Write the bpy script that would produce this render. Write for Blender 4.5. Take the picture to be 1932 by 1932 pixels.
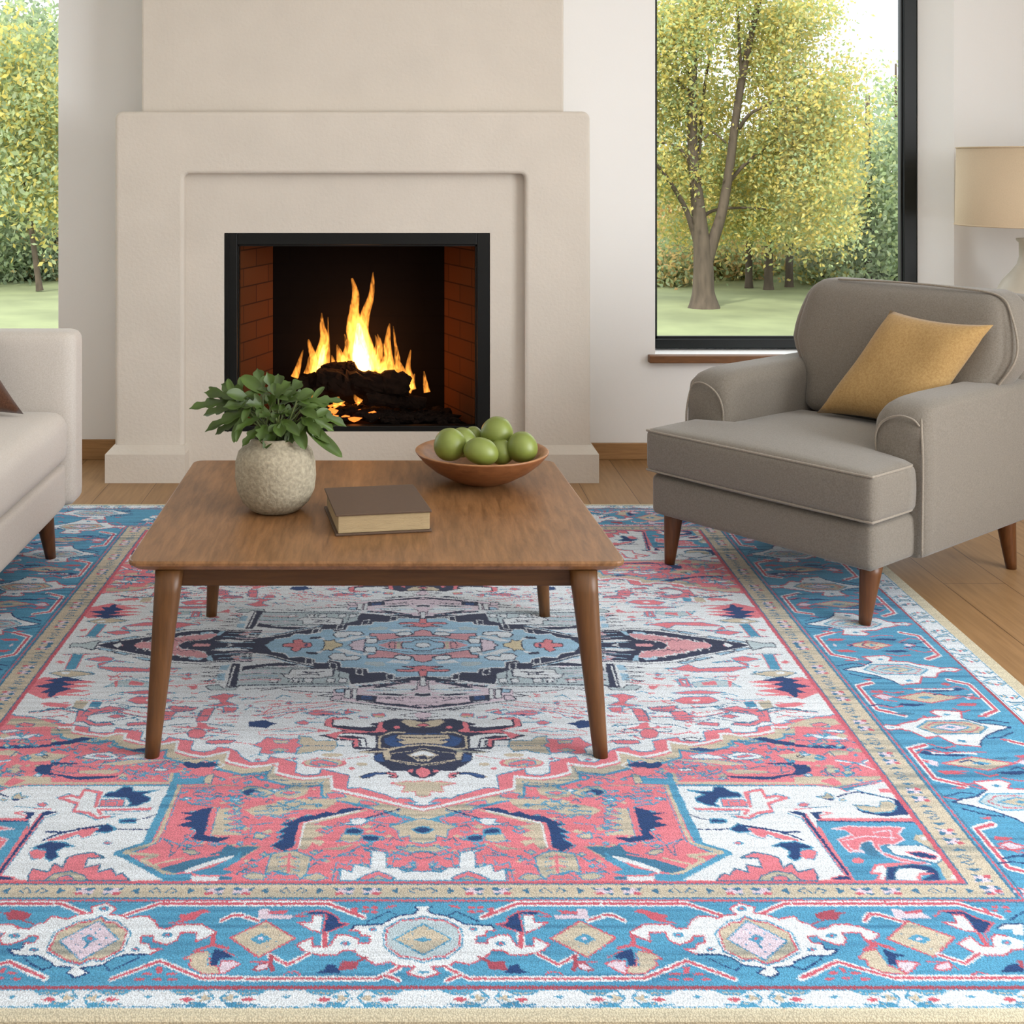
import bpy, bmesh, math, random
import numpy as np
from mathutils import Vector, Matrix
random.seed(7); RNG=np.random.default_rng(11)
sc=bpy.context.scene; COL=sc.collection; PI=math.pi
for o in list(bpy.data.objects): bpy.data.objects.remove(o,do_unlink=True)

# ---------------------------------------------------------------- camera
cd=bpy.data.cameras.new('camera'); cam=bpy.data.objects.new('camera',cd); COL.objects.link(cam)
cam.location=(0,0,1.26); cam.rotation_euler=(PI/2,0,0)
cd.sensor_width=36; cd.lens=44.72; cd.shift_x=.1118; cd.shift_y=-.3421; cd.clip_end=300
sc.camera=cam
# ---------------------------------------------------------------- sky, sun, daylight, exposure
wd=bpy.data.worlds.new('sky'); sc.world=wd; wd.use_nodes=True
bg=wd.node_tree.nodes['Background']; bg.inputs[0].default_value=(.90,.95,1,1); bg.inputs[1].default_value=2.3
def lamp(kind,name,loc,rot,energy,color=(1,1,1),size=None,size_y=None):
    d=bpy.data.lights.new(name,kind); d.energy=energy; d.color=color
    if kind=='AREA':
        d.shape='RECTANGLE'; d.size=size; d.size_y=size_y or size
    elif kind=='SUN': d.angle=math.radians(size or 2)
    else: d.shadow_soft_size=size or .1
    o=bpy.data.objects.new(name,d); COL.objects.link(o); o.location=loc; o.rotation_euler=rot; return o
lamp('SUN','sun',(0,0,10),(math.radians(50),0,math.radians(-28)),3.1,(1,.98,.93),4)
# daylight through the right wall opening; added fill behind camera and under ceiling
lamp('AREA','daylight_right',(3.32,1.2,1.45),(math.radians(90),0,math.radians(90)),128,(.965,.985,1),2.5,2.1)
lamp('AREA','rear_fill',(.6,-1.3,1.7),(math.radians(78),0,0),4,(1,1,1),4.0,1.6)  # added fill from behind the camera, the rear wall has no window
lamp('AREA','ceiling_fill',(.3,2.0,2.62),(0,0,0),14,(.96,.98,1),3.2,3.0)  # added overhead fill below the closed ceiling
sc.view_settings.view_transform='Standard'; sc.view_settings.look='None'; sc.view_settings.gamma=1
sc.view_settings.exposure=0.22; sc.view_settings.use_curve_mapping=False

# ---------------------------------------------------------------- helpers
def lin(c):
    r=[]
    for v in c[:3]:
        v/=255.; r.append(v/12.92 if v<=.04045 else ((v+.055)/1.055)**2.4)
    return (*r,1)
def mat(name,rgb,rough=.7,bump=0,bscale=200,vary=0,vscale=6,metal=0,spec=.5,stretch=(1,1,1),sheen=0):
    m=bpy.data.materials.new(name); m.use_nodes=True; nt=m.node_tree; N=nt.nodes; L=nt.links
    b=N['Principled BSDF']; b.inputs['Roughness'].default_value=rough; b.inputs['Metallic'].default_value=metal
    b.inputs['Specular IOR Level'].default_value=spec; b.inputs['Base Color'].default_value=lin(rgb)
    b.inputs['Sheen Weight'].default_value=sheen
    tc=N.new('ShaderNodeTexCoord'); mp=N.new('ShaderNodeMapping'); mp.inputs['Scale'].default_value=stretch
    L.new(tc.outputs['Object'],mp.inputs[0])
    if vary:
        n=N.new('ShaderNodeTexNoise'); n.inputs['Scale'].default_value=vscale; n.inputs['Detail'].default_value=5
        L.new(mp.outputs[0],n.inputs['Vector'])
        r=N.new('ShaderNodeValToRGB'); c=lin(rgb)
        r.color_ramp.elements[0].position=.3; r.color_ramp.elements[1].position=.7
        r.color_ramp.elements[0].color=(*[max(0,x*(1-vary)) for x in c[:3]],1)
        r.color_ramp.elements[1].color=(*[min(1,x*(1+vary)) for x in c[:3]],1)
        L.new(n.outputs['Fac'],r.inputs[0]); L.new(r.outputs[0],b.inputs['Base Color'])
    if bump:
        n2=N.new('ShaderNodeTexNoise'); n2.inputs['Scale'].default_value=bscale; n2.inputs['Detail'].default_value=3
        L.new(mp.outputs[0],n2.inputs['Vector'])
        bp=N.new('ShaderNodeBump'); bp.inputs['Strength'].default_value=bump; bp.inputs['Distance'].default_value=.004
        L.new(n2.outputs['Fac'],bp.inputs['Height']); L.new(bp.outputs[0],b.inputs['Normal'])
    return m
def wood(name,c1,c2,grain=(1.2,14,14),rough=.45,scale=6,bump=.05,spec=.4):
    m=mat(name,c1,rough,spec=spec); nt=m.node_tree; N=nt.nodes; L=nt.links; b=N['Principled BSDF']
    mp=[n for n in N if n.type=='MAPPING'][0]; mp.inputs['Scale'].default_value=grain
    n=N.new('ShaderNodeTexNoise'); n.inputs['Scale'].default_value=scale; n.inputs['Detail'].default_value=8; n.inputs['Roughness'].default_value=.65; n.inputs['Distortion'].default_value=.4
    L.new(mp.outputs[0],n.inputs['Vector'])
    r=N.new('ShaderNodeValToRGB'); r.color_ramp.elements[0].position=.32; r.color_ramp.elements[1].position=.68
    r.color_ramp.elements[0].color=lin(c1); r.color_ramp.elements[1].color=lin(c2)
    L.new(n.outputs['Fac'],r.inputs[0]); L.new(r.outputs[0],b.inputs['Base Color'])
    bp=N.new('ShaderNodeBump'); bp.inputs['Strength'].default_value=bump; bp.inputs['Distance'].default_value=.002
    L.new(n.outputs['Fac'],bp.inputs['Height']); L.new(bp.outputs[0],b.inputs['Normal'])
    return m
def weave(name,rgb,rgb2,scale=900,rough=.9,bump=.25,sheen=.25):
    m=mat(name,rgb,rough,spec=.2,sheen=sheen); nt=m.node_tree; N=nt.nodes; L=nt.links; b=N['Principled BSDF']
    mp=[n for n in N if n.type=='MAPPING'][0]
    a=N.new('ShaderNodeTexNoise'); a.inputs['Scale'].default_value=scale; a.inputs['Detail'].default_value=2
    c=N.new('ShaderNodeTexNoise'); c.inputs['Scale'].default_value=scale*.35; c.inputs['Detail'].default_value=4
    mx=N.new('ShaderNodeMath'); mx.operation='ADD'
    L.new(mp.outputs[0],a.inputs['Vector']); L.new(mp.outputs[0],c.inputs['Vector'])
    L.new(a.outputs['Fac'],mx.inputs[0]); L.new(c.outputs['Fac'],mx.inputs[1])
    r=N.new('ShaderNodeValToRGB'); r.color_ramp.elements[0].position=.8; r.color_ramp.elements[1].position=1.2
    md=N.new('ShaderNodeMath'); md.operation='MULTIPLY'; md.inputs[1].default_value=.5; L.new(mx.outputs[0],md.inputs[0])
    r.color_ramp.elements[0].position=.4; r.color_ramp.elements[1].position=.6
    r.color_ramp.elements[0].color=lin(rgb2); r.color_ramp.elements[1].color=lin(rgb)
    L.new(md.outputs[0],r.inputs[0]); L.new(r.outputs[0],b.inputs['Base Color'])
    bp=N.new('ShaderNodeBump'); bp.inputs['Strength'].default_value=bump; bp.inputs['Distance'].default_value=.0015
    L.new(a.outputs['Fac'],bp.inputs['Height']); L.new(bp.outputs[0],b.inputs['Normal'])
    return m
def obj(name,me,m=None,parent=None,smooth=False,loc=None,rotz=None):
    if isinstance(me,bmesh.types.BMesh):
        bm=me; me=bpy.data.meshes.new(name); bmesh.ops.recalc_face_normals(bm,faces=bm.faces); bm.to_mesh(me); bm.free()
    o=bpy.data.objects.new(name,me); COL.objects.link(o)
    if m: me.materials.append(m)
    if smooth: me.polygons.foreach_set('use_smooth',[True]*len(me.polygons))
    if parent: o.parent=parent
    if loc: o.location=loc
    if rotz: o.rotation_euler=(0,0,rotz)
    return o
def tag(o,label,cat,group=None,kind=None):
    if label: o['label']=label
    if cat: o['category']=cat
    if group: o['group']=group
    if kind: o['kind']=kind
    return o
def struct(name,bm,m,label=None,smooth=False):
    o=obj(name,bm,m,smooth=smooth); o['kind']='structure'
    if label: o['label']=label
    return o
def thing(name,label,cat,loc=(0,0,0),rotz=0,group=None):
    o=bpy.data.objects.new(name,None); COL.objects.link(o); o.empty_display_size=.05
    o.location=loc; o.rotation_euler=(0,0,rotz); return tag(o,label,cat,group)
def box(bm,x0,x1,y0,y1,z0,z1,bev=0,seg=2):
    g=bmesh.ops.create_cube(bm,size=1); vs=g['verts']
    for v in vs: v.co=Vector(((x0+x1)/2+v.co.x*(x1-x0),(y0+y1)/2+v.co.y*(y1-y0),(z0+z1)/2+v.co.z*(z1-z0)))
    if bev:
        es=list({e for v in vs for e in v.link_edges}); bmesh.ops.bevel(bm,geom=es,offset=bev,segments=seg,affect='EDGES',profile=.5)
    return bm
def B(*a,**k): return box(bmesh.new(),*a,**k)
def prism(bm,pts,z0,z1):
    """closed polygon (x,y) extruded from z0 to z1"""
    a=[bm.verts.new((x,y,z0)) for x,y in pts]; b=[bm.verts.new((x,y,z1)) for x,y in pts]; n=len(pts)
    bm.faces.new(a[::-1]); bm.faces.new(b)
    for i in range(n): bm.faces.new((a[i],a[(i+1)%n],b[(i+1)%n],b[i]))
    return bm
def hexa(bm,p):
    """8 corners: bottom 4 (ccw) then top 4"""
    v=[bm.verts.new(q) for q in p]
    for f in((3,2,1,0),(4,5,6,7),(0,1,5,4),(1,2,6,5),(2,3,7,6),(3,0,4,7)): bm.faces.new([v[i] for i in f])
    return bm
def soft(bm,x0,x1,y0,y1,z0,z1,r,n=14,bt=0,bs=0,fn=None):
    """padded block: rounded edges of radius r, crowned top/bottom by bt, sides by bs, then warped by fn"""
    g=bmesh.ops.create_cube(bm,size=2); vs=g['verts']
    es=list({e for v in vs for e in v.link_edges})
    r_=bmesh.ops.subdivide_edges(bm,edges=es,cuts=n,use_grid_fill=True)
    hx,hy,hz=(x1-x0)/2,(y1-y0)/2,(z1-z0)/2; c=Vector(((x0+x1)/2,(y0+y1)/2,(z0+z1)/2))
    for v in list(bm.verts):
        u=v.co.copy()
        # concentrate vertices near edges
        u=Vector([math.copysign(1-(1-abs(t))**1.6,t) if abs(t)<1 else t for t in u])
        p=Vector((u.x*hx,u.y*hy,u.z*hz))
        q=Vector((max(-hx+r,min(hx-r,p.x)),max(-hy+r,min(hy-r,p.y)),max(-hz+r,min(hz-r,p.z))))
        d=p-q
        if d.length>1e-9: p=q+d.normalized()*r
        cx,cy,cz=math.cos(u.x*PI/2),math.cos(u.y*PI/2),math.cos(u.z*PI/2)
        p.z+=math.copysign(1,u.z)*bt*(max(cx,0)*max(cy,0))**.6*min(1,abs(u.z)*1.0)
        p.x+=bs*u.x*max(cz,0)*max(cy,0)**.5; p.y+=bs*u.y*max(cz,0)*max(cx,0)**.5
        p+=c
        v.co=Vector(fn(p)) if fn else p
    return bm
def tube(bm,pts,rad,n=8,cap=True):
    pts=[Vector(p) for p in pts]; R_=rad if isinstance(rad,(list,tuple)) else [rad]*len(pts); rings=[]; a=None
    for i,p in enumerate(pts):
        t=(pts[min(i+1,len(pts)-1)]-pts[max(i-1,0)]).normalized()
        if a is None:
            a=t.cross(Vector((0,0,1)))
            if a.length<.3: a=t.cross(Vector((0,1,0)))
        a=(a-t*a.dot(t)).normalized(); b=t.cross(a)
        rings.append([bm.verts.new(p+(a*math.cos(2*PI*k/n)+b*math.sin(2*PI*k/n))*R_[i]) for k in range(n)])
    for i in range(len(rings)-1):
        for k in range(n): bm.faces.new((rings[i][k],rings[i][(k+1)%n],rings[i+1][(k+1)%n],rings[i+1][k]))
    if cap:
        bm.faces.new(rings[0][::-1]); bm.faces.new(rings[-1])
    return bm
def smoothpts(pts,k=6):
    P_=[Vector(p) for p in pts]; out=[]
    for i in range(len(P_)-1):
        p0=P_[max(i-1,0)];p1=P_[i];p2=P_[i+1];p3=P_[min(i+2,len(P_)-1)]
        for j in range(k):
            t=j/k; out.append(.5*((2*p1)+(p2-p0)*t+(2*p0-5*p1+4*p2-p3)*t*t+(3*p1-p0-3*p2+p3)*t**3))
    out.append(P_[-1]); return out
def lathe(bm,prof,n=48,cx=0,cy=0,close=False):
    rings=[[bm.verts.new((cx+r*math.cos(2*PI*k/n),cy+r*math.sin(2*PI*k/n),z)) for k in range(n)] if r>1e-6 else [bm.verts.new((cx,cy,z))] for r,z in prof]
    for a,b in zip(rings,rings[1:]):
        for k in range(n):
            k2=(k+1)%n
            if len(a)==1 and len(b)==1: continue
            if len(a)==1: bm.faces.new((a[0],b[k2],b[k]))
            elif len(b)==1: bm.faces.new((a[k],a[k2],b[0]))
            else: bm.faces.new((a[k],a[k2],b[k2],b[k]))
    return bm
# ---------------------------------------------------------------- materials
M={}
M['plaster']=mat('plaster',(210,201,189),.9,bump=.4,bscale=70,vary=.03,vscale=5)
M['wall']=mat('wall_paint',(241,240,238),.9,bump=.06,bscale=160)
M['wall_d']=M['wall']
M['ceil']=mat('ceiling_paint',(238,236,232),.95)
M['black']=mat('black_metal',(8,10,9),.45,spec=.25)
M['frame']=mat('dark_window_frame',(14,19,19),.4,spec=.3)
M['sillw']=wood('oak_sill',(104,68,38),(130,88,52),(2,14,14))
M['base']=wood('oak_baseboard',(150,112,72),(178,136,90),(1,14,14),rough=.5)
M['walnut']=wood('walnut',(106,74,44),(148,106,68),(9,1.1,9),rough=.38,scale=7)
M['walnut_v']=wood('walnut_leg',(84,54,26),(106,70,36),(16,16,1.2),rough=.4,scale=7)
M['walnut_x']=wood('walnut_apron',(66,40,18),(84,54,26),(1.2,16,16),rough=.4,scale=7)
M['leg']=wood('dark_walnut_leg',(82,48,24),(104,64,34),(16,16,1.4),rough=.35,scale=7)
M['fab']=weave('taupe_fabric',(126,119,109),(109,102,92),700)
M['pipe']=weave('taupe_piping',(148,139,126),(130,121,109),700,bump=.1)
M['cream']=weave('cream_fabric',(212,205,197),(198,190,180),700,bump=.18)
M['mustard']=weave('mustard_velvet',(174,142,92),(154,122,76),420,bump=.12,sheen=.15)
M['brown']=weave('brown_fabric',(92,60,42),(70,44,30),500)
M['stone']=mat('stoneware',(156,147,126),.8,bump=.6,bscale=120,vary=.25,vscale=120)
M['shade']=mat('linen_shade',(205,184,155),.9,bump=.15,bscale=700,vary=.04,vscale=300)
M['lampb']=mat('celadon_ceramic',(196,188,172),.45,vary=.05,vscale=20)
M['bowl']=wood('bowl_wood',(112,68,38),(142,92,56),(5,5,16),rough=.4,scale=7)
M['bowl_in']=wood('bowl_inside',(136,92,56),(168,120,78),(5,5,16),rough=.45,scale=7)
M['fruit']=mat('green_fruit_skin',(116,128,56),.4,vary=.18,vscale=18,bump=.02,bscale=60)
M['book']=mat('book_cloth',(82,62,46),.6,bump=.1,bscale=500,vary=.06,vscale=90)
M['page']=mat('book_pages',(178,156,118),.8,bump=.6,bscale=60,stretch=(1,1,30),vary=.1,vscale=30)
M['leaf']=mat('green_leaf',(60,82,22),.5,vary=.4,vscale=14)
M['stem']=mat('green_stem',(84,98,48),.5)
M['bark']=mat('grey_bark',(84,72,60),.95,bump=.8,bscale=9,vary=.25,vscale=9,stretch=(2,2,.4))
M['log']=mat('charred_bark',(26,16,10),1,bump=1,spec=.1,bscale=55,vary=.5,vscale=30)
M['ash']=mat('char_and_ash',(24,16,12),1,bump=1,spec=.1,bscale=120,vary=.6,vscale=80)
# fire bricks: side walls running in y/z
def brick(name,c,mort,axis):
    m=mat(name,c,.95,spec=.1); nt=m.node_tree;N=nt.nodes;L=nt.links;b=N['Principled BSDF']
    tc=N.new('ShaderNodeTexCoord'); sp=N.new('ShaderNodeSeparateXYZ'); cb=N.new('ShaderNodeCombineXYZ')
    L.new(tc.outputs['Object'],sp.inputs[0]); L.new(sp.outputs[axis],cb.inputs[0]); L.new(sp.outputs[2],cb.inputs[1])
    t=N.new('ShaderNodeTexBrick'); t.inputs['Scale'].default_value=1; t.inputs['Brick Width'].default_value=.23; t.inputs['Row Height'].default_value=.075; t.inputs['Mortar Size'].default_value=.003
    c_=lin(c); t.inputs['Color1'].default_value=c_; t.inputs['Color2'].default_value=tuple(x*.75 for x in c_[:3])+(1,); t.inputs['Mortar'].default_value=lin(mort)
    L.new(cb.outputs[0],t.inputs['Vector']); L.new(t.outputs[0],b.inputs['Base Color']); return m
M['brick']=brick('fire_brick',(80,46,24),(44,26,15),1)
M['brickb']=brick('dark_fire_brick',(13,8,6),(8,5,4),0)  # much darker brick for the firebox back, hearth and hood
# oak floor, planks along y
def floor_mat():
    m=mat('oak_floor',(170,132,92),.42,spec=.4); nt=m.node_tree;N=nt.nodes;L=nt.links;b=N['Principled BSDF']
    tc=N.new('ShaderNodeTexCoord'); mp=N.new('ShaderNodeMapping'); mp.inputs['Rotation'].default_value=(0,0,PI/2); mp.inputs['Location'].default_value=(0,.025,0)
    L.new(tc.outputs['Object'],mp.inputs[0])
    t=N.new('ShaderNodeTexBrick'); t.inputs['Scale'].default_value=1; t.inputs['Brick Width'].default_value=1.9; t.inputs['Row Height'].default_value=.184; t.inputs['Mortar Size'].default_value=.0014; t.offset=.37
    t.inputs['Color1'].default_value=lin((172,136,96)); t.inputs['Color2'].default_value=lin((158,122,82)); t.inputs['Mortar'].default_value=lin((92,64,38)); t.inputs['Bias'].default_value=0
    L.new(mp.outputs[0],t.inputs['Vector'])
    m2=N.new('ShaderNodeMapping'); m2.inputs['Scale'].default_value=(26,1.6,1); L.new(tc.outputs['Object'],m2.inputs[0])
    n=N.new('ShaderNodeTexNoise'); n.inputs['Scale'].default_value=3; n.inputs['Detail'].default_value=8; n.inputs['Distortion'].default_value=.6; L.new(m2.outputs[0],n.inputs['Vector'])
    r=N.new('ShaderNodeValToRGB'); r.color_ramp.elements[0].position=.3;r.color_ramp.elements[1].position=.7; r.color_ramp.elements[0].color=(.74,.72,.69,1); r.color_ramp.elements[1].color=(1,1,1,1)
    L.new(n.outputs['Fac'],r.inputs[0])
    mx=N.new('ShaderNodeMix'); mx.data_type='RGBA'; mx.blend_type='MULTIPLY'; mx.inputs[0].default_value=1
    L.new(t.outputs[0],mx.inputs[6]); L.new(r.outputs[0],mx.inputs[7]); L.new(mx.outputs[2],b.inputs['Base Color']); return m
M['floor']=floor_mat()
def glass_mat():
    m=bpy.data.materials.new('window_glass'); m.use_nodes=True; nt=m.node_tree;N=nt.nodes;L=nt.links; N.clear()
    o=N.new('ShaderNodeOutputMaterial'); a=N.new('ShaderNodeBsdfTransparent'); g=N.new('ShaderNodeBsdfGlossy'); g.inputs['Roughness'].default_value=.02
    a.inputs[0].default_value=(.98,.99,.985,1); x=N.new('ShaderNodeMixShader'); x.inputs[0].default_value=.0015
    L.new(a.outputs[0],x.inputs[1]);L.new(g.outputs[0],x.inputs[2]);L.new(x.outputs[0],o.inputs[0]); return m
M['glass']=glass_mat()

# ---------------------------------------------------------------- the room
WY=5.39; CH=2.75
struct('floor',B(-3.2,3.42,-1.6,5.62,-.06,0),M['floor'],'pale oak plank floor running towards the fireplace wall')
struct('ceiling',B(-3.2,3.42,-1.6,5.62,CH,CH+.08),M['ceil'])
# back wall: pier left of the chimney, pier right of it, parts under and over the windows
bm=bmesh.new(); box(bm,-1.437,-.9,WY,5.62,0,CH); box(bm,.55,1.0915,WY,5.62,0,CH)
prism(bm,[(1.0915,WY),(2.358,WY),(2.25,5.5),(2.25,5.62),(1.0915,5.62)],0,.445)
prism(bm,[(1.0915,WY),(2.358,WY),(2.25,5.5),(2.25,5.62),(1.0915,5.62)],2.45,CH)
prism(bm,[(2.358,WY),(3.42,WY),(3.42,5.62),(2.25,5.62),(2.25,5.5)],0,CH)
box(bm,-3.2,-1.437,WY,5.62,0,.3); box(bm,-3.2,-1.437,WY,5.62,2.45,CH); box(bm,-3.2,-3.0,WY,5.62,.3,2.45)
box(bm,-.9,.55,5.56,5.62,0,CH)
struct('wall_back',bm,M['wall'],'smooth off-white plaster wall behind the fireplace')
bm=bmesh.new(); box(bm,3.34,3.42,-1.6,-.1,0,CH); box(bm,3.34,3.42,2.6,WY,0,CH); box(bm,3.34,3.42,-.1,2.6,0,.3); box(bm,3.34,3.42,-.1,2.6,2.55,CH)
struct('wall_right',bm,M['wall'])
struct('wall_left',B(-3.28,-3.2,-1.6,5.62,0,CH),M['wall'])
struct('wall_rear',B(-3.2,3.42,-1.68,-1.6,0,CH),M['wall'])
bm=bmesh.new(); box(bm,.795,3.34,WY-.014,WY,0,.07,.003); struct('baseboard_right',bm,M['base'],'light oak baseboard under the tall window')
bm=bmesh.new(); box(bm,-3.2,-1.14,WY-.014,WY,0,.085,.003); struct('baseboard_left',bm,M['base'],'oak baseboard between the sofa and the fireplace')
# window 1 (right, dark frame)
def window(n,x0,x1,z0,z1,y,fw,label):
    w=bpy.data.objects.new('window_%d'%n,None); COL.objects.link(w); w['kind']='structure'; w['label']=label
    bm=bmesh.new()
    for a,b,c,d in((x0,x0+fw,z0,z1),(x1-fw,x1,z0,z1),(x0+fw,x1-fw,z0,z0+fw*.72),(x0+fw,x1-fw,z1-fw,z1)): box(bm,a,b,y,y+.07,c,d,.004)
    obj('window_frame',bm,M['frame'],w)
    bm=bmesh.new(); e=fw*.95
    for a,b,c,d in((x0+e,x0+e+.012,z0,z1),(x1-e-.012,x1-e,z0,z1),(x0+e,x1-e,z0+fw*.68,z0+fw*.9),(x0+e,x1-e,z1-e-.012,z1-e)): box(bm,a,b,y+.012,y+.03,c,d)
    obj('glazing_bead',bm,M['black'],w)
    obj('window_glass',B(x0+fw*.6,x1-fw*.6,y+.03,y+.036,z0+fw*.5,z1-fw*.5),M['glass'],w)
    return w
window(1,1.058,2.248,.4515,2.45,5.502,.058,'tall fixed window with a dark metal frame right of the fireplace')
window(2,-3.0,-1.372,.3,2.45,5.502,.055,'large window behind the cream sofa')
tag(obj('window_sill',B(1.06,2.40,5.345,WY,.4125,.444,.003),M['sillw']),'thin brown wooden sill board under the dark framed window','window sill')

# ---------------------------------------------------------------- fireplace
fp=thing('fireplace','white plaster fireplace with a stepped surround and a chimney breast','fireplace',(-.18,5.2,0))
def world(o,p):   # keep world coordinates under a parent at p.location
    o.parent=p; o.matrix_parent_inverse=Matrix.Translation(-Vector(p.location)); return o
FY=5.03; RX0,RX1,RZ=-.845,.505,1.212      # outer recess opening
OX0,OX1,OZ0,OZ1=-.693,.370,.181,.975      # firebox opening in the recessed panel
def wedge(bm,x0,x1,z0,z1,yf,yb): return box(bm,x0,x1,yf,yb,z0,z1)
bm=bmesh.new()
# outer surround: two legs and a lintel, one outline extruded, rounded arrises
def ring(bm,outer,inner,y0,y1):
    """frame between two upward U outlines (x,z)"""
    fo=[bm.verts.new((x,y0,z)) for x,z in outer]; fi=[bm.verts.new((x,y0,z)) for x,z in inner]
    bo=[bm.verts.new((x,y1,z)) for x,z in outer]; bi=[bm.verts.new((x,y1,z)) for x,z in inner]
    n=len(outer)
    for i in range(n-1):
        bm.faces.new((fo[i],fo[i+1],fi[i+1],fi[i])); bm.faces.new((bo[i+1],bo[i],bi[i],bi[i+1]))
        bm.faces.new((fo[i+1],fo[i],bo[i],bo[i+1])); bm.faces.new((fi[i],fi[i+1],bi[i+1],bi[i]))
    for i in(0,n-1): bm.faces.new((fo[i],fi[i],bi[i],bo[i]))
def arc(cx,cz,r,a0,a1,n=5): return [(cx+r*math.cos(math.radians(a0+(a1-a0)*i/n)),cz+r*math.sin(math.radians(a0+(a1-a0)*i/n))) for i in range(n+1)]
X0,X1,ZT=-1.119,.762,1.459
outer=[(X0,0)]+arc(X0+.03,ZT-.03,.03,180,90)+arc(X1-.03,ZT-.03,.03,90,0)+[(X1,0)]
inner=[(RX0,0)]+arc(RX0+.02,RZ-.02,.02,180,90)+arc(RX1-.02,RZ-.02,.02,90,0)+[(RX1,0)]
ring(bm,outer,inner,FY,WY)
fe=[e for e in bm.edges if all(abs(v.co.y-FY)<1e-5 for v in e.verts) and len(e.link_faces)==2 and any(abs(f.normal.y)<.5 for f in e.link_faces)]
bm.normal_update()
fe=[e for e in bm.edges if all(abs(v.co.y-FY)<1e-5 for v in e.verts) and any(abs(f.normal.y)<.5 for f in e.link_faces)]
bmesh.ops.bevel(bm,geom=fe,offset=.016,segments=4,affect='EDGES',profile=.5)
world(obj('surround',bm,M['plaster'],smooth=False),fp)
# recessed inner panel with the firebox opening
bm=bmesh.new(); PY=5.085
box(bm,RX0-.02,OX0,PY,5.38,0,RZ+.02); box(bm,OX1,RX1+.02,PY,5.38,0,RZ+.02); box(bm,OX0,OX1,PY,5.38,OZ1,RZ+.02); box(bm,OX0,OX1,PY,5.38,0,OZ0)
world(obj('inner_panel',bm,M['plaster']),fp)
# chimney breast
world(obj('chimney_breast',B(-1.026,.666,5.10,WY,ZT-.02,CH,.008,2),M['plaster']),fp)
# plinths at the feet of the surround
for a,b in((X0,RX0),(RX1,X1)):
    bm=bmesh.new(); o1=.028 if a==X0 else 0.012; o2=.012 if a==X0 else .028
    z=.112; zz=.14
    hexa(bm,[(a-o1,FY-.045,0),(b+o2,FY-.045,0),(b+o2,WY-.02,0),(a-o1,WY-.02,0),(a-o1,FY-.045,z),(b+o2,FY-.045,z),(b+o2,WY-.02,z),(a-o1,WY-.02,z)])
    hexa(bm,[(a-o1,FY-.045,z),(b+o2,FY-.045,z),(b+o2,WY-.02,z),(a-o1,WY-.02,z),(a-.002,FY-.003,zz),(b+.002,FY-.003,zz),(b+.002,WY-.02,zz),(a-.002,WY-.02,zz)])
    world(obj('plinth',bm,M['plaster']),fp)
# metal frame
bm=bmesh.new(); ft=.052
x0,x1,z0,z1=OX0,OX1,OZ0,OZ1
for a,b,c,d in((x0,x0+ft,z0,z1),(x1-ft,x1,z0,z1),(x0+ft,x1-ft,z1-.048,z1),(x0+ft,x1-ft,z0,z0+.022)): box(bm,a,b,5.088,5.13,c,d,.003)
box(bm,x0+.012,x0+.018,5.082,5.09,z0,z1)
for a,b,c,d in((x0+ft-.004,x0+ft+.006,z0+.02,z1-.045),(x1-ft-.006,x1-ft+.004,z0+.02,z1-.045),(x0+ft,x1-ft,z1-.054,z1-.046)): box(bm,a,b,5.10,5.14,c,d)
world(obj('metal_frame',bm,M['black']),fp)
# firebox: splayed brick cheeks, back, hearth and lid
ix0,ix1,iz1=x0+ft,x1-ft,z1-.03; jx0,jx1=-.534,.201; FB=5.45
bm=bmesh.new(); hexa(bm,[(ix0-.04,5.13,z0),(ix0,5.13,z0),(jx0,FB,z0),(jx0-.04,FB,z0),(ix0-.04,5.13,iz1),(ix0,5.13,iz1),(jx0,FB,iz1),(jx0-.04,FB,iz1)])
world(obj('firebox_cheek',bm,M['brick']),fp); bm=bmesh.new(); hexa(bm,[(ix1,5.13,z0),(ix1+.04,5.13,z0),(jx1+.04,FB,z0),(jx1,FB,z0),(ix1,5.13,iz1),(ix1+.04,5.13,iz1),(jx1+.04,FB,iz1),(jx1,FB,iz1)])
world(obj('firebox_cheek',bm,M['brick']),fp)
world(obj('firebox_back',B(-.62,.3,FB,FB+.04,z0,iz1),M['brickb']),fp)
world(obj('firebox_hearth',B(-.72,.4,5.12,FB+.04,z0-.03,z0+.004),M['brickb']),fp); world(obj('smoke_hood',B(-.72,.4,5.12,FB+.04,iz1,iz1+.03),M['brickb']),fp)

# ---------------------------------------------------------------- fire
def Pw(px,py,Y): return Vector(((px-750)*Y/2400,Y,1.26-(py-305)*Y/2400))
def log(name,label,a,b,r,seed):
    rnd=random.Random(seed); a=Vector(a); b=Vector(b); n=16; pts=[];rad=[]
    for i in range(n+1):
        t=i/n; p=a.lerp(b,t)+Vector((0,rnd.uniform(-1,1),rnd.uniform(-1,1)))*r*.12; pts.append(p); rad.append(r*(1+rnd.uniform(-.12,.12))*(0.82 if i in(0,n) else 1))
    bm=tube(bmesh.new(),pts,rad,20)
    for v in bm.verts: v.co+=Vector((rnd.uniform(-1,1),rnd.uniform(-1,1),rnd.uniform(-1,1)))*r*.13
    o=obj(name,bm,M['log'],smooth=False); return tag(o,label,'log','logs in the fireplace')
log('fire_log','thick charred log lying across the front of the fire',Pw(596,718,5.24),Pw(772,728,5.26),.052,1)
log('fire_log','shorter charred log at the left end of the fire',Pw(548,742,5.22),Pw(640,700,5.33),.040,2)
log('fire_log','small charred log resting on top of the thick log',Pw(606,700,5.31),Pw(672,692,5.29),.026,3)
log('fire_log','dark split log low at the right of the fire',Pw(690,752,5.19),Pw(800,760,5.33),.028,4)
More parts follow.
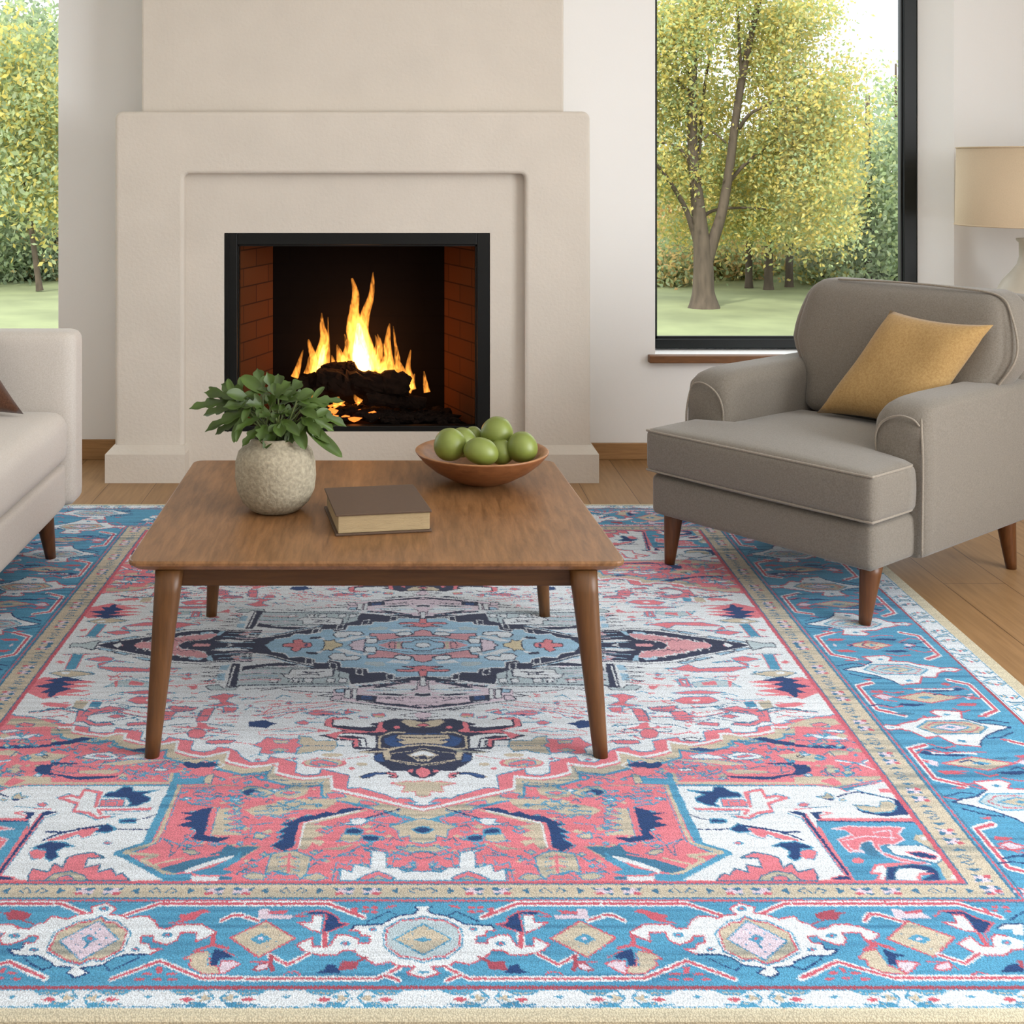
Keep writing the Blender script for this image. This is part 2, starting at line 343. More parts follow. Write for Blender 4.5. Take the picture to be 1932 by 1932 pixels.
# bed of charred wood and glowing embers
rnd=random.Random(5); bm=bmesh.new(); be=bmesh.new()
for i in range(520):
    y=rnd.uniform(5.15,5.42); xm=.55-(y-5.15)*.2; x=-.17+rnd.uniform(-.42,.42)*(1-(y-5.15)*.35)/1.0
    s=rnd.uniform(.008,.022); z=.187+rnd.uniform(0,.022)+max(0,.03-abs(x+.17)*.08)
    glow=abs(x+.21)<.13 and rnd.random()<.16
    g=bmesh.ops.create_icosphere(be if glow else bm,subdivisions=1,radius=s)
    for v in g['verts']: v.co=Vector((v.co.x*rnd.uniform(.8,2.2),v.co.y,v.co.z*.7))*rnd.uniform(.8,1.2)+Vector((x,y,z))
tag(obj('charcoal_bed',bm,M['ash']),'bed of dark ash and charcoal under the fire logs','charcoal',kind='stuff')
me_=bpy.data.materials.new('glowing_ember'); me_.use_nodes=True; b=me_.node_tree.nodes['Principled BSDF']; b.inputs['Base Color'].default_value=(.3,.05,.01,1); b.inputs['Emission Color'].default_value=(1,.22,.03,1); b.inputs['Emission Strength'].default_value=1.5
tag(obj('embers',be,me_),'orange glowing embers beneath the thick log','embers',kind='stuff')
# flames: bodies of glowing gas
def flame_mat(name,s,col=(1,.33,.045)):
    m=bpy.data.materials.new(name); m.use_nodes=True; nt=m.node_tree;N=nt.nodes;L=nt.links;N.clear()
    o=N.new('ShaderNodeOutputMaterial'); e=N.new('ShaderNodeEmission'); e.inputs[0].default_value=(*col,1)
    tc=N.new('ShaderNodeTexCoord'); mp=N.new('ShaderNodeMapping'); mp.inputs['Scale'].default_value=(1,1,.35); n=N.new('ShaderNodeTexNoise'); n.inputs['Scale'].default_value=55; n.inputs['Distortion'].default_value=1.5
    r=N.new('ShaderNodeMapRange'); r.inputs[1].default_value=.38; r.inputs[2].default_value=.62; r.inputs[3].default_value=s*.25; r.inputs[4].default_value=s*1.6
    L.new(tc.outputs['Object'],mp.inputs[0]);L.new(mp.outputs[0],n.inputs['Vector']);L.new(n.outputs['Fac'],r.inputs[0]);L.new(r.outputs[0],e.inputs[1]);L.new(e.outputs[0],o.inputs['Volume']); return m
FM=flame_mat('flame_gas',60); FM2=flame_mat('hot_flame_gas',190,(1,.42,.1))
fire=thing('fire','orange and yellow flames burning over the charred logs','fire',(-.17,5.3,.2))
def flame(pts,Y,m=FM,dy=0):
    """pts: (px,py,half width px) from base to tip"""
    C_=smoothpts([(*Pw(p[0],p[1],Y),) for p in pts],5); W=[]
    for i in range(len(C_)):
        t=i/5; k=min(int(t),len(pts)-2); f=t-k; W.append(max(.0006,(pts[k][2]*(1-f)+pts[k+1][2]*f)*Y/2400))
    bm=tube(bmesh.new(),C_,W,12)
    for v in bm.verts: v.co.y=Y+(v.co.y-Y)*.75+dy
    o=obj('flame',bm,m,smooth=True); world(o,fire); return o
flame([(690,700,30),(683,660,24),(672,620,20),(668,590,10),(671,555,7),(664,525,2)],5.32)
flame([(685,700,22),(688,660,17),(683,625,13),(690,590,9),(700,560,6),(703,535,4),(704,513,1)],5.33)
flame([(683,700,19),(680,665,16),(678,635,9),(676,610,3)],5.31,FM2)
flame([(600,705,14),(604,675,12),(612,640,9),(608,615,5),(607,590,1)],5.34)
flame([(590,705,10),(592,680,8),(584,650,4),(582,640,1)],5.35)
flame([(614,690,9),(617,660,6),(619,625,2),(619,598,1)],5.35)
flame([(604,700,7),(608,672,6),(612,650,2)],5.33,FM2)
flame([(735,705,13),(733,680,10),(731,650,7),(733,625,4),(735,610,1)],5.34)
flame([(722,705,10),(715,680,8),(718,650,4),(712,630,1)],5.33)
flame([(748,705,8),(750,680,6),(746,650,3),(742,615,1)],5.36)
flame([(640,705,16),(645,685,12),(640,665,6),(636,650,1)],5.35)
flame([(776,735,10),(772,710,8),(770,690,5),(775,660,1)],5.32)
flame([(762,715,8),(757,695,6),(752,680,1)],5.33)
flame([(806,740,7),(803,725,5),(800,700,1)],5.34)
flame([(556,712,8),(562,695,6),(566,680,4),(572,660,1)],5.34)
flame([(578,705,6),(581,690,3),(583,672,1)],5.34)
flame([(660,700,14),(652,680,10),(655,655,5),(650,630,1)],5.34)
flame([(706,700,12),(708,675,9),(712,650,4),(708,632,1)],5.32)
flame([(628,705,9),(630,690,6),(626,670,1)],5.35); flame([(718,705,12),(724,690,8),(728,668,4),(724,648,1)],5.34); flame([(770,740,6),(778,722,5),(782,705,1)],5.30); flame([(652,705,8),(660,670,6),(662,640,3),(658,605,1)],5.34)
flame([(680,760,8),(672,752,5),(668,744,1)],5.17); flame([(598,762,9),(592,753,6),(588,745,1)],5.19); flame([(640,765,14),(636,757,8),(640,748,1)],5.17)
world(lamp('POINT','firelight',(-.17,5.28,.40),(0,0,0),4.2,(1,.36,.08),.07),fire)

# ---------------------------------------------------------------- rug
# pattern of the rug, in rug coordinates (thousandths), one quarter; the weave mirrors it twice. f fill, s strip; colour key; width; points
DU,DV=.001,.0012; NU,NV=1150,1110
PAL={'S_':(214,206,180),'W':(226,235,243),'P':(226,128,142),'B':(84,160,198),'T':(204,194,174),'N':(30,66,120),'D':(44,54,84),'R':(168,78,96),'r':(204,98,116),
 'L':(222,208,224),'G':(186,206,216),'b':(64,122,158),'n':(46,84,140),'c':(158,200,228),'p':(218,160,170),'E':(216,205,172),'R_':(226,138,148)}
KEYS=list(PAL)
def raster(data):
    Q=np.zeros((NV,NU),np.uint8)
    for it in data.split('|'):
        head,rest=it.split(' ',1); k=head[0]; side=head[1]=='+'; c=KEYS.index(head[2:])
        t=rest.split(' '); w=int(t[0])/10000.
        p=np.array([[int(a) for a in q.split(',')] for q in t[1:]],float)/1000.
        if k=='f':
            a0,b0=p.min(0); a1,b1=p.max(0)
        else:
            a0,b0=p.min(0)-w; a1,b1=p.max(0)+w
        if side: a0=max(a0,.81); a1=min(a1,1.056); b1=min(b1,1.235)
        # the quadrant is mirrored: paint strokes reaching over the axes too
        i0=max(0,int(a0/DU)); i1=min(NU,int(a1/DU)+2); j0=max(0,int(b0/DV)); j1=min(NV,int(b1/DV)+2)
        if i1<=i0 or j1<=j0: continue
        U=(np.arange(i0,i1)+.5)*DU; Vv=((np.arange(j0,j1)+.5)*DV)[:,None]
        if k=='f':
            m=np.zeros((j1-j0,i1-i0),bool)
            n=len(p)
            for a in range(n):
                x1,y1=p[a];x2,y2=p[(a+1)%n]
                if y1==y2: continue
                c1=(y1>Vv)!=(y2>Vv)
                xx=x1+(Vv-y1)*(x2-x1)/(y2-y1)
                m^=c1&(U[None,:]<xx)
        else:
            m=np.zeros((j1-j0,i1-i0),bool); K=.6; h=w/2
            for a in range(len(p)-1):
                x1,y1=p[a];x2,y2=p[a+1]
                I0=max(0,int((min(x1,x2)-w)/DU)-i0); I1=min(i1-i0,int((max(x1,x2)+w)/DU)+2-i0)
                J0=max(0,int((min(y1,y2)-w)/DV)-j0); J1=min(j1-j0,int((max(y1,y2)+w)/DV)+2-j0)
                if I1<=I0 or J1<=J0: continue
                Us=U[I0:I1][None,:]; Vs=Vv[J0:J1]
                dx=x2-x1; dy=(y2-y1)*K; L=dx*dx+dy*dy+1e-12
                tt=np.clip(((Us-x1)*dx+(Vs-y1)*K*dy)/L,0,1)
                d2=(Us-x1-tt*dx)**2+((Vs-y1)*K-tt*dy)**2
                m[J0:J1,I0:I1]|=d2<h*h
        if side:
            m&=(U[None,:]>.81)&(U[None,:]<1.056)
        Q[j0:j1,i0:i1][m]=c
    return Q
RUG="""f-E 0 -10,-10 1200,-10 1200,1500 -10,1500|f-W 0 -10,-10 1110,-10 1110,1298 -10,1298|f-B 0 -10,-10 1060,-10 1060,1255 -10,1255|f-T 0 -10,-10 800,-10 800,1040 -10,1040|f-W 0 -10,-10 745,-10 745,1000 -10,1000|
f-P 0 -10,758 12,751 27,743 9,745 20,728 36,727 44,729 56,717 72,707 90,695 99,689 120,692 119,642 166,616 168,638 191,642 207,631 208,590 256,565 258,585 284,590 304,565 312,545 329,530 349,526 352,540 369,547 384,544 392,536 392,500 439,484 442,499 473,503 484,497 487,460 537,442 538,462 564,464 582,457 584,440 610,430 653,415 674,404 701,390 730,385 735,379 737,382 745,382 745,1000 -10,1000|
s-B 22 -10,758 12,751 27,743 9,745 20,728 36,727 44,729 56,717 72,707 90,695 99,689 120,692 119,642 166,616 168,638 191,642 207,631 208,590 256,565 258,585 284,590 304,565 312,545 329,530 349,526 352,540 369,547 384,544 392,536 392,500 439,484 442,499 473,503 484,497 487,460 537,442 538,462 564,464 582,457 584,440 610,430 653,415 674,404 701,390 730,385 735,379 737,382|
s-B 170 8,795 35,778 81,752 152,715 156,668 174,673 196,677 222,668 248,652 248,618 265,625 290,631 327,612 334,603 334,569 348,576 372,592 399,581 424,564 427,525 441,532 463,540 487,532 521,513 523,490 539,491 556,501 590,492 618,479 620,461 643,462 678,447 707,432|
s-T 130 6,791 33,774 79,748 150,711 154,664 172,669 194,673 220,664 246,648 246,614 263,621 288,627 325,608 332,599 332,565 346,572 370,588 397,577 422,560 425,521 439,528 461,536 485,528 519,509 521,486 537,487 554,497 588,488 616,475 618,457 641,458 676,443 705,428|
s-W 50 -10,773 27,756 73,730 144,693 148,646 166,651 188,655 214,646 240,630 240,596 257,603 282,609 319,590 326,581 326,547 340,554 364,570 391,559 416,542 419,503 433,510 455,518 479,510 513,491 515,468 531,469 548,479 582,470 610,457 612,439 635,440 670,425 699,410|
f-T 0 -10,779 39,758 118,719 143,703 134,735 90,747 72,770 21,779 13,785 -10,788|f-P 0 120,723 125,711 139,707 153,711 147,727 181,725 166,739 140,731|
s-B 20 120,723 125,711 139,707 153,711 147,727 181,725 166,739 140,731 120,723|f-P 0 67,751 80,739 97,735 100,747 79,756|s-B 19 67,751 80,739 97,735 100,747 79,756 67,751|
f-T 0 133,731 191,731 258,758 273,770 258,788 221,792 198,770 149,766 137,749|f-T 0 179,691 207,683 227,695 239,707 228,723 198,727 184,715|f-P 0 193,707 212,701 225,709 208,717|
s-B 18 193,707 212,701 225,709 208,717 193,707|s-B 22 189,739 212,743|s-B 22 157,749 191,752|s-B 22 207,756 241,758|s-B 21 178,766 206,768|s-B 21 223,770 256,775|s-B 21 230,785 254,788|s-B 21 189,779 215,785|
f-T 0 232,709 257,687 280,683 289,707 269,723 245,723|s-B 20 232,709 257,687 280,683 289,707 269,723 245,723 232,709|f-N 0 253,707 272,693 280,699 286,705 276,717 269,719|
s-b 16 253,707 272,693 280,699 286,705 276,717 269,719 253,707|f-B 0 252,642 262,639 270,650 260,663 249,663|s-b 14 252,642 262,639 270,650 260,663 249,663 252,642|
f-P 0 263,651 262,654 261,656 259,657 257,656 256,654 256,651 257,648 258,646 260,645 262,646 263,648|s-b 16 168,671 211,675|s-b 16 176,685 206,681|s-b 16 216,663 241,658|s-b 16 246,625 307,642|s-b 16 247,633 287,658|
s-b 16 271,642 307,663|s-b 16 246,607 253,642|s-T 23 288,646 311,650|s-T 22 286,739 298,747|s-T 21 272,754 296,766|s-b 20 69,900 76,895 81,905|f-T 0 26,788 31,785 36,788 32,790|f-T 0 268,885 275,881 280,886 275,890|
f-p 0 45,919 51,914 58,919 51,923|s-B 18 45,919 51,914 58,919 51,923 45,919|f-T 0 189,799 197,795 204,800 198,803|f-T 0 15,963 20,957 25,963 20,969|s-B 20 15,963 20,957 25,963 20,969 15,963|s-b 19 185,974 194,969 199,979|
s-B 23 245,964 248,968 253,965|f-T 0 263,878 267,875 271,878 267,882|s-B 20 263,878 267,875 271,878 267,882 263,878|f-T 0 110,861 116,855 120,861 115,867|s-B 21 110,861 116,855 120,861 115,867 110,861|
f-T 0 175,975 184,969 193,977 185,982|f-W 0 46,962 53,958 60,962 53,966|s-B 18 46,962 53,958 60,962 53,966 46,962|f-T 0 198,831 205,827 212,832 206,835|f-W 0 25,961 28,959 31,961 28,963|
s-B 18 25,961 28,959 31,961 28,963 25,961|s-b 21 117,818 126,811 132,825|s-B 24 16,910 24,919 31,913|f-T 0 226,985 233,980 239,985 232,990|s-B 19 226,985 233,980 239,985 232,990 226,985|s-B 24 28,909 32,914 37,910|
s-B 25 170,814 178,825 187,817|s-b 20 249,969 256,965 259,973|f-T 0 175,911 180,905 184,911 179,917|s-B 20 175,911 180,905 184,911 179,917 175,911|f-T 0 142,877 146,875 151,878 147,880|
f-T 0 266,896 268,894 270,896 268,898|s-B 20 266,896 268,894 270,896 268,898 266,896|f-T 0 167,789 173,786 178,789 172,793|s-B 21 167,789 173,786 178,789 172,793 167,789|f-T 0 174,885 178,880 181,885 177,889|
s-B 20 174,885 178,880 181,885 177,889 174,885|s-B 25 208,782 215,797 224,787|f-T 0 75,883 79,879 82,883 78,886|s-B 20 75,883 79,879 82,883 78,886 75,883|f-T 0 92,865 96,861 99,865 95,868|
s-B 20 92,865 96,861 99,865 95,868 92,865|f-T 0 219,791 225,786 231,791 224,796|s-B 21 219,791 225,786 231,791 224,796 219,791|s-B 24 65,949 69,954 73,950|s-b 21 199,807 205,803 208,812|s-B 23 118,958 123,965 128,960|
s-B 24 242,879 245,884 249,880|f-T 0 56,952 61,950 65,953 61,954|f-T 0 216,920 221,917 226,920 222,922|s-B 24 81,946 86,953 92,948|f-p 0 119,873 124,871 128,873 123,875|s-B 18 119,873 124,871 128,873 123,875 119,873|
f-W 0 246,966 251,963 255,966 250,969|s-B 18 246,966 251,963 255,966 250,969 246,966|f-T 0 254,833 263,827 271,835 263,840|s-b 21 148,848 153,845 156,850|f-T 0 167,847 170,844 174,848 171,850|
f-p 0 178,974 187,969 195,974 186,980|s-B 18 178,974 187,969 195,974 186,980 178,974|s-B 24 11,937 16,944 21,939|f-W 0 146,874 151,871 157,874 151,877|s-B 18 146,874 151,871 157,874 151,877 146,874|
f-T 0 70,963 76,958 81,963 76,967|s-B 20 70,963 76,958 81,963 76,967 70,963|f-T 0 60,898 64,895 68,899 65,902|f-T 0 244,952 247,950 250,952 247,954|s-B 25 244,792 249,799 254,794|f-T 0 120,886 124,884 127,886 124,887|
s-B 25 38,804 47,821 57,809|s-b 20 31,892 36,889 40,895|s-b 20 177,909 182,906 185,911|f-T 0 39,903 45,900 50,903 46,905|f-T 0 54,865 60,860 66,865 60,870|s-B 20 54,865 60,860 66,865 60,870 54,865|
s-b 20 215,916 221,913 225,920|f-T 0 192,875 198,872 204,876 199,879|s-B 24 145,927 150,934 156,929|s-b 19 226,977 236,970 241,983|s-B 24 73,878 81,890 90,882|f-T 0 233,949 239,944 244,949 238,954|
s-B 20 233,949 239,944 244,949 238,954 233,949|s-B 24 35,906 39,912 43,908|s-B 25 16,800 25,810 34,803|s-B 23 10,953 18,965 26,956|f-T 0 216,980 222,976 227,980 222,983|s-B 19 216,980 222,976 227,980 222,983 216,980|
f-T 0 209,894 214,891 217,894 214,897|s-b 21 263,798 271,792 275,804|s-B 25 71,818 78,830 86,822|s-b 20 113,864 118,861 122,868|f-W 0 30,892 34,888 39,892 34,895|s-B 18 30,892 34,888 39,892 34,895 30,892|
f-T 0 46,930 54,925 61,931 55,934|f-p 0 133,920 137,918 141,920 137,922|s-B 18 133,920 137,918 141,920 137,922 133,920|f-T 0 196,973 201,969 205,973 200,977|s-B 19 196,973 201,969 205,973 200,977 196,973|
s-B 25 56,839 62,847 70,841|f-W 0 68,930 72,927 76,930 72,932|s-B 18 68,930 72,927 76,930 72,932 68,930|f-T 0 113,961 117,959 120,961 117,963|s-B 20 113,961 117,959 120,961 117,963 113,961|s-b 20 15,887 19,885 23,890|
s-B 24 85,940 94,952 104,943|f-T 0 161,885 170,879 178,886 171,891|f-T 0 130,935 136,931 141,936 137,940|s-B 24 261,881 264,888 270,883|f-T 0 177,981 182,979 186,981 182,983|f-T 0 74,826 83,818 92,827 84,834|
s-b 20 72,963 78,959 82,967|f-T 0 31,805 36,802 42,806 37,809|s-B 24 157,923 162,930 167,925|f-T 0 137,831 144,825 150,831 143,837|s-B 21 137,831 144,825 150,831 143,837 137,831|s-B 25 153,807 161,815 169,810|
s-B 23 227,966 235,977 245,969|s-b 20 204,943 212,937 216,948|f-T 0 219,843 229,835 238,844 230,850|f-T 0 155,810 159,805 163,810 158,814|s-B 21 155,810 159,805 163,810 158,814 155,810|s-B 24 182,900 189,910 196,903|
f-T 0 55,968 57,965 60,968 57,971|s-B 20 55,968 57,965 60,968 57,971 55,968|f-T 0 43,857 50,852 57,858 52,862|s-b 20 179,883 184,881 187,885|f-T 0 190,942 196,938 201,942 195,946|
s-B 20 190,942 196,938 201,942 195,946 190,942|f-p 0 80,867 83,865 87,867 83,870|s-B 18 80,867 83,865 87,867 83,870 80,867|s-b 20 71,945 76,942 80,948|s-b 20 144,945 152,941 158,949|s-B 25 78,800 86,814 95,804|
s-b 21 56,826 65,820 71,833|s-B 24 201,907 206,913 213,909|s-B 24 145,902 149,909 155,904|f-p 0 11,951 20,946 29,951 20,957|s-B 18 11,951 20,946 29,951 20,957 11,951|f-T 0 149,908 156,901 162,908 155,915|
s-B 20 149,908 156,901 162,908 155,915 149,908|f-T 0 83,962 88,957 93,962 88,967|s-B 20 83,962 88,957 93,962 88,967 83,962|f-T 0 8,945 13,941 17,945 13,949|s-B 20 8,945 13,941 17,945 13,949 8,945|
f-T 0 135,827 137,825 140,827 137,830|s-B 21 135,827 137,825 140,827 137,830 135,827|f-T 0 176,880 183,872 189,880 182,888|s-B 20 176,880 183,872 189,880 182,888 176,880|f-T 0 44,949 47,947 49,949 47,951|
s-B 20 44,949 47,947 49,949 47,951 44,949|f-T 0 70,802 77,796 83,802 76,808|s-B 21 70,802 77,796 83,802 76,808 70,802|s-B 24 228,924 235,936 245,928|f-T 0 245,934 251,930 255,935 251,939|s-b 20 242,963 250,958 255,967|
s-B 25 38,792 43,797 48,793|f-T 0 136,931 140,927 144,931 140,935|s-B 20 136,931 140,927 144,931 140,935 136,931|f-T 0 87,884 93,881 98,885 94,887|s-b 20 239,935 244,932 248,939|s-B 25 169,830 173,838 178,832|
s-B 24 46,881 50,886 55,882|s-B 25 118,820 122,824 126,821|s-B 25 141,794 147,802 153,796|s-b 21 201,796 207,793 211,799|s-B 25 267,829 272,836 279,831|s-B 25 175,857 178,863 182,859|f-T 0 76,948 82,944 88,948 82,953|
s-B 20 76,948 82,944 88,948 82,953 76,948|f-T 0 72,843 80,838 87,844 81,847|f-W 0 31,928 36,926 42,928 36,930|s-B 18 31,928 36,926 42,928 36,930 31,928|s-B 25 18,803 21,806 25,804|s-B 23 169,964 177,976 186,968|
f-W 0 212,973 215,972 217,973 214,974|s-B 18 212,973 215,972 217,973 214,974 212,973|s-B 23 160,975 164,982 169,977|s-b 20 37,869 45,862 50,875|f-T 0 49,939 57,934 65,940 58,945|s-b 21 254,863 259,859 262,867|
s-B 25 134,838 141,849 150,841|f-T 0 198,868 201,865 204,868 200,871|s-B 20 198,868 201,865 204,868 200,871 198,868|f-T 0 11,885 19,881 26,885 20,888|f-T 0 66,959 72,952 78,959 72,966|
s-B 20 66,959 72,952 78,959 72,966 66,959|f-T 0 120,969 126,966 131,970 126,972|f-W 0 29,871 32,869 35,871 32,873|s-B 18 29,871 32,869 35,871 32,873 29,871|f-T 0 40,803 43,800 46,803 43,805|
s-B 21 40,803 43,800 46,803 43,805 40,803|f-T 0 50,920 52,919 54,920 52,922|s-B 20 50,920 52,919 54,920 52,922 50,920|f-T 0 269,833 274,828 277,833 273,838|s-B 21 269,833 274,828 277,833 273,838 269,833|
f-T 0 163,949 166,946 169,949 166,951|s-B 20 163,949 166,946 169,949 166,951 163,949|s-B 23 29,953 32,958 35,955|s-B 23 57,966 62,972 68,967|f-T 0 222,915 228,908 233,915 227,921|
s-B 20 222,915 228,908 233,915 227,921 222,915|s-b 20 99,912 103,909 106,915|s-B 24 157,950 163,958 170,952|s-b 22 349,708 356,705 360,711|s-b 21 312,842 321,836 325,847|f-W 0 294,766 299,763 303,766 298,768|
s-B 19 294,766 299,763 303,766 298,768 294,766|s-B 26 282,730 289,746 301,735|f-T 0 333,889 340,883 346,889 338,895|s-B 20 333,889 340,883 346,889 338,895 333,889|f-p 0 292,882 302,876 310,882 300,888|
s-B 18 292,882 302,876 310,882 300,888 292,882|f-W 0 340,777 348,773 355,777 347,781|s-B 19 340,777 348,773 355,777 347,781 340,777|s-B 26 362,726 369,736 378,729|s-B 25 311,819 317,828 327,821|
f-T 0 310,764 319,759 327,765 320,769|s-b 22 287,755 291,753 294,757|f-W 0 330,835 339,829 346,835 337,841|s-B 19 330,835 339,829 346,835 337,841 330,835|s-b 22 313,726 321,721 325,731|
f-T 0 323,767 329,764 333,768 329,771|s-b 21 342,856 347,852 350,859|f-T 0 281,720 286,716 291,720 285,724|s-B 22 281,720 286,716 291,720 285,724 281,720|f-T 0 281,735 289,729 294,736 288,741|
s-B 24 328,886 331,890 336,887|s-B 26 312,760 318,767 326,762|f-T 0 304,744 311,741 317,745 311,748|f-T 0 276,782 282,775 287,782 280,789|s-B 21 276,782 282,775 287,782 280,789 276,782|s-B 26 349,737 355,751 365,741|
f-T 0 308,860 312,857 315,860 312,863|s-B 21 308,860 312,857 315,860 312,863 308,860|f-p 0 264,824 274,818 283,824 273,830|s-B 19 264,824 274,818 283,824 273,830 264,824|f-T 0 316,878 323,874 330,879 324,883|
s-B 26 325,720 331,736 340,725|s-b 21 322,777 329,772 333,783|s-B 24 299,880 303,887 309,883|f-T 0 294,864 304,857 312,865 304,871|f-T 0 272,811 277,807 281,811 276,814|s-B 21 272,811 277,807 281,811 276,814 272,811|
s-B 24 320,871 326,880 335,873|f-W 0 305,872 311,870 317,872 310,875|s-B 18 305,872 311,870 317,872 310,875 305,872|s-b 22 361,730 371,725 377,736|f-W 0 284,882 289,880 292,882 288,884|
s-B 18 284,882 289,880 292,882 288,884 284,882|s-B 26 302,715 310,725 322,718|s-B 26 298,728 304,740 312,732|f-T 0 343,822 347,820 350,822 347,824|s-B 26 370,702 376,710 383,705|s-B 26 329,696 337,707 349,699|
f-W 0 361,730 368,725 374,730 367,734|s-B 20 361,730 368,725 374,730 367,734 361,730|f-T 0 296,703 301,701 305,704 301,706|s-B 24 330,862 337,875 348,866|s-b 22 313,714 324,708 330,721|s-B 26 292,717 296,728 303,720|
f-W 0 282,733 291,726 299,733 290,739|s-B 20 282,733 291,726 299,733 290,739 282,733|f-W 0 296,766 302,763 307,766 301,770|s-B 19 296,766 302,763 307,766 301,770 296,766|s-b 23 416,591 427,583 431,599|
f-T 0 494,624 500,619 504,624 498,629|s-B 23 494,624 500,619 504,624 498,629 494,624|f-T 0 581,605 590,595 595,605 585,614|s-B 23 581,605 590,595 595,605 585,614 581,605|f-T 0 365,660 370,657 374,661 370,663|
f-W 0 382,594 388,589 393,594 387,598|s-B 21 382,594 388,589 393,594 387,598 382,594|f-p 0 350,591 361,581 369,591 358,600|s-B 21 350,591 361,581 369,591 358,600 350,591|f-T 0 531,629 536,625 539,629 535,632|
f-T 0 459,601 464,596 467,601 462,605|s-B 23 459,601 464,596 467,601 462,605 459,601|s-b 23 433,613 442,605 445,621|f-T 0 603,653 610,647 614,654 608,658|f-T 0 402,599 409,593 414,599 407,605|
s-B 23 402,599 409,593 414,599 407,605 402,599|f-W 0 521,611 527,607 532,611 526,614|s-B 21 521,611 527,607 532,611 526,614 521,611|f-W 0 475,654 482,650 487,654 480,657|s-B 20 475,654 482,650 487,654 480,657 475,654|
s-b 23 513,595 525,586 529,604|s-b 23 325,652 336,645 343,659|f-p 0 379,630 387,624 392,630 385,636|s-B 20 379,630 387,624 392,630 385,636 379,630|s-b 23 540,617 549,612 552,622|f-p 0 427,638 435,633 442,638 433,642|
s-B 20 427,638 435,633 442,638 433,642 427,638|f-T 0 386,617 390,615 392,617 389,620|s-B 23 386,617 390,615 392,617 389,620 386,617|s-B 27 416,604 421,618 431,608|f-T 0 475,644 486,635 493,646 484,653|
s-B 27 447,633 454,647 466,637|s-b 22 460,655 465,650 467,659|s-B 28 509,593 514,599 521,595|s-B 27 583,599 587,608 595,602|f-T 0 449,636 454,632 458,636 453,640|s-B 23 449,636 454,632 458,636 453,640 449,636|
s-B 27 620,635 624,646 633,638|s-B 28 636,590 640,600 649,593|s-b 23 591,650 599,645 601,655|s-b 23 601,605 606,601 608,608|f-T 0 317,658 323,654 327,658 322,662|s-B 22 317,658 323,654 327,658 322,662 317,658|
f-T 0 385,624 393,620 399,625 393,629|f-T 0 623,638 628,635 630,638 626,642|s-B 23 623,638 628,635 630,638 626,642 623,638|f-T 0 605,600 612,594 616,600 609,605|s-B 23 605,600 612,594 616,600 609,605 605,600|
f-T 0 546,656 556,651 564,657 556,661|s-b 23 334,622 339,617 342,626|f-W 0 379,650 383,647 386,650 382,653|s-B 20 379,650 383,647 386,650 382,653 379,650|s-B 27 445,603 447,608 452,604|
f-T 0 431,652 436,649 439,653 436,655|s-B 27 441,598 445,608 452,601|s-B 28 425,593 430,603 438,596|s-B 27 386,635 392,648 402,638|s-b 23 365,645 373,639 377,651|s-B 27 511,614 516,631 528,619|
s-B 27 464,624 471,641 483,629|f-W 0 380,650 385,645 389,650 384,654|s-B 20 380,650 385,645 389,650 384,654 380,650|f-T 0 470,603 477,598 482,604 476,608|f-T 0 502,598 511,591 516,598 508,605|
s-B 23 502,598 511,591 516,598 508,605 502,598|s-b 23 478,653 486,647 490,658|s-B 27 577,598 583,612 595,602|f-p 0 402,655 410,648 417,655 408,662|s-B 20 402,655 410,648 417,655 408,662 402,655|
s-b 23 576,645 581,642 582,648|f-T 0 549,616 555,611 559,616 553,620|s-B 23 549,616 555,611 559,616 553,620 549,616|s-b 23 535,631 540,628 542,635|s-B 27 411,639 416,647 423,641|s-B 27 443,629 446,635 451,631|
s-B 27 378,624 381,630 386,626|f-T 0 600,653 605,650 609,653 604,656|s-B 22 600,653 605,650 609,653 604,656 600,653|f-W 0 404,613 408,610 412,613 407,616|s-B 21 404,613 408,610 412,613 407,616 404,613|
s-B 27 461,616 469,628 481,619|s-B 28 594,536 597,547 604,539|f-p 0 622,564 627,560 631,564 625,567|s-B 21 622,564 627,560 631,564 625,567 622,564|f-T 0 625,512 635,505 641,512 631,520|
s-B 24 625,512 635,505 641,512 631,520 625,512|f-T 0 632,506 638,501 641,506 635,510|s-B 24 632,506 638,501 641,506 635,510 632,506|f-T 0 552,577 561,571 566,578 559,583|s-B 28 563,564 568,577 577,568|
s-B 29 574,488 580,499 590,491|f-W 0 619,541 629,534 635,541 625,547|s-B 21 619,541 629,534 635,541 625,547 619,541|f-T 0 572,493 581,484 585,493 576,503|s-B 24 572,493 581,484 585,493 576,503 572,493|
f-W 0 542,505 550,500 557,505 548,510|s-B 22 542,505 550,500 557,505 548,510 542,505|f-T 0 627,504 635,497 639,504 631,512|s-B 24 627,504 635,497 639,504 631,512 627,504|f-T 0 536,503 545,497 551,503 542,509|
s-B 24 536,503 545,497 551,503 542,509 536,503|f-T 0 514,497 522,492 527,498 521,502|s-B 28 653,547 659,556 670,550|s-B 28 546,557 549,563 554,559|s-B 28 542,580 549,593 560,584|f-T 0 632,535 637,531 640,535 635,538|
s-B 24 632,535 637,531 640,535 635,538 632,535|s-b 23 569,570 575,566 578,574|f-T 0 524,521 531,515 535,521 528,528|s-B 24 524,521 531,515 535,521 528,528 524,521|s-B 29 561,487 565,495 573,490|
f-T 0 596,516 606,509 612,518 604,523|s-b 24 618,542 625,539 628,546|s-B 28 624,532 631,549 644,537|s-B 28 598,527 606,541 620,531|s-B 28 550,584 554,595 563,588|s-b 23 536,582 541,580 542,585|
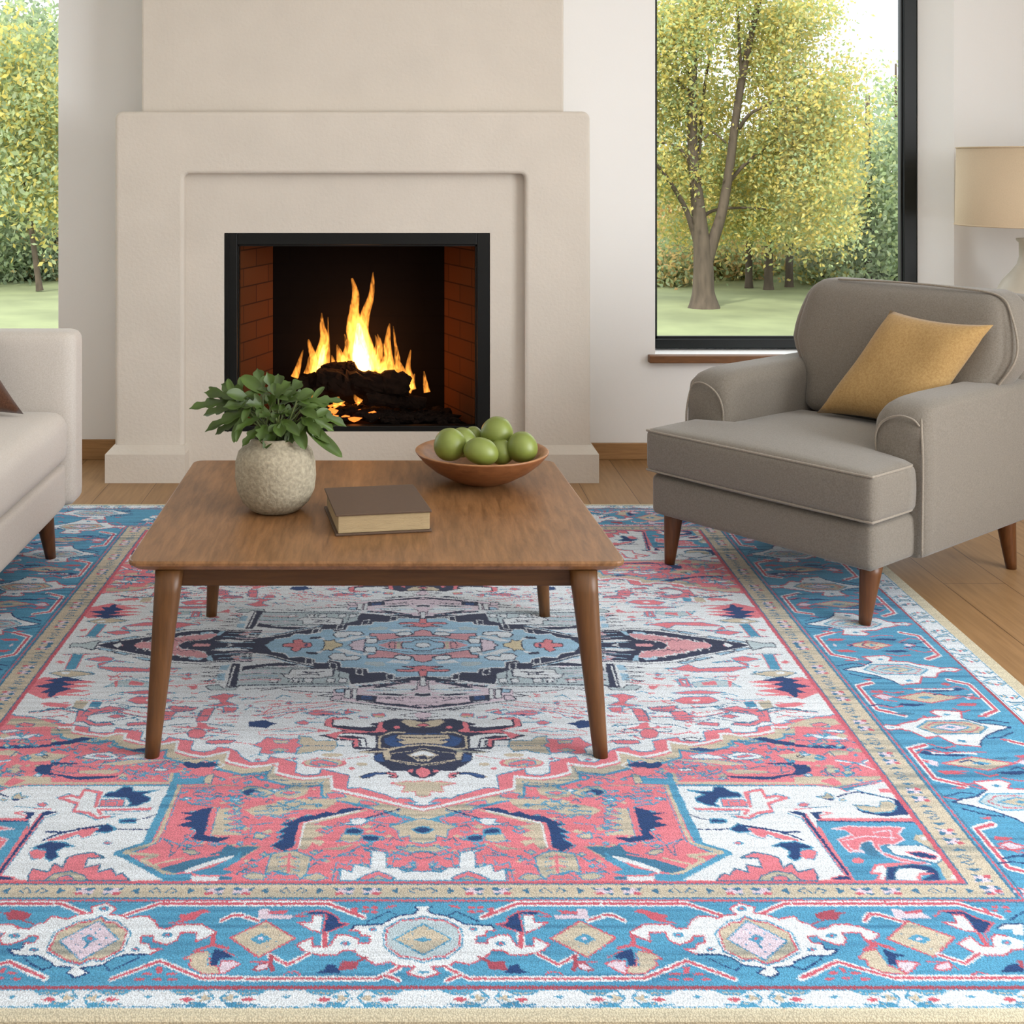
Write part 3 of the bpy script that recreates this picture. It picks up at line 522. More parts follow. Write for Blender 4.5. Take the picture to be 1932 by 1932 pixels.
f-p 0 497,561 508,556 517,561 506,566|s-B 21 497,561 508,556 517,561 506,566 497,561|f-T 0 615,520 620,516 623,520 618,524|s-B 24 615,520 620,516 623,520 618,524 615,520|s-B 28 519,547 527,558 540,551|
s-B 29 660,501 665,516 677,506|f-T 0 626,541 630,537 632,541 628,545|s-B 24 626,541 630,537 632,541 628,545 626,541|s-B 28 575,583 578,590 583,585|f-T 0 647,532 657,527 663,533 655,538|s-B 28 575,545 578,556 586,548|
s-B 28 546,532 550,543 558,535|f-T 0 610,586 614,582 617,586 613,589|s-B 23 610,586 614,582 617,586 613,589 610,586|f-T 0 519,514 526,508 531,514 524,519|s-B 24 519,514 526,508 531,514 524,519 519,514|
s-B 29 541,494 546,504 555,497|s-b 24 639,547 647,543 651,550|s-b 23 610,565 620,560 624,571|s-B 29 544,505 549,519 559,510|f-T 0 625,499 634,494 640,501 633,505|s-B 28 584,528 588,539 597,531|
s-B 28 602,572 608,591 621,578|s-B 28 601,579 606,597 619,584|f-W 0 523,550 528,546 532,550 526,554|s-B 21 523,550 528,546 532,550 526,554 523,550|s-B 28 648,529 650,539 658,532|s-b 24 571,521 584,515 589,528|
s-b 23 499,585 507,578 509,591|f-p 0 558,498 564,494 569,498 563,501|s-B 22 558,498 564,494 569,498 563,501 558,498|f-p 0 724,493 733,488 738,493 730,497|s-B 23 724,493 733,488 738,493 730,497 724,493|
f-T 0 645,565 652,559 655,565 649,570|s-B 25 645,565 652,559 655,565 649,570 645,565|f-W 0 632,629 642,623 648,629 638,635|s-B 22 632,629 642,623 648,629 638,635 632,629|s-B 31 652,492 654,503 662,495|
f-T 0 681,645 686,642 688,645 684,649|s-B 24 681,645 686,642 688,645 684,649 681,645|s-B 29 612,637 615,649 624,641|s-b 24 620,647 631,642 635,652|s-b 26 709,532 721,524 724,540|f-T 0 676,467 680,463 682,467 678,472|
s-B 26 676,467 680,463 682,467 678,472 676,467|s-b 26 680,478 686,475 688,482|s-b 26 681,534 689,529 691,539|f-T 0 696,541 705,537 711,542 704,545|f-T 0 624,631 631,626 634,631 628,636|
s-B 25 624,631 631,626 634,631 628,636 624,631|s-b 26 708,527 716,523 720,530|f-T 0 676,550 683,545 687,550 680,556|s-B 25 676,550 683,545 687,550 680,556 676,550|f-W 0 711,482 716,479 719,482 714,486|
s-B 23 711,482 716,479 719,482 714,486 711,482|s-B 29 629,617 632,623 637,619|f-p 0 672,631 685,625 695,631 682,637|s-B 22 672,631 685,625 695,631 682,637 672,631|f-T 0 684,463 693,456 699,465 691,470|
f-T 0 663,663 673,655 678,663 669,671|s-B 24 663,663 673,655 678,663 669,671 663,663|s-B 29 616,636 619,644 624,639|s-B 30 644,586 647,596 655,589|f-W 0 633,558 638,554 642,558 637,561|
s-B 23 633,558 638,554 642,558 637,561 633,558|f-T 0 680,582 691,577 699,583 690,587|f-W 0 644,563 650,560 653,563 648,567|s-B 23 644,563 650,560 653,563 648,567 644,563|s-b 25 620,631 629,624 632,638|
f-T 0 623,606 635,599 643,607 633,612|f-p 0 667,477 677,472 683,477 674,483|s-B 24 667,477 677,472 683,477 674,483 667,477|s-b 25 661,599 669,593 671,605|s-B 31 704,498 710,519 726,504|
f-W 0 685,533 691,530 696,533 690,537|s-B 23 685,533 691,530 696,533 690,537 685,533|f-T 0 647,521 654,514 657,521 650,528|s-B 26 647,521 654,514 657,521 650,528 647,521|f-T 0 686,546 694,538 698,546 690,553|
s-B 25 686,546 694,538 698,546 690,553 686,546|f-T 0 667,560 677,554 682,560 673,567|s-B 25 667,560 677,554 682,560 673,567 667,560|f-T 0 709,509 715,505 718,510 714,512|s-B 30 654,599 658,605 665,601|
s-B 30 673,569 676,576 683,571|f-T 0 713,545 719,540 722,545 716,550|s-B 25 713,545 719,540 722,545 716,550 713,545|s-B 30 686,588 690,599 700,591|s-b 25 617,619 625,614 627,624|f-T 0 232,723 240,718 246,724 240,727|
s-b 22 162,729 169,725 174,734|s-B 27 160,667 163,675 168,670|f-T 0 234,694 242,690 249,695 243,698|f-W 0 262,693 266,691 269,693 265,695|s-B 20 262,693 266,691 269,693 265,695 262,693|
f-T 0 183,763 190,759 197,763 191,766|s-B 26 207,737 215,754 226,742|f-T 0 277,745 285,739 291,745 283,751|s-B 22 277,745 285,739 291,745 283,751 277,745|s-B 27 196,676 204,686 214,679|
f-p 0 254,712 263,705 271,712 261,719|s-B 20 254,712 263,705 271,712 261,719 254,712|s-B 27 275,667 280,676 287,670|f-T 0 237,764 247,757 256,766 247,772|f-T 0 199,724 208,718 217,725 209,730|
s-B 26 198,732 206,740 216,734|s-B 26 241,717 248,727 256,720|f-T 0 279,765 287,757 292,765 285,773|s-B 21 279,765 287,757 292,765 285,773 279,765|f-T 0 169,759 180,750 189,761 180,767|
f-T 0 212,690 216,686 219,690 215,695|s-B 22 212,690 216,686 219,690 215,695 212,690|s-b 21 230,759 236,754 239,764|f-T 0 247,710 252,705 256,710 251,715|s-B 22 247,710 252,705 256,710 251,715 247,710|
f-W 0 225,699 233,694 240,699 232,705|s-B 20 225,699 233,694 240,699 232,705 225,699|f-T 0 191,689 201,682 209,690 201,696|f-T 0 182,747 187,743 190,747 186,752|s-B 22 182,747 187,743 190,747 186,752 182,747|
f-T 0 209,740 219,734 229,741 220,745|f-T 0 227,771 233,765 237,771 232,778|s-B 21 227,771 233,765 237,771 232,778 227,771|f-T 0 156,755 161,751 166,755 161,760|s-B 22 156,755 161,751 166,755 161,760 156,755|
f-T 0 245,681 249,676 252,681 248,686|s-B 22 245,681 249,676 252,681 248,686 245,681|f-T 0 264,720 270,716 276,721 270,725|f-T 0 170,762 178,758 187,763 179,766|f-T 0 273,668 278,665 283,668 277,672|
s-B 22 273,668 278,665 283,668 277,672 273,668|f-T 0 209,765 213,761 217,765 212,770|s-B 21 209,765 213,761 217,765 212,770 209,765|s-b 21 201,766 205,763 207,770|f-T 0 167,696 171,692 175,696 171,699|
s-b 22 269,733 278,726 283,741|s-b 22 232,737 239,731 243,743|s-B 27 295,662 299,671 305,665|f-T 0 185,686 190,682 194,687 190,691|f-T 0 213,766 218,762 222,767 218,770|s-B 26 211,686 218,698 227,690|
s-B 26 191,756 197,763 204,758|f-T 0 82,770 117,766 174,811 180,818 182,895 169,902 161,878 147,891 146,871 164,867 144,854 161,839 144,825 166,818 121,792|f-P 0 89,766 185,816 186,891 179,895 181,816 89,770|
f-N 0 87,764 114,762 127,770 132,781 147,775 163,788 184,792 192,803 201,811 213,821 201,825 215,846 202,846 214,861 204,864 219,888 200,905 187,891 187,857 186,814|s-W 25 97,772 177,814 180,895|
s-B 17 192,800 201,807 213,820 201,825 217,846 204,848 215,862 205,866 221,888 206,905|s-N 25 35,766 58,781 88,800|s-B 15 35,772 61,788 79,801|f-W 0 81,803 94,798 111,801 107,812 123,816 111,820 93,821|
s-B 17 81,803 94,798 111,801 107,812 123,816 111,820 93,821 81,803|f-P 0 28,800 46,788 71,796 77,807 57,816 38,816|s-B 17 28,800 46,788 71,796 77,807 57,816 38,816 28,800|f-P 0 55,770 72,772 75,779 62,779|
s-b 15 55,770 72,772 75,779 62,779 55,770|f-T 0 -10,796 11,803 26,812 51,825 37,839 35,864 19,855 19,874 -10,885|s-B 19 -10,796 11,803 26,812 51,825 37,839 35,864 19,855 19,874 -10,885 -10,796|
f-N 0 -10,821 8,829 16,836 8,846 -10,852|s-B 23 -10,821 8,829 16,836 8,846 -10,852 -10,821|f-N 0 89,838 103,830 114,834 115,848 102,850 90,850|s-B 25 89,838 103,830 114,834 115,848 102,850 90,850 89,838|
f-N 0 64,859 76,854 89,855 87,871 75,874 65,871|s-B 25 64,859 76,854 89,855 87,871 75,874 65,871 64,859|f-T 0 91,854 118,850 122,871 107,878 92,871|s-B 16 91,854 118,850 122,871 107,878 92,871 91,854|
f-T 0 100,881 120,891 144,898 115,902|f-T 0 -10,895 20,888 39,895 20,908 -10,902|s-B 14 -10,895 20,888 39,895 20,908 -10,902 -10,895|f-P 0 -10,907 9,908 19,915 9,925 -10,928|
s-b 16 -10,907 9,908 19,915 9,925 -10,928 -10,907|s-B 18 20,891 48,918 52,902 90,888 117,918 129,925|f-W 0 -10,967 11,964 27,967 35,954 51,954 53,908 71,903 87,898 74,908 74,954 97,944 100,967 115,957 115,992 -10,992|
s-B 20 -10,967 11,964 27,967 35,954 51,954 53,908 71,903 87,898 74,908 74,954 97,944 100,967 115,957 115,992 -10,992 -10,967|s-B 18 15,931 15,960|s-B 18 41,918 43,951|
f-P 0 39,985 47,976 63,964 81,976 92,989 80,990 44,990|s-B 21 39,985 47,976 63,964 81,976 92,989 80,990 44,990 39,985|f-T 0 48,989 62,978 77,990|s-B 16 48,989 62,978 77,990 48,989|s-B 20 99,902 121,917 86,918 88,935|
s-B 20 101,931 106,948 122,938 125,992|s-B 19 117,957 118,992|f-T 0 159,922 185,902 217,912 219,938 220,973 210,964 194,970 169,989 162,970|
s-B 24 159,922 185,902 217,912 219,938 220,973 210,964 194,970 169,989 162,970 159,922|s-B 14 175,925 185,921|s-B 14 197,921 208,925|s-B 14 174,938 183,934|s-B 14 196,934 206,938|s-B 14 173,951 182,947|
s-B 14 195,947 205,951|s-B 14 172,964 181,960|s-B 14 193,960 204,964|s-P 45 191,915 188,967|s-P 30 181,928 192,922 201,925|s-P 29 179,954 190,948 200,951|f-T 0 132,985 145,970 160,976 168,985 148,992|
s-B 17 132,985 145,970 160,976 168,985 148,992 132,985|f-T 0 218,976 237,967 252,979 238,989 220,989|s-B 18 218,976 237,967 252,979 238,989 220,989 218,976|f-P 0 169,989 177,973 193,976 203,970 215,989|
s-B 17 169,989 177,973 193,976 203,970 215,989 169,989|f-b 0 235,891 259,888 278,902 274,931 258,925|s-T 18 235,891 259,888 278,902 274,931 258,925 235,891|f-T 0 226,857 247,843 249,864 236,867|
s-B 19 226,857 247,843 249,864 236,867 226,857|s-B 17 227,814 257,821 255,843|s-B 17 235,846 271,854 285,850|f-P 0 241,948 251,941 258,951 248,957|s-B 16 241,948 251,941 258,951 248,957 241,948|
f-D 0 -10,399 17,404 52,399 75,415 95,425 83,435 106,440 156,430 156,404 142,399 120,407 137,392 162,392 173,404 174,435 161,440 139,455 158,469 182,477 166,484 148,498 122,500 121,526 115,536 83,536 116,549 82,554 82,581 70,599 59,612 52,625 28,625 17,646 -10,658|
f-P 0 70,415 79,420 80,445 91,460 140,447 160,437 162,402 142,398 128,404 137,395 164,393 172,404 172,432 159,442 130,457 152,462 167,475 153,489 118,498 117,526 110,524 112,493 149,484 139,464 101,464 70,462 61,457 71,445|
f-W 0 83,432 98,437 145,422 158,430 158,410 142,403 120,415 102,420 90,435|f-D 0 82,440 101,445 156,430 140,442 101,456 82,457|f-W 0 81,481 97,474 120,469 144,470 149,489 143,493 146,479 123,477 98,489 93,529 80,531|
f-W 0 100,493 111,491 108,526 96,529|f-D 0 106,498 110,497 107,522 104,523|f-T 0 -10,425 13,407 33,402 40,415 25,437 11,442 -10,435|s-D 20 -10,425 13,407 33,402 40,415 25,437 11,442 -10,435 -10,425|
f-P 0 -10,415 8,427 12,432 -10,442|s-D 20 -10,415 8,427 12,432 -10,442 -10,415|f-P 0 52,440 51,443 49,445 46,446 43,445 40,443 40,440 41,437 43,434 46,433 49,434 51,437|s-P 27 71,420 77,440 67,460|
f-n 0 -10,469 24,464 55,477 68,489 65,512 54,526 29,529 -10,512|s-D 22 -10,469 24,464 55,477 68,489 65,512 54,526 29,529 -10,512 -10,469|f-T 0 -10,474 24,472 43,474 47,489 30,498 45,503 33,517 -10,510|
s-D 17 -10,474 24,472 43,474 47,489 30,498 45,503 33,517 -10,510 -10,474|s-D 19 -10,489 39,484|s-D 20 -10,457 24,464 32,455 13,447 -10,450|s-T 36 32,464 53,462 74,481 74,531 57,536 24,522 -10,515|
s-D 17 66,474 81,479 78,531|s-T 40 50,536 64,545 79,547 105,549|f-T 0 57,540 68,545 63,581 54,581|f-n 0 68,554 82,563 78,585 63,590 67,572|f-D 0 -10,526 20,545 53,554 56,581 23,599 -10,607|
s-T 14 -10,526 20,545 53,554 56,581 23,599 -10,607 -10,526|f-W 0 -10,536 13,549 24,563 11,567 -10,554|s-T 19 -10,536 13,549 24,563 11,567 -10,554 -10,536|s-T 23 -10,572 5,581 -10,599|s-T 23 8,567 8,585 25,558|
s-T 16 -10,603 29,590 51,581|f-P 0 -10,601 12,620 12,637 5,652 -10,654|s-D 21 -10,601 12,620 12,637 5,652 -10,654 -10,601|f-P 0 16,618 27,625 18,633|f-n 0 60,631 76,631 90,637 102,646 97,654 86,650 76,639 60,639|
s-D 14 60,631 76,631 90,637 102,646 97,654 86,650 76,639 60,639 60,631|f-P 0 40,646 44,633 59,630 58,637 46,642 56,648 44,653|s-D 18 40,646 44,633 59,630 58,637 46,642 56,648 44,653 40,646|f-T 0 101,642 106,648 100,654|
f-T 0 -10,660 16,667 24,665 52,673 29,685 33,707 12,703 11,719 -10,729|s-P 16 -10,660 16,667 24,665 52,673 29,685 33,707 12,703 11,719 -10,729 -10,660|f-P 0 66,386 71,373 92,376 90,392 74,395|
s-B 18 66,386 71,373 92,376 90,392 74,395 66,386|f-P 0 96,392 116,386 113,397 97,398|s-B 18 96,392 116,386 113,397 97,398 96,392|f-T 0 68,386 88,385 84,394 70,394|
f-P 0 120,371 141,358 142,376 174,368 192,360 213,371 198,384 182,386 155,381 137,381|s-B 18 120,371 141,358 142,376 174,368 192,360 213,371 198,384 182,386 155,381 137,381 120,371|f-N 0 165,381 185,379 180,386|
s-P 15 145,342 184,358 233,368 261,389 287,394|s-P 15 166,336 224,352 262,373 308,384|s-B 13 195,347 243,371 256,394 279,399|f-P 0 200,417 212,407 227,419 214,429 203,427|
s-B 20 200,417 212,407 227,419 214,429 203,427 200,417|f-N 0 253,422 269,417 278,407 295,410 309,415 306,437 290,440 272,445 268,432|s-B 15 176,417 200,417|
s-P 15 186,447 217,437 239,447 266,450 286,460 283,474 237,474 211,472 185,460|s-B 17 187,460 206,452 227,460 243,455 261,460|f-P 0 158,457 184,447 183,462|
f-T 0 148,500 165,498 184,500 194,484 214,479 212,503 229,522 209,531 213,558 186,549 175,540 153,547 145,522|
s-B 19 148,500 165,498 184,500 194,484 214,479 212,503 229,522 209,531 213,558 186,549 175,540 153,547 145,522 148,500|s-b 14 123,522 206,522|
f-P 0 211,489 235,493 270,484 276,503 289,519 273,531 274,554 255,558 235,549 213,554 213,531 203,522 215,508|
s-B 19 211,489 235,493 270,484 276,503 289,519 273,531 274,554 255,558 235,549 213,554 213,531 203,522 215,508 211,489|f-T 0 229,500 257,497 252,510 232,512|s-B 15 229,500 257,497 252,510 232,512 229,500|
f-T 0 227,540 243,533 258,542 243,549|s-B 14 227,540 243,533 258,542 243,549 227,540|s-P 19 285,517 301,512 330,503|f-T 0 170,561 168,564 161,567 151,568 142,567 136,564 134,561 136,557 143,554 152,553 161,554 168,557|
f-P 0 200,594 195,604 180,611 161,614 143,611 129,604 125,594 130,584 145,577 164,574 183,577 196,584|f-T 0 197,592 192,600 180,606 163,608 147,606 136,600 132,592 137,584 149,578 166,576 182,578 193,584|
f-P 0 141,594 165,581 185,585 186,599 169,607 173,594 157,603 142,605|s-B 21 141,594 165,581 185,585 186,599 169,607 173,594 157,603 142,605 141,594|
f-T 0 110,599 109,602 105,604 101,605 96,604 93,602 92,599 93,595 97,593 101,592 106,593 109,595|f-P 0 122,615 121,618 119,620 116,620 113,620 112,618 111,615 112,612 114,611 117,610 119,611 121,612|s-P 12 89,563 133,579|
s-P 25 189,395 197,401 206,398|f-P 0 248,363 248,365 247,365 246,366 245,365 245,365 244,363 245,362 246,361 247,361 248,361 248,362|s-P 25 233,392 240,397 247,394|
f-P 0 247,349 247,350 246,351 245,351 244,351 243,350 243,349 243,347 244,346 245,346 246,346 247,347|f-P 0 272,395 277,389 281,395 276,401|s-B 13 272,395 277,389 281,395 276,401 272,395|s-P 25 228,370 232,373 236,372|
f-P 0 211,354 219,346 225,354 217,361|s-B 13 211,354 219,346 225,354 217,361 211,354|s-P 25 274,350 285,370 299,360|s-B 20 150,393 163,384 174,402|f-P 0 237,354 241,351 244,354 240,356|
s-B 13 237,354 241,351 244,354 240,356 237,354|s-P 25 152,397 156,404 160,400|f-P 0 264,394 272,387 277,394 270,400|s-B 13 264,394 272,387 277,394 270,400 264,394|s-B 20 183,395 189,391 193,399|
s-P 25 145,399 152,403 159,401|s-B 20 138,363 149,355 159,372|s-P 25 266,389 276,399 287,394|s-P 23 175,572 180,579 186,575|s-P 23 220,572 229,578 239,575|s-B 19 235,551 245,544 254,558|
f-P 0 267,580 274,574 280,580 273,586|s-B 12 267,580 274,574 280,580 273,586 267,580|s-B 19 236,550 245,545 252,554|s-P 23 226,594 236,608 247,601|s-P 23 232,578 243,584 256,581|s-B 19 267,563 278,557 287,568|
f-P 0 207,576 214,570 219,576 213,582|s-B 12 207,576 214,570 219,576 213,582 207,576|f-P 0 198,587 198,588 197,589 196,589 195,589 195,588 195,587 195,586 196,585 197,585 197,585 198,586|s-B 19 322,484 332,481 340,488|
f-P 0 349,385 349,386 348,387 347,388 346,387 345,386 345,385 345,384 346,383 347,382 348,383 349,384|f-P 0 357,368 361,364 365,368 360,371|s-B 13 357,368 361,364 365,368 360,371 357,368|
f-P 0 367,454 372,450 377,454 371,458|s-B 12 367,454 372,450 377,454 371,458 367,454|s-B 20 331,435 337,433 342,436|f-P 0 408,437 413,432 416,437 411,442|s-B 13 408,437 413,432 416,437 411,442 408,437|
s-P 25 349,346 360,360 375,353|f-P 0 349,449 353,447 355,449 352,451|s-B 12 349,449 353,447 355,449 352,451 349,449|s-B 20 370,443 384,434 394,452|s-B 20 426,396 438,390 446,402|
f-P 0 406,456 405,457 405,458 404,458 403,458 402,457 402,456 402,455 403,454 404,454 405,454 406,455|f-P 0 329,388 337,384 343,388 336,392|s-B 13 329,388 337,384 343,388 336,392 329,388|
f-P 0 429,362 435,360 439,362 434,365|s-B 13 429,362 435,360 439,362 434,365 429,362|s-B 19 357,479 370,475 381,483|s-P 24 342,455 347,458 352,457|s-B 20 471,387 479,384 485,391|
f-P 0 389,482 388,483 388,484 387,484 386,484 385,483 385,482 386,481 386,480 387,479 388,480 389,481|f-P 0 375,377 375,378 374,379 373,380 372,379 372,378 372,377 372,376 373,375 374,374 375,375 375,376|
f-P 0 471,405 470,406 469,407 468,407 467,407 467,406 467,405 467,404 468,403 469,402 470,403 471,404|f-P 0 406,401 406,402 405,403 404,403 403,403 402,402 402,401 403,399 404,398 405,398 406,398 406,399|
s-B 20 337,430 348,424 356,435|s-B 20 388,380 401,371 410,388|s-B 19 355,477 361,475 366,479|s-P 25 461,428 465,436 470,432|s-P 24 364,480 374,494 386,487|
f-P 0 475,409 475,410 474,411 473,411 472,411 471,410 471,409 472,407 473,406 474,406 475,406 475,407|s-P 25 457,407 467,418 481,413|
f-P 0 613,412 612,413 611,414 610,414 609,414 609,413 609,412 609,410 610,409 611,409 612,409 613,410|s-B 20 591,387 604,381 611,394|s-B 20 566,398 573,394 577,403|s-P 24 463,457 469,467 479,462|
f-P 0 492,401 492,402 491,403 490,404 489,403 488,402 488,401 489,400 490,399 491,398 491,399 492,400|s-P 24 505,452 509,457 515,455|s-P 25 480,415 486,423 494,419|s-B 20 509,400 523,396 534,404|
s-P 25 617,419 621,429 629,424|s-P 25 486,364 492,376 502,370|f-P 0 506,446 508,444 510,446 508,447|s-B 12 506,446 508,444 510,446 508,447 506,446|
f-P 0 477,420 476,421 475,422 474,422 473,422 473,421 473,420 473,419 474,418 475,417 476,418 477,419|s-P 25 542,389 549,401 561,395|f-P 0 503,405 508,402 511,405 506,408|s-B 13 503,405 508,402 511,405 506,408 503,405|
s-P 24 494,453 500,458 507,456|s-B 22 385,200 400,193 411,207|s-P 25 545,367 554,376 567,372|s-P 27 477,207 484,214 492,210|s-B 21 517,292 526,287 533,296|s-P 27 525,145 535,160 550,152|s-B 21 557,326 565,324 572,328|
s-P 26 460,235 464,241 470,238|s-B 21 524,274 532,269 537,280|f-P 0 389,216 388,217 387,218 386,219 385,218 385,217 385,216 385,214 386,213 387,213 388,213 389,214|s-P 26 560,300 565,305 571,303|
s-B 21 435,299 440,297 443,302|s-P 25 489,337 495,346 504,341|s-B 21 453,299 458,296 462,301|s-P 27 399,202 410,214 423,208|s-P 26 416,269 423,276 432,273|s-B 21 399,269 410,265 419,272|
f-P 0 407,374 414,370 420,374 413,378|s-B 13 407,374 414,370 420,374 413,378 407,374|f-P 0 447,174 455,164 460,174 452,184|s-B 14 447,174 455,164 460,174 452,184 447,174|f-P 0 480,374 486,368 489,374 484,380|
s-B 13 480,374 486,368 489,374 484,380 480,374|s-B 20 531,348 539,345 545,351|f-P 0 493,233 502,223 506,233 498,242|s-B 14 493,233 502,223 506,233 498,242 493,233|s-P 26 468,308 473,317 480,312|
s-B 21 552,297 559,294 565,299|s-B 21 453,313 458,309 462,316|s-P 26 441,317 450,327 461,322|s-P 27 479,149 484,160 492,155|s-B 20 361,346 370,342 376,350|f-P 0 525,225 531,222 537,225 530,228|
s-B 14 525,225 531,222 537,225 530,228 525,225|s-B 21 419,297 427,292 432,301|s-P 27 493,216 502,235 517,226|f-P 0 514,367 514,368 513,369 512,369 511,369 510,368 510,367 511,365 512,364 513,364 514,364 514,365|
s-P 27 586,169 594,189 609,179|s-B 21 534,220 547,213 557,227|s-P 26 373,298 383,307 395,303|f-P 0 587,190 587,192 586,193 585,193 584,193 583,192 583,190 584,189 585,188 586,187 587,188 587,189|
f-P 0 700,154 700,156 699,157 698,158 697,157 696,156 696,154 697,153 698,152 699,151 700,152 701,153|f-P 0 692,340 691,341 690,342 689,342 688,342 687,341 688,340 688,338 689,337 690,337 691,337 692,338|
s-P 28 646,123 653,128 661,125|s-B 22 656,195 664,192 670,197|s-P 26 619,276 631,285 646,281|f-P 0 542,367 548,361 552,367 546,373|s-B 13 542,367 548,361 552,367 546,373 542,367|s-B 20 530,360 538,356 544,365|
f-P 0 683,202 687,199 690,202 685,205|s-B 14 683,202 687,199 690,202 685,205 683,202|s-B 22 642,161 651,156 657,166|s-P 25 620,338 627,353 639,345|s-P 25 655,367 663,372 673,370|s-B 20 640,352 653,345 661,358|
s-B 21 556,283 571,277 583,288|f-P 0 675,296 680,293 683,296 679,299|s-B 13 675,296 680,293 683,296 679,299 675,296|f-P 0 672,354 678,349 680,354 675,359|s-B 13 672,354 678,349 680,354 675,359 672,354|
s-P 26 594,320 600,326 609,323|s-P 26 650,321 653,324 658,322|s-B 21 571,317 578,314 582,321|f-P 0 587,348 592,344 595,348 590,352|s-B 13 587,348 592,344 595,348 590,352 587,348|s-B 21 245,292 260,283 271,302|
s-B 20 261,342 268,340 274,344|f-P 0 337,282 337,284 336,285 335,285 334,285 333,284 333,282 334,281 335,280 336,279 337,280 337,281|
f-P 0 315,302 315,304 314,305 313,305 312,305 311,304 311,302 312,301 312,300 313,300 314,300 315,301|f-P 0 310,338 315,332 319,338 314,344|s-B 13 310,338 315,332 319,338 314,344 310,338|s-B 21 310,304 324,294 334,314|
f-P 0 200,293 200,294 199,295 198,296 197,295 197,294 196,293 197,291 198,290 199,290 200,290 200,291|f-P 0 286,351 289,348 291,351 288,354|s-B 13 286,351 289,348 291,351 288,354 286,351|
f-P 0 329,374 328,375 327,376 326,376 325,376 325,375 325,374 325,372 326,371 327,371 328,371 329,372|s-P 26 206,275 211,283 218,279|f-P 0 291,365 297,362 303,365 296,368|s-B 13 291,365 297,362 303,365 296,368 291,365|
s-B 20 299,351 313,343 323,360|f-P 0 326,334 326,335 325,336 324,336 323,336 322,335 322,334 322,332 323,331 324,331 325,331 326,332|f-P 0 239,325 246,317 252,325 245,333|s-B 13 239,325 246,317 252,325 245,333 239,325|
s-P 26 260,328 265,331 270,329|s-P 26 270,329 275,334 280,332|f-P 0 380,352 402,363 402,415 382,410|s-b 20 380,352 402,363 402,415 382,410 380,352|f-P 0 335,347 364,342 358,368 340,368|
s-B 20 335,347 364,342 358,368 340,368 335,347|f-P 0 412,350 432,339 463,347 447,368 416,363|s-b 20 412,350 432,339 463,347 447,368 416,363 412,350|
f-P 0 443,371 471,368 484,384 489,389 477,397 484,404 460,410 445,404 451,389|s-B 20 443,371 471,368 484,384 489,389 477,397 484,404 460,410 445,404 451,389 443,371|s-P 25 404,389 502,390 537,373 562,355|
s-b 13 403,395 497,395 544,376|f-P 0 384,420 398,417 397,440 444,435 427,442 395,447 376,447 347,450 378,435|f-T 0 406,455 403,461 398,465 392,467 387,465 383,461 383,455 385,448 390,444 396,442 402,444 405,448|
f-P 0 376,460 388,447 403,447 410,464 403,484 389,491 377,484|s-b 17 376,460 388,447 403,447 410,464 403,484 389,491 377,484 376,460|s-b 17 332,435 359,430 386,422|s-b 17 407,422 444,430 464,447|
s-b 17 333,455 351,464 353,447 372,452 372,462 355,462|s-b 17 411,460 432,460 435,450 422,447|s-P 20 319,474 374,460|s-P 24 412,464 437,472 464,462|f-P 0 320,498 343,496 369,498 371,510 355,515 329,512|
s-b 19 320,498 343,496 369,498 371,510 355,515 329,512 320,498|f-W 0 447,491 463,485 479,491 472,500 451,498|s-D 17 447,491 463,485 479,491 472,500 451,498 447,491|s-P 15 330,384 353,389|s-P 15 330,404 369,402|
s-P 15 330,415 361,420|f-P 0 544,358 568,347 575,363 588,373 623,358 616,415 600,415 587,430 569,435 543,427 553,417 577,422 597,404 596,389 576,373 562,368|
s-b 20 544,358 568,347 575,363 588,373 623,358 616,415 600,415 587,430 569,435 543,427 553,417 577,422 597,404 596,389 576,373 562,368 544,358|f-W 0 506,389 553,371 582,376 598,384 597,404 578,417 556,415|
s-b 18 506,389 553,371 582,376 598,384 597,404 578,417 556,415 506,389|f-P 0 528,389 550,379 565,389 549,399|s-b 15 528,389 550,379 565,389 549,399 528,389|f-P 0 480,427 492,415 524,420 519,435 495,430|
s-b 17 480,427 492,415 524,420 519,435 495,430 480,427|s-b 18 458,352 511,344 543,342 556,336|s-b 30 621,368 656,352 710,368|s-P 18 622,373 659,358 709,374|f-P 0 642,410 668,399 701,402 692,412 652,420|
s-B 18 642,410 668,399 701,402 692,412 652,420 642,410|f-N 0 334,601 348,590 370,590 373,596 392,588 395,601 386,612 370,616 363,609 352,612|s-W 23 327,601 339,588|s-W 23 326,603 341,616|
s-b 16 363,572 397,581 412,601 395,612|f-W 0 444,563 471,556 494,565 503,576 474,576 449,574|s-B 16 444,563 471,556 494,565 503,576 474,576 449,574 444,563|f-W 0 505,567 527,549 554,554 569,565 558,576 529,581 512,579|
s-b 16 505,567 527,549 554,554 569,565 558,576 529,581 512,579 505,567|f-P 0 516,567 543,558 555,565 527,574|s-B 14 516,567 543,558 555,565 527,574 516,567|f-n 0 449,533 468,529 486,536 493,545 469,545 453,540|
f-N 0 565,489 588,484 606,498 640,510 671,517 666,533 634,522 602,515 576,498|f-T 0 591,561 618,554 661,554 653,581 621,585 601,576|s-b 16 591,561 601,576 621,588 653,581|f-T 0 623,565 633,558 639,565 628,572|
s-D 19 623,565 633,558 639,565 628,572 623,565|f-T 0 405,576 439,581 484,581 535,599 498,603 457,590|s-B 16 405,574 448,581 484,579 538,599|s-B 16 429,585 463,594 490,607 486,625|
f-N 0 606,601 635,594 634,625 615,637 584,646 564,658 546,660 498,652 489,644 524,646 559,648 594,637 612,627|f-N 0 563,594 605,591 626,594 606,601 571,599|f-P 0 520,625 551,607 591,605 605,620 580,635 545,631|
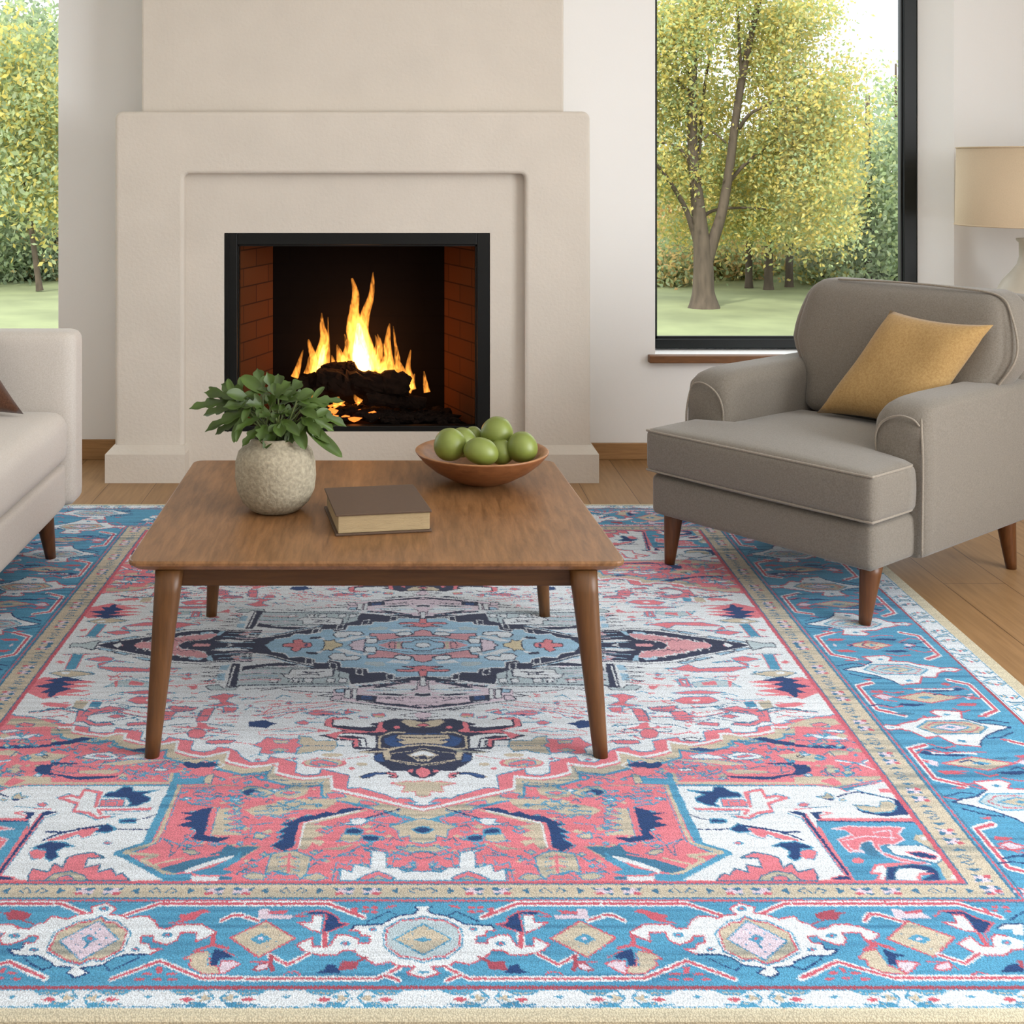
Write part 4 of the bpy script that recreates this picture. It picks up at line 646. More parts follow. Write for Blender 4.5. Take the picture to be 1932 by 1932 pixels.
s-b 16 520,625 551,607 591,605 605,620 580,635 545,631 520,625|f-T 0 492,629 512,620 561,625 557,635 508,637|s-b 14 565,607 559,633|s-b 14 587,607 582,633|f-W 0 414,618 438,615 438,625 420,625|
s-b 16 414,618 438,615 438,625 420,625 414,618|s-B 14 410,633 454,642 441,654 483,658|s-b 16 452,625 470,635 458,650|s-b 16 481,616 490,642|s-b 21 505,531 515,536|s-b 21 582,536 596,538|s-b 21 613,536 633,538|
s-b 22 533,503 573,508|s-b 22 625,479 655,498|s-b 22 633,455 648,435|s-b 22 666,469 681,477|s-b 21 552,529 564,533|f-T 0 404,667 630,669 628,677 402,676|s-B 20 398,678 627,682|
f-W 0 396,682 626,683 603,770 544,992 403,992 408,985 442,912 407,888 407,836 404,785 404,727|s-B 17 396,682 626,683 603,770 544,992 403,992 408,985 442,912 407,888 407,836 404,785 404,727 396,682|
s-B 127 398,642 396,715 398,788 400,843 402,885 437,912 395,954 357,985 326,982|s-T 60 406,637 405,663|f-B 0 347,646 400,646 398,679 348,675|s-P 25 361,650 392,652|f-T 0 338,637 350,642 351,671 338,675|
s-b 16 338,637 350,642 351,671 338,675 338,637|s-T 56 387,683 388,762 388,836 391,881 429,908|s-B 17 382,685 382,762 383,836 384,874 400,895 421,913|s-T 53 427,910 380,918 399,931 362,967 346,970|
f-P 0 370,913 408,908 393,895 383,881 360,888 367,918 384,928|f-W 0 438,917 358,990 404,992 453,925|
f-N 0 324,760 338,766 353,779 371,779 350,788 364,801 348,807 367,823 343,830 334,846 341,864 326,871 301,878 280,861 300,862 323,854 323,843|s-P 56 319,766 317,850|s-B 17 314,766 312,854|
f-T 0 290,762 313,766 312,854 288,854 268,854 270,843 296,839 272,825 296,818 275,803 300,800 277,781 301,781|s-B 17 279,772 302,781 277,788|s-B 17 276,792 300,801 274,808|s-B 17 274,812 297,821 272,828|
s-B 17 271,830 295,839 269,846|s-B 18 338,843 346,871 354,885|s-B 20 288,699 308,701 289,711|s-B 20 331,695 362,699 333,708|s-B 20 285,719 305,721 287,731|s-B 20 328,715 359,719 330,728|s-B 20 283,735 303,737 285,747|
s-B 20 326,731 356,735 328,744|s-B 19 281,749 301,751 283,760|s-B 19 324,745 354,749 326,757|s-B 20 290,683 325,679 341,691 381,691|s-T 20 300,681 384,683|
f-b 0 263,898 284,885 291,905 358,951 370,957 346,970 317,957 290,931 270,915|s-b 10 263,898 284,885 291,905 358,951 370,957 346,970 317,957 290,931 270,915 263,898|s-W 72 273,922 301,941 329,964|
s-b 30 270,915 306,931 356,964|s-P 26 292,915 337,931 371,957|s-T 29 341,925 378,944 370,957|f-B 0 262,905 272,925 296,954 325,967 311,976 278,976 264,967 280,960 259,931|s-B 20 321,888 341,888 354,885 379,866|
s-b 20 353,888 356,908 362,920 363,888 379,867|f-T 0 319,912 331,900 347,898 344,908 331,917|s-b 16 319,912 331,900 347,898 344,908 331,917 319,912|f-b 0 265,982 282,979 281,989 265,989|
s-B 12 265,982 282,979 281,989 265,989 265,982|f-W 0 283,981 323,979 318,992 282,992|f-B 0 325,976 345,976 351,985 334,989|f-W 0 564,790 549,790 499,995 586,986 573,796|
f-N 0 416,697 436,703 456,703 461,687 474,685 484,703 495,707 500,723 462,727 451,747 456,758 440,754 424,739 424,727 440,715|
s-B 22 416,697 436,703 456,703 461,687 474,685 484,703 495,707 500,723 462,727 451,747 456,758 440,754 424,739 424,727 440,715 416,697|f-P 0 463,731 500,733 499,758 461,758|s-B 17 463,731 500,733 499,758 461,758 463,731|
s-B 17 472,754 473,739 490,739 489,752|s-B 24 504,731 505,754 513,703 533,693 536,719 546,719 555,711 571,727 544,743 535,751 535,777 515,785 493,803 467,792|
s-P 49 506,707 503,758 509,707 534,697 535,727 551,719 566,727 533,747 533,773 508,781 492,798 475,792|s-P 44 417,766 497,770 489,785|s-B 15 415,760 417,773 446,775 484,773 480,785 457,785|
f-N 0 434,800 447,801 458,803 454,814 431,814|s-B 31 434,800 447,801 458,803 454,814 431,814 434,800|s-N 19 405,785 418,798 433,805|s-N 21 409,836 443,836 459,832|f-N 0 455,836 472,816 481,827 486,843 467,846|
s-B 21 455,836 472,816 481,827 486,843 467,846 455,836|f-P 0 482,832 494,829 519,846 541,861 551,873 524,867 508,850 502,864 491,857|s-N 39 479,823 504,832 532,845 557,843|s-N 31 529,845 545,857 555,871|
s-B 15 478,850 498,866 506,854 523,869|f-N 0 504,890 521,878 544,874 560,888 565,895 545,898 538,925 528,935 520,922 527,905 518,891|
s-B 20 504,890 521,878 544,874 560,888 565,895 545,898 538,925 528,935 520,922 527,905 518,891 504,890|f-P 0 545,902 560,898 566,908 555,931 544,925|s-B 16 545,902 560,898 566,908 555,931 544,925 545,902|
f-P 0 452,879 460,874 465,880 458,885|s-B 16 452,879 460,874 465,880 458,885 452,879|
f-P 0 452,925 474,908 496,915 507,925 506,954 521,941 523,967 548,957 548,976 544,992 406,992 408,985 419,970 426,976 437,957 454,967 455,944 476,954 477,925|
s-b 24 452,925 474,908 496,915 507,925 506,954 521,941 523,967 548,957 548,976 544,992 406,992 408,985 419,970 426,976 437,957 454,967 455,944 476,954 477,925 452,925|f-T 0 463,992 469,979 491,964 514,971 522,992|
s-b 21 463,992 469,979 491,964 514,971 522,992 463,992|f-P 0 481,992 485,982 494,976 504,981 507,992|s-b 17 481,992 485,982 494,976 504,981 507,992 481,992|f-T 0 642,429 688,399 732,399 735,426 703,437 683,432 640,440|
f-P 0 683,426 704,418 716,426 701,437 686,437|s-b 19 683,426 704,418 716,426 701,437 686,437 683,426|f-P 0 653,437 735,442 740,479 739,540 740,589 737,636 599,650|f-W 0 665,469 696,477 728,479 728,495 680,490|
s-B 18 665,469 696,477 728,479 728,495 680,490 665,469|f-W 0 694,456 712,450 735,456 728,466|s-B 19 694,456 712,450 735,456 728,466 694,456|f-N 0 633,515 662,520 693,518 719,525 712,535 669,533 631,525|
s-b 18 638,495 667,500 696,505 730,500|f-T 0 624,550 651,555 667,570 646,589 616,584|f-T 0 679,545 695,540 717,545 709,560 680,565|f-T 0 623,565 632,560 636,567 627,572|s-D 20 623,565 632,560 636,567 627,572 623,565|
f-N 0 612,599 635,601 633,627 613,640 601,643|s-W 32 684,584 715,594 738,620|s-W 27 725,594 737,584|s-B 20 684,579 729,599 724,589 737,579|f-T 0 655,622 663,610 680,615 678,629 660,636|
s-b 17 655,622 663,610 680,615 678,629 660,636 655,622|f-T 0 681,631 691,622 700,631 686,640|s-b 17 681,631 691,622 700,631 686,640 681,631|s-B 20 646,640 696,645 733,650|
f-T 0 599,650 639,645 676,650 742,645 730,659 688,672 660,690 630,676 592,676|f-P 0 636,663 660,650 668,676 654,685|f-T 0 693,469 698,464 700,469 695,475|s-B 26 693,469 698,464 700,469 695,475 693,469|
s-b 25 645,631 653,625 655,637|f-T 0 650,570 661,560 666,570 655,581|s-B 25 650,570 661,560 666,570 655,581 650,570|f-W 0 631,559 641,553 648,559 638,564|s-B 23 631,559 641,553 648,559 638,564 631,559|
f-T 0 651,521 658,515 662,522 656,526|f-T 0 642,605 649,600 654,605 648,609|f-T 0 701,521 710,511 713,521 704,530|s-B 26 701,521 710,511 713,521 704,530 701,521|f-T 0 672,501 680,494 684,501 676,508|
s-B 26 672,501 680,494 684,501 676,508 672,501|f-T 0 734,507 741,502 745,507 738,511|s-B 26 734,507 741,502 745,507 738,511 734,507|s-b 25 671,558 684,547 687,568|s-b 26 735,510 749,503 754,516|
f-W 0 657,478 665,473 671,478 663,482|s-B 24 657,478 665,473 671,478 663,482 657,478|f-W 0 615,642 624,635 629,642 621,648|s-B 22 615,642 624,635 629,642 621,648 615,642|s-B 31 693,525 698,533 705,528|
s-B 31 685,462 691,485 706,469|f-T 0 715,538 723,530 727,538 719,545|s-B 25 715,538 723,530 727,538 719,545 715,538|f-T 0 654,570 663,563 669,570 659,577|s-B 25 654,570 663,563 669,570 659,577 654,570|
f-p 0 632,548 638,544 642,548 636,553|s-B 23 632,548 638,544 642,548 636,553 632,548|f-T 0 654,521 658,517 660,521 656,525|s-B 26 654,521 658,517 660,521 656,525 654,521|f-T 0 685,545 698,538 706,546 696,552|
f-T 0 687,617 695,611 699,617 691,624|s-B 25 687,617 695,611 699,617 691,624 687,617|s-B 30 687,597 692,612 704,602|s-b 24 650,644 660,638 663,650|f-T 0 706,503 711,499 713,503 708,507|
s-B 26 706,503 711,499 713,503 708,507 706,503|f-T 0 654,606 668,599 677,607 666,613|f-T 0 720,562 725,558 726,562 722,566|s-B 25 720,562 725,558 726,562 722,566 720,562|s-b 26 662,522 669,518 671,526|
s-b 25 651,574 663,564 666,584|f-T 0 721,542 734,533 741,544 731,551|f-T 0 679,505 690,498 697,506 688,511|f-T 0 712,478 726,466 734,480 722,490|f-T 0 628,605 634,601 638,606 633,609|s-B 31 661,504 664,516 673,507|
f-W 0 670,625 674,622 678,625 673,628|s-B 22 670,625 674,622 678,625 673,628 670,625|s-b 25 707,597 714,593 716,601|f-T 0 675,519 683,513 688,519 680,525|s-B 26 675,519 683,513 688,519 680,525 675,519|
f-T 0 640,567 651,559 658,569 649,575|s-b 25 698,618 710,610 713,626|s-b 26 676,499 688,490 691,508|s-B 30 653,569 658,582 669,573|s-B 29 678,631 686,644 700,635|s-B 29 694,657 699,664 706,659|
s-B 22 591,682 629,681 657,690 700,672 736,663|f-B 0 660,692 681,685 736,665 696,685 668,703|f-W 0 590,685 628,684 656,692 667,707 683,690 737,668 737,698 737,754 741,798 562,798|
s-N 24 647,724 665,711 684,705 702,714 733,733|s-B 17 675,692 690,703 721,724|f-P 0 719,694 736,694 739,709 719,707|f-T 0 614,722 628,720 633,707 640,716 640,728 630,733|
s-B 19 614,722 628,720 633,707 640,716 640,728 630,733 614,722|f-N 0 622,728 640,731 634,739|f-T 0 646,733 655,728 657,735 648,739|s-B 17 646,733 655,728 657,735 648,739 646,733|
f-N 0 661,766 686,766 702,774 727,758 731,733 704,733 737,733 741,770 739,786 700,792 674,782|f-T 0 663,752 683,754 701,760 708,741 724,737 729,758 716,776 689,780 670,770|
s-B 19 663,752 683,754 701,760 708,741 724,737 729,758 716,776 689,780 670,770 663,752|f-P 0 578,749 588,743 596,749 590,758 581,759|s-B 16 578,749 588,743 596,749 590,758 581,759 578,749|s-P 21 569,768 596,764|
s-B 16 593,762 627,758|f-B 0 591,810 740,810 739,991 595,991|s-P 23 596,804 738,805|s-N 25 591,808 740,811|s-B 20 555,782 572,798 585,968|f-N 0 555,776 575,774 583,784 594,978 589,978 585,933 575,790|
s-P 30 581,784 595,978 595,990|s-P 22 574,794 588,981|f-N 0 590,778 611,776 601,786 600,802 593,800|s-P 21 611,776 622,780 601,790 602,802|
f-P 0 607,834 635,824 667,828 696,826 716,830 701,849 704,868 685,883 660,886 660,908 681,926 716,944 678,937 660,919 653,897 654,872 638,879 628,901 636,908 612,908 608,886 607,868 632,853 626,838|
s-L 22 607,834 635,824 667,828 696,826 716,830 701,849 704,868 685,883 660,886 660,908 681,926 716,944 678,937 660,919 653,897 654,872 638,879 628,901 636,908 612,908 608,886 607,868 632,853 626,838 607,834|
s-L 22 613,872 652,857 693,864|s-L 22 616,883 618,901 630,905|s-L 22 666,845 693,838 685,872|f-b 0 635,883 649,875 653,897 652,923 634,915|f-T 0 726,853 740,853 748,991 722,991 727,940 731,890 718,868|
f-W 0 670,886 725,886 738,908 742,926 726,942 698,926 675,915|s-b 22 670,886 725,886 738,908 742,926 726,942 698,926 675,915 670,886|f-N 0 694,908 715,906 734,919 727,930 706,923|
s-P 19 694,908 715,906 734,919 727,930 706,923 694,908|f-P 0 625,933 623,938 619,941 614,942 610,941 608,938 608,933 611,929 615,926 619,924 623,926 625,929|
f-W 0 638,947 656,944 710,940 650,951 651,968 637,991 626,991 637,971 624,971|s-P 31 638,947 656,944 710,940 650,951 651,968 637,991 626,991 637,971 624,971 638,947|
f-N 0 652,954 692,944 715,951 719,964 714,991 686,991 708,975 688,958 669,954 658,968 653,988 639,991|s-b 17 652,954 692,944 715,951 719,964 714,991 686,991 708,975 688,958 669,954 658,968 653,988 639,991 652,954|
f-W 0 653,988 660,968 668,958 688,956 705,964 694,978 681,991|f-P 0 693,968 713,971 691,978 688,991 682,985|f-N 0 564,985 579,978 594,978 592,990 567,991|s-P 21 564,985 579,978 594,978 592,990 567,991 564,985|
f-W 0 738,864 736,867 734,869 731,870 728,869 727,867 728,864 729,861 732,859 735,859 737,859 738,861|f-W 0 743,981 741,984 738,987 735,987 733,987 731,984 732,981 733,978 736,976 740,975 742,976 743,978|
f-P 0 542,905 566,905 560,912 545,930 540,919|f-P 0 472,140 494,137 523,115 540,140 594,131 637,128 620,100 573,106 610,93 642,109 638,134 599,159 524,159|
s-B 19 472,140 494,137 523,115 540,140 594,131 637,128 620,100 573,106 610,93 642,109 638,134 599,159 524,159 472,140|f-P 0 615,80 642,67 673,87 644,100 620,96|s-B 20 615,80 642,67 673,87 644,100 620,96 615,80|
f-B 0 682,58 706,58 698,147 677,144|s-P 25 654,54 682,58 678,140|s-P 25 724,58 705,61 700,144|s-b 17 653,58 685,52 724,58|f-P 0 708,103 721,93 728,103 715,112|f-T 0 634,171 665,156 697,150 725,165 701,183 679,189 656,180|
s-b 19 634,171 665,156 697,150 725,165 701,183 679,189 656,180 634,171|f-W 0 703,165 701,169 696,171 691,172 687,171 684,169 684,165 686,161 690,159 695,158 699,159 702,161|
f-P 0 618,216 663,201 729,189 746,213 739,271 700,304 676,287 619,287 666,276 624,262 669,248 620,236 670,225|
f-N 0 645,207 688,186 723,207 702,216 735,239 702,248 715,271 698,273 697,290 688,296 682,271 660,251 683,239 661,228 686,213|f-G 0 511,219 554,201 586,210 591,225 602,242 583,236 551,239 513,242|
s-B 19 511,219 554,201 586,210 591,225 602,242 583,236 551,239 513,242 511,219|f-P 0 530,219 557,207 559,230 531,233|f-P 0 582,207 589,213 581,242 578,239|
f-P 0 487,198 507,195 507,242 499,239 501,207 494,207 498,242 489,239|s-B 19 487,198 507,195 507,242 499,239 501,207 494,207 498,242 489,239 487,198|s-B 21 483,198 487,239|s-P 22 559,186 600,183 598,204 576,198|
s-B 16 493,192 555,195 572,183 603,189|f-P 0 442,192 467,192 457,204 445,201|f-P 0 515,178 514,181 511,183 508,183 505,183 503,181 502,178 504,176 506,174 510,174 513,174 515,176|
f-P 0 462,273 497,262 522,259 567,271 535,279 482,279|s-B 18 462,273 497,262 522,259 567,271 535,279 482,279 462,273|f-P 0 458,312 483,293 531,290 546,312 521,329 477,329|
s-B 18 458,312 483,293 531,290 546,312 521,329 477,329 458,312|f-W 0 510,311 509,313 506,315 501,316 497,315 495,313 494,311 496,308 499,306 503,305 507,306 510,308|s-P 21 395,315 457,314|s-P 21 396,219 428,228 509,239|
f-P 0 427,233 448,236 432,256 425,248|f-P 0 340,282 359,279 372,276 398,293 380,304 369,326 400,337 371,342 360,337 336,337 360,315 359,299|
s-B 18 340,282 359,279 372,276 398,293 380,304 369,326 400,337 371,342 360,337 336,337 360,315 359,299 340,282|f-W 0 354,315 352,320 348,324 343,325 338,324 335,320 334,315 336,310 340,306 346,305 350,306 354,310|
f-W 0 395,312 393,316 389,318 384,319 379,318 376,316 375,312 377,309 381,307 386,306 391,307 394,309|f-P 0 408,345 430,347 452,337 463,339 448,358 412,358|s-b 18 408,345 430,347 452,337 463,339 448,358 412,358 408,345|
f-P 0 378,347 397,353 400,387 380,387|s-b 18 378,347 397,353 400,387 380,387 378,347|f-P 0 445,366 471,363 479,382 447,387|s-b 18 445,366 471,363 479,382 447,387 445,366|s-b 18 469,350 510,347 553,331|
f-P 0 534,353 571,339 588,353 607,350 612,387 598,387 585,366 563,358|s-b 18 534,353 571,339 588,353 607,350 612,387 598,387 585,366 563,358 534,353|f-B 0 587,320 607,312 608,342 589,347|
f-T 0 614,318 638,310 637,347 616,353|f-P 0 641,331 686,320 701,326 680,342 649,347|s-b 33 601,366 637,347 679,355 690,366|f-W 0 -10,-10 378,-10 449,-10 314,251 138,251 172,304 -10,366 -10,366|
f-W 0 351,-10 726,-10 645,24 490,106 402,115 391,242 322,251|f-D 0 350,-10 688,-10 646,16 565,58 492,95 436,105 393,103 339,102|
f-p 0 430,72 441,43 463,31 491,24 507,-10 559,-10 597,-10 583,19 558,22 555,35 535,37 531,50 513,50 509,61 489,63 483,73 461,69 458,77 436,78|
s-W 14 430,72 441,43 463,31 491,24 507,-10 559,-10 597,-10 583,19 558,22 555,35 535,37 531,50 513,50 509,61 489,63 483,73 461,69 458,77 436,78 430,72|f-p 0 575,-10 596,-10 586,14 573,24|f-p 0 438,-10 476,-10 468,10 437,8|
f-W 0 611,-10 643,-10 624,16|f-p 0 614,-10 620,-10 617,10|f-c 0 425,64 433,64 429,93 416,96|f-c 0 438,77 469,74 467,87 444,93|f-W 0 369,14 415,24 432,31 404,38 371,31|f-p 0 367,67 388,72 373,87 360,89|
s-W 20 444,37 445,48|s-W 20 480,18 482,30|s-W 20 502,8 503,20|s-W 20 506,51 507,63|s-W 20 530,41 531,53|s-W 20 484,64 485,76|s-W 20 562,24 563,37|s-W 20 581,19 582,31|s-W 20 686,10 564,59 492,98 435,110 360,108|
s-D 17 680,16 563,65 499,104 439,115 420,114|f-G 0 669,-10 701,-10 722,-10 726,-10 721,14 699,12 683,24 668,31|s-D 23 669,-10 701,-10 722,-10 726,-10 721,14 699,12 683,24 668,31 669,-10|f-c 0 625,31 653,16 671,18 637,39|
s-D 17 625,31 653,16 671,18 637,39 625,31|f-c 0 587,54 615,40 632,41 599,62|s-D 17 587,54 615,40 632,41 599,62 587,54|f-c 0 537,87 564,73 581,74 549,95|s-D 17 537,87 564,73 581,74 549,95 537,87|
f-c 0 503,106 530,92 547,93 515,114|s-D 17 503,106 530,92 547,93 515,114 503,106|f-D 0 361,112 377,112 372,242 346,239|f-W 0 369,122 372,122 369,236 366,236|f-W 0 377,119 393,119 383,225 373,236 377,165|
f-c 0 380,117 397,122 398,147 382,150|f-c 0 382,165 397,171 394,207 381,207|f-G 0 348,239 376,248 386,230 407,233 411,242 399,258 378,258 354,258|
s-D 21 348,239 376,248 386,230 407,233 411,242 399,258 378,258 354,258 348,239|s-D 17 396,128 434,133 399,140|s-D 17 392,156 430,161 395,168|s-D 16 389,177 427,182 392,189|s-D 16 386,204 423,209 388,216|
f-D 0 -10,-10 371,-10 371,38 322,58 302,77 265,103 231,122 214,147 175,147 170,171 143,189 137,225 79,213 23,207 -10,207|s-W 22 336,51 304,64 266,93 236,112 216,122|s-c 22 335,60 303,75 265,105 235,124 215,133|
s-W 22 334,69 302,85 264,116 234,135 214,144|f-c 0 -10,-10 328,-10 306,41 279,51 267,77 242,71 216,87 213,106 188,109 188,90 163,103 160,134 133,135 109,142 106,162 77,159 55,172 53,189 23,186 7,184 -10,184|
s-W 25 306,41 279,51 267,77 242,71 216,87 213,106 188,109 188,90 163,103 160,134 133,135 109,142 106,162 77,159 55,172 53,189 23,186 7,184 -10,184|
s-D 22 308,52 281,62 269,87 244,81 218,97 215,116 191,119 190,100 165,113 162,144 136,145 112,152 109,172 79,169 58,182 55,199 26,196 10,194 -10,194|f-D 0 221,84 234,77 232,109 218,115|
s-W 20 221,84 234,77 232,109 218,115 221,84|f-D 0 171,112 184,106 182,137 169,144|s-W 19 171,112 184,106 182,137 169,144 171,112|f-D 0 118,147 131,140 129,171 116,177|s-W 19 118,147 131,140 129,171 116,177 118,147|
f-D 0 57,174 70,168 69,198 56,204|s-W 19 57,174 70,168 69,198 56,204 57,174|s-D 60 23,207 66,225 120,239|s-W 19 29,192 88,213 139,239|s-W 19 25,219 78,242 118,248|f-G 0 142,171 171,147 306,128 358,159 352,236 141,239|
s-L 17 267,128 315,122 355,133|s-D 17 268,142 314,135 354,147|s-L 17 269,156 312,150 354,161|s-D 16 270,170 311,164 353,175|s-L 16 270,184 309,178 353,189|s-D 16 271,198 307,192 352,203|s-L 16 272,212 306,206 352,216|
f-D 0 316,115 355,128 353,153 314,128 242,122 276,103|f-W 0 176,140 257,144 259,171 272,171 266,189 252,201 240,192 223,195 194,192 186,186 173,183|
s-D 22 176,140 257,144 259,171 272,171 266,189 252,201 240,192 223,195 194,192 186,186 173,183 176,140|s-D 24 190,156 208,162 201,177 216,171 241,177|s-D 24 208,162 234,159 216,171|f-W 0 145,198 160,192 161,216 146,219|
s-D 19 145,198 160,192 161,216 146,219 145,198|f-W 0 168,198 183,192 184,216 169,219|s-D 19 168,198 183,192 184,216 169,219 168,198|f-W 0 210,198 225,192 225,216 211,219|s-D 19 210,198 225,192 225,216 211,219 210,198|
f-W 0 235,198 251,192 251,216 236,219|s-D 19 235,198 251,192 251,216 236,219 235,198|f-W 0 277,198 293,192 292,216 277,219|s-D 19 277,198 293,192 292,216 277,219 277,198|s-D 27 139,225 233,226 349,233|
s-D 19 143,237 236,239 334,254|s-D 19 163,140 162,189|s-D 24 172,144 173,180|s-D 19 138,248 167,256 168,271 209,268 263,256 268,248 304,259|f-L 0 -10,207 25,207 120,248 168,259 168,304 -10,366 -10,366|
f-W 0 -9,189 5,189 6,233 -10,248 -9,242|s-D 21 -9,189 5,189 6,233 -10,248 -9,242 -9,189|f-W 0 12,236 31,225 87,248 115,254 65,273 41,276 16,265|f-D 0 25,204 50,207 95,242 87,248 50,228 23,216|
f-D 0 65,273 94,276 115,271 85,282 45,290 20,282|s-W 18 65,273 94,276 115,271 85,282 45,290 20,282 65,273|f-D 0 85,290 122,282 122,310 86,315|f-n 0 93,292 114,287 114,304 93,308|
s-D 23 -10,331 24,339 44,329 76,331 105,315|s-D 58 4,347 64,331 121,308|f-W 0 135,254 146,254 146,299 134,301|s-D 21 135,254 146,254 146,299 134,301 135,254|f-W 0 124,251 132,251 131,301 123,304|
s-D 18 124,251 132,251 131,301 123,304 124,251|f-c 0 148,251 165,254 162,271 147,271|s-D 19 148,251 165,254 162,271 147,271 148,251|f-L 0 150,285 165,285 172,304 151,310|s-D 18 150,285 165,285 172,304 151,310 150,285|
s-D 18 167,276 195,287 166,293|s-W 21 -10,361 64,339 168,308|s-D 20 -10,371 44,353 104,331 171,310|f-D 0 -25,271 -10,282 14,271 16,287 -10,296 -17,287|s-W 18 -25,271 -10,282 14,271 16,287 -10,296 -17,287 -25,271|
s-D 18 24,320 71,296|s-L 26 -10,320 34,315|f-L 0 -10,368 17,373 13,389 6,402 -10,404|s-D 15 -10,366 31,379 41,384|s-D 15 -10,404 11,394 37,386|s-D 18 14,347 50,336|s-D 18 26,358 93,347|s-D 18 49,360 77,350|
s-W 29 350,-10 376,-10 401,8|s-c 26 348,19 386,16 422,21|s-W 31 354,31 378,29 402,33|s-L 25 345,46 368,43 389,48|s-c 23 357,56 387,54 417,58|s-W 28 343,67 363,64 382,69|s-c 22 350,78 379,76 407,80|
s-L 25 340,91 358,89 375,93|s-W 20 365,98 398,95 430,100|s-W 20 443,87 448,87 449,78|s-W 20 458,80 463,80 464,71|s-W 20 473,73 477,73 479,64|s-W 20 487,65 492,65 494,57|s-W 20 502,58 507,58 509,50|
s-W 20 517,51 522,51 524,42|s-W 20 532,44 537,44 539,35|s-W 20 547,37 552,37 554,28|s-W 20 562,29 567,29 569,20|s-D 17 444,24 451,35 456,30|s-D 17 456,30 464,40 470,30|s-D 17 470,24 478,35 483,30|
s-D 17 483,30 490,40 496,30|s-D 17 497,24 505,35 510,30|s-D 17 510,30 517,40 523,30|s-D 17 524,24 531,35 536,30|s-W 23 313,58 327,54 325,72|s-W 23 326,58 340,54 338,72|s-W 23 340,58 353,54 351,72|
s-W 23 353,58 367,54 364,72|s-c 25 302,80 334,76 365,82|s-L 22 288,93 325,89 362,95|s-W 25 276,105 314,101 351,107|s-D 19 249,117 289,112 328,118|s-L 24 293,165 325,161 355,166|s-c 22 279,183 315,179 351,184|
s-p 22 273,204 312,200 350,205|s-D 19 219,135 249,131 279,137|s-W 19 225,198 224,216|s-D 19 229,199 229,216|s-W 19 234,200 233,216|s-D 19 238,202 238,216|s-W 19 243,203 243,216|s-D 19 247,204 247,216|
s-W 19 252,205 252,216|s-D 19 256,206 256,216|s-c 16 31,216 40,213|s-L 16 42,218 51,215|s-c 16 53,221 62,218|s-L 16 64,223 72,220|s-c 16 74,225 83,222|s-L 16 85,228 94,225|s-c 16 96,230 105,227|s-L 16 107,232 115,229|
s-c 16 117,235 126,232|s-L 16 128,237 137,234|s-c 16 139,239 147,236|s-L 16 149,241 158,239|s-D 18 16,299 24,296 24,304|s-D 18 30,294 38,296 38,304|s-D 18 44,299 53,296 52,304|s-D 18 59,294 67,296 67,304|
s-D 18 73,299 81,296 81,304|s-D 18 87,294 95,296 95,304|s-D 18 101,299 109,296 109,304|s-c 24 22,254 107,262|s-D 21 49,248 79,239|s-D 24 14,248 20,259|s-D 16 57,259 95,256|s-W 16 92,320 117,312|
s-W 19 12,213 14,248 29,248|s-D 19 10,213 11,254 24,256|s-P 15 142,326 204,337 262,358 302,387|s-P 16 165,315 224,331 303,347|s-B 13 140,331 193,347 241,369 298,387|s-P 18 240,315 286,312 310,320|
s-B 13 204,307 207,320 245,323|s-P 16 225,273 250,268|s-P 23 207,292 216,289|s-P 16 285,282 312,299 341,296|s-B 13 287,287 307,304 338,304|s-P 25 113,363 135,353 138,371|s-P 25 150,371 198,358|
s-B 15 114,369 142,379 162,366 217,374|s-P 18 504,374 537,358 566,361|s-B 16 447,189 490,183 539,192|s-P 19 433,171 466,177 492,172|s-B 16 438,165 463,170 497,166|s-P 16 630,310 596,315 567,310|
s-B 16 558,304 588,308 631,303|s-B 15 539,379 564,371 583,376|s-b 15 449,404 470,415 498,410|s-P 20 340,368 367,376|s-P 20 426,352 443,344 469,358|s-b 15 632,373 658,394 691,389|s-P 20 631,394 649,384 678,392|
s-b 15 484,445 510,447 525,452|s-P 18 470,415 484,404|f-p 0 -10,61 17,58 33,58 62,41 93,31 97,58 112,61 111,80 83,77 57,80 57,64 46,58 20,71 17,93 -10,112 -10,112|
s-D 23 -10,61 17,58 33,58 62,41 93,31 97,58 112,61 111,80 83,77 57,80 57,64 46,58 20,71 17,93 -10,112 -10,112 -10,61|f-W 0 22,74 33,64 53,64 59,77 46,90 26,89|s-D 22 22,74 33,64 53,64 59,77 46,90 26,89 22,74|
f-W 0 24,100 61,90 74,106 43,109 32,115|f-W 0 98,14 116,24 121,58 160,24 183,24 150,58 114,64|f-W 0 94,24 98,11 117,11 119,41 95,46|s-D 23 94,24 98,11 117,11 119,41 95,46 94,24|
f-L 0 117,-10 161,-10 145,14 147,24 136,31 119,41 121,14|s-D 23 117,-10 161,-10 145,14 147,24 136,31 119,41 121,14 117,-10|f-E 0 163,-10 202,-10 203,18 207,35 192,28 184,38 181,21 166,8|
s-D 23 163,-10 202,-10 203,18 207,35 192,28 184,38 181,21 166,8 163,-10|f-R_ 0 225,-10 292,-10 285,10 266,14 269,31 257,41 249,31 248,18 230,14|
s-D 23 225,-10 292,-10 285,10 266,14 269,31 257,41 249,31 248,18 230,14 225,-10|f-N 0 245,-10 244,-10 242,10 240,11 237,10 236,-10 235,-10 236,-10 238,-10 241,-10 243,-10 245,-10|f-D 0 208,44 237,41 234,54 214,58|
s-W 17 195,-10 224,-10|f-W 0 202,31 219,44 206,51|f-W 0 123,74 136,64 154,71 159,51 181,51 189,71 181,90 157,93 131,90|s-D 23 123,74 136,64 154,71 159,51 181,51 189,71 181,90 157,93 131,90 123,74|
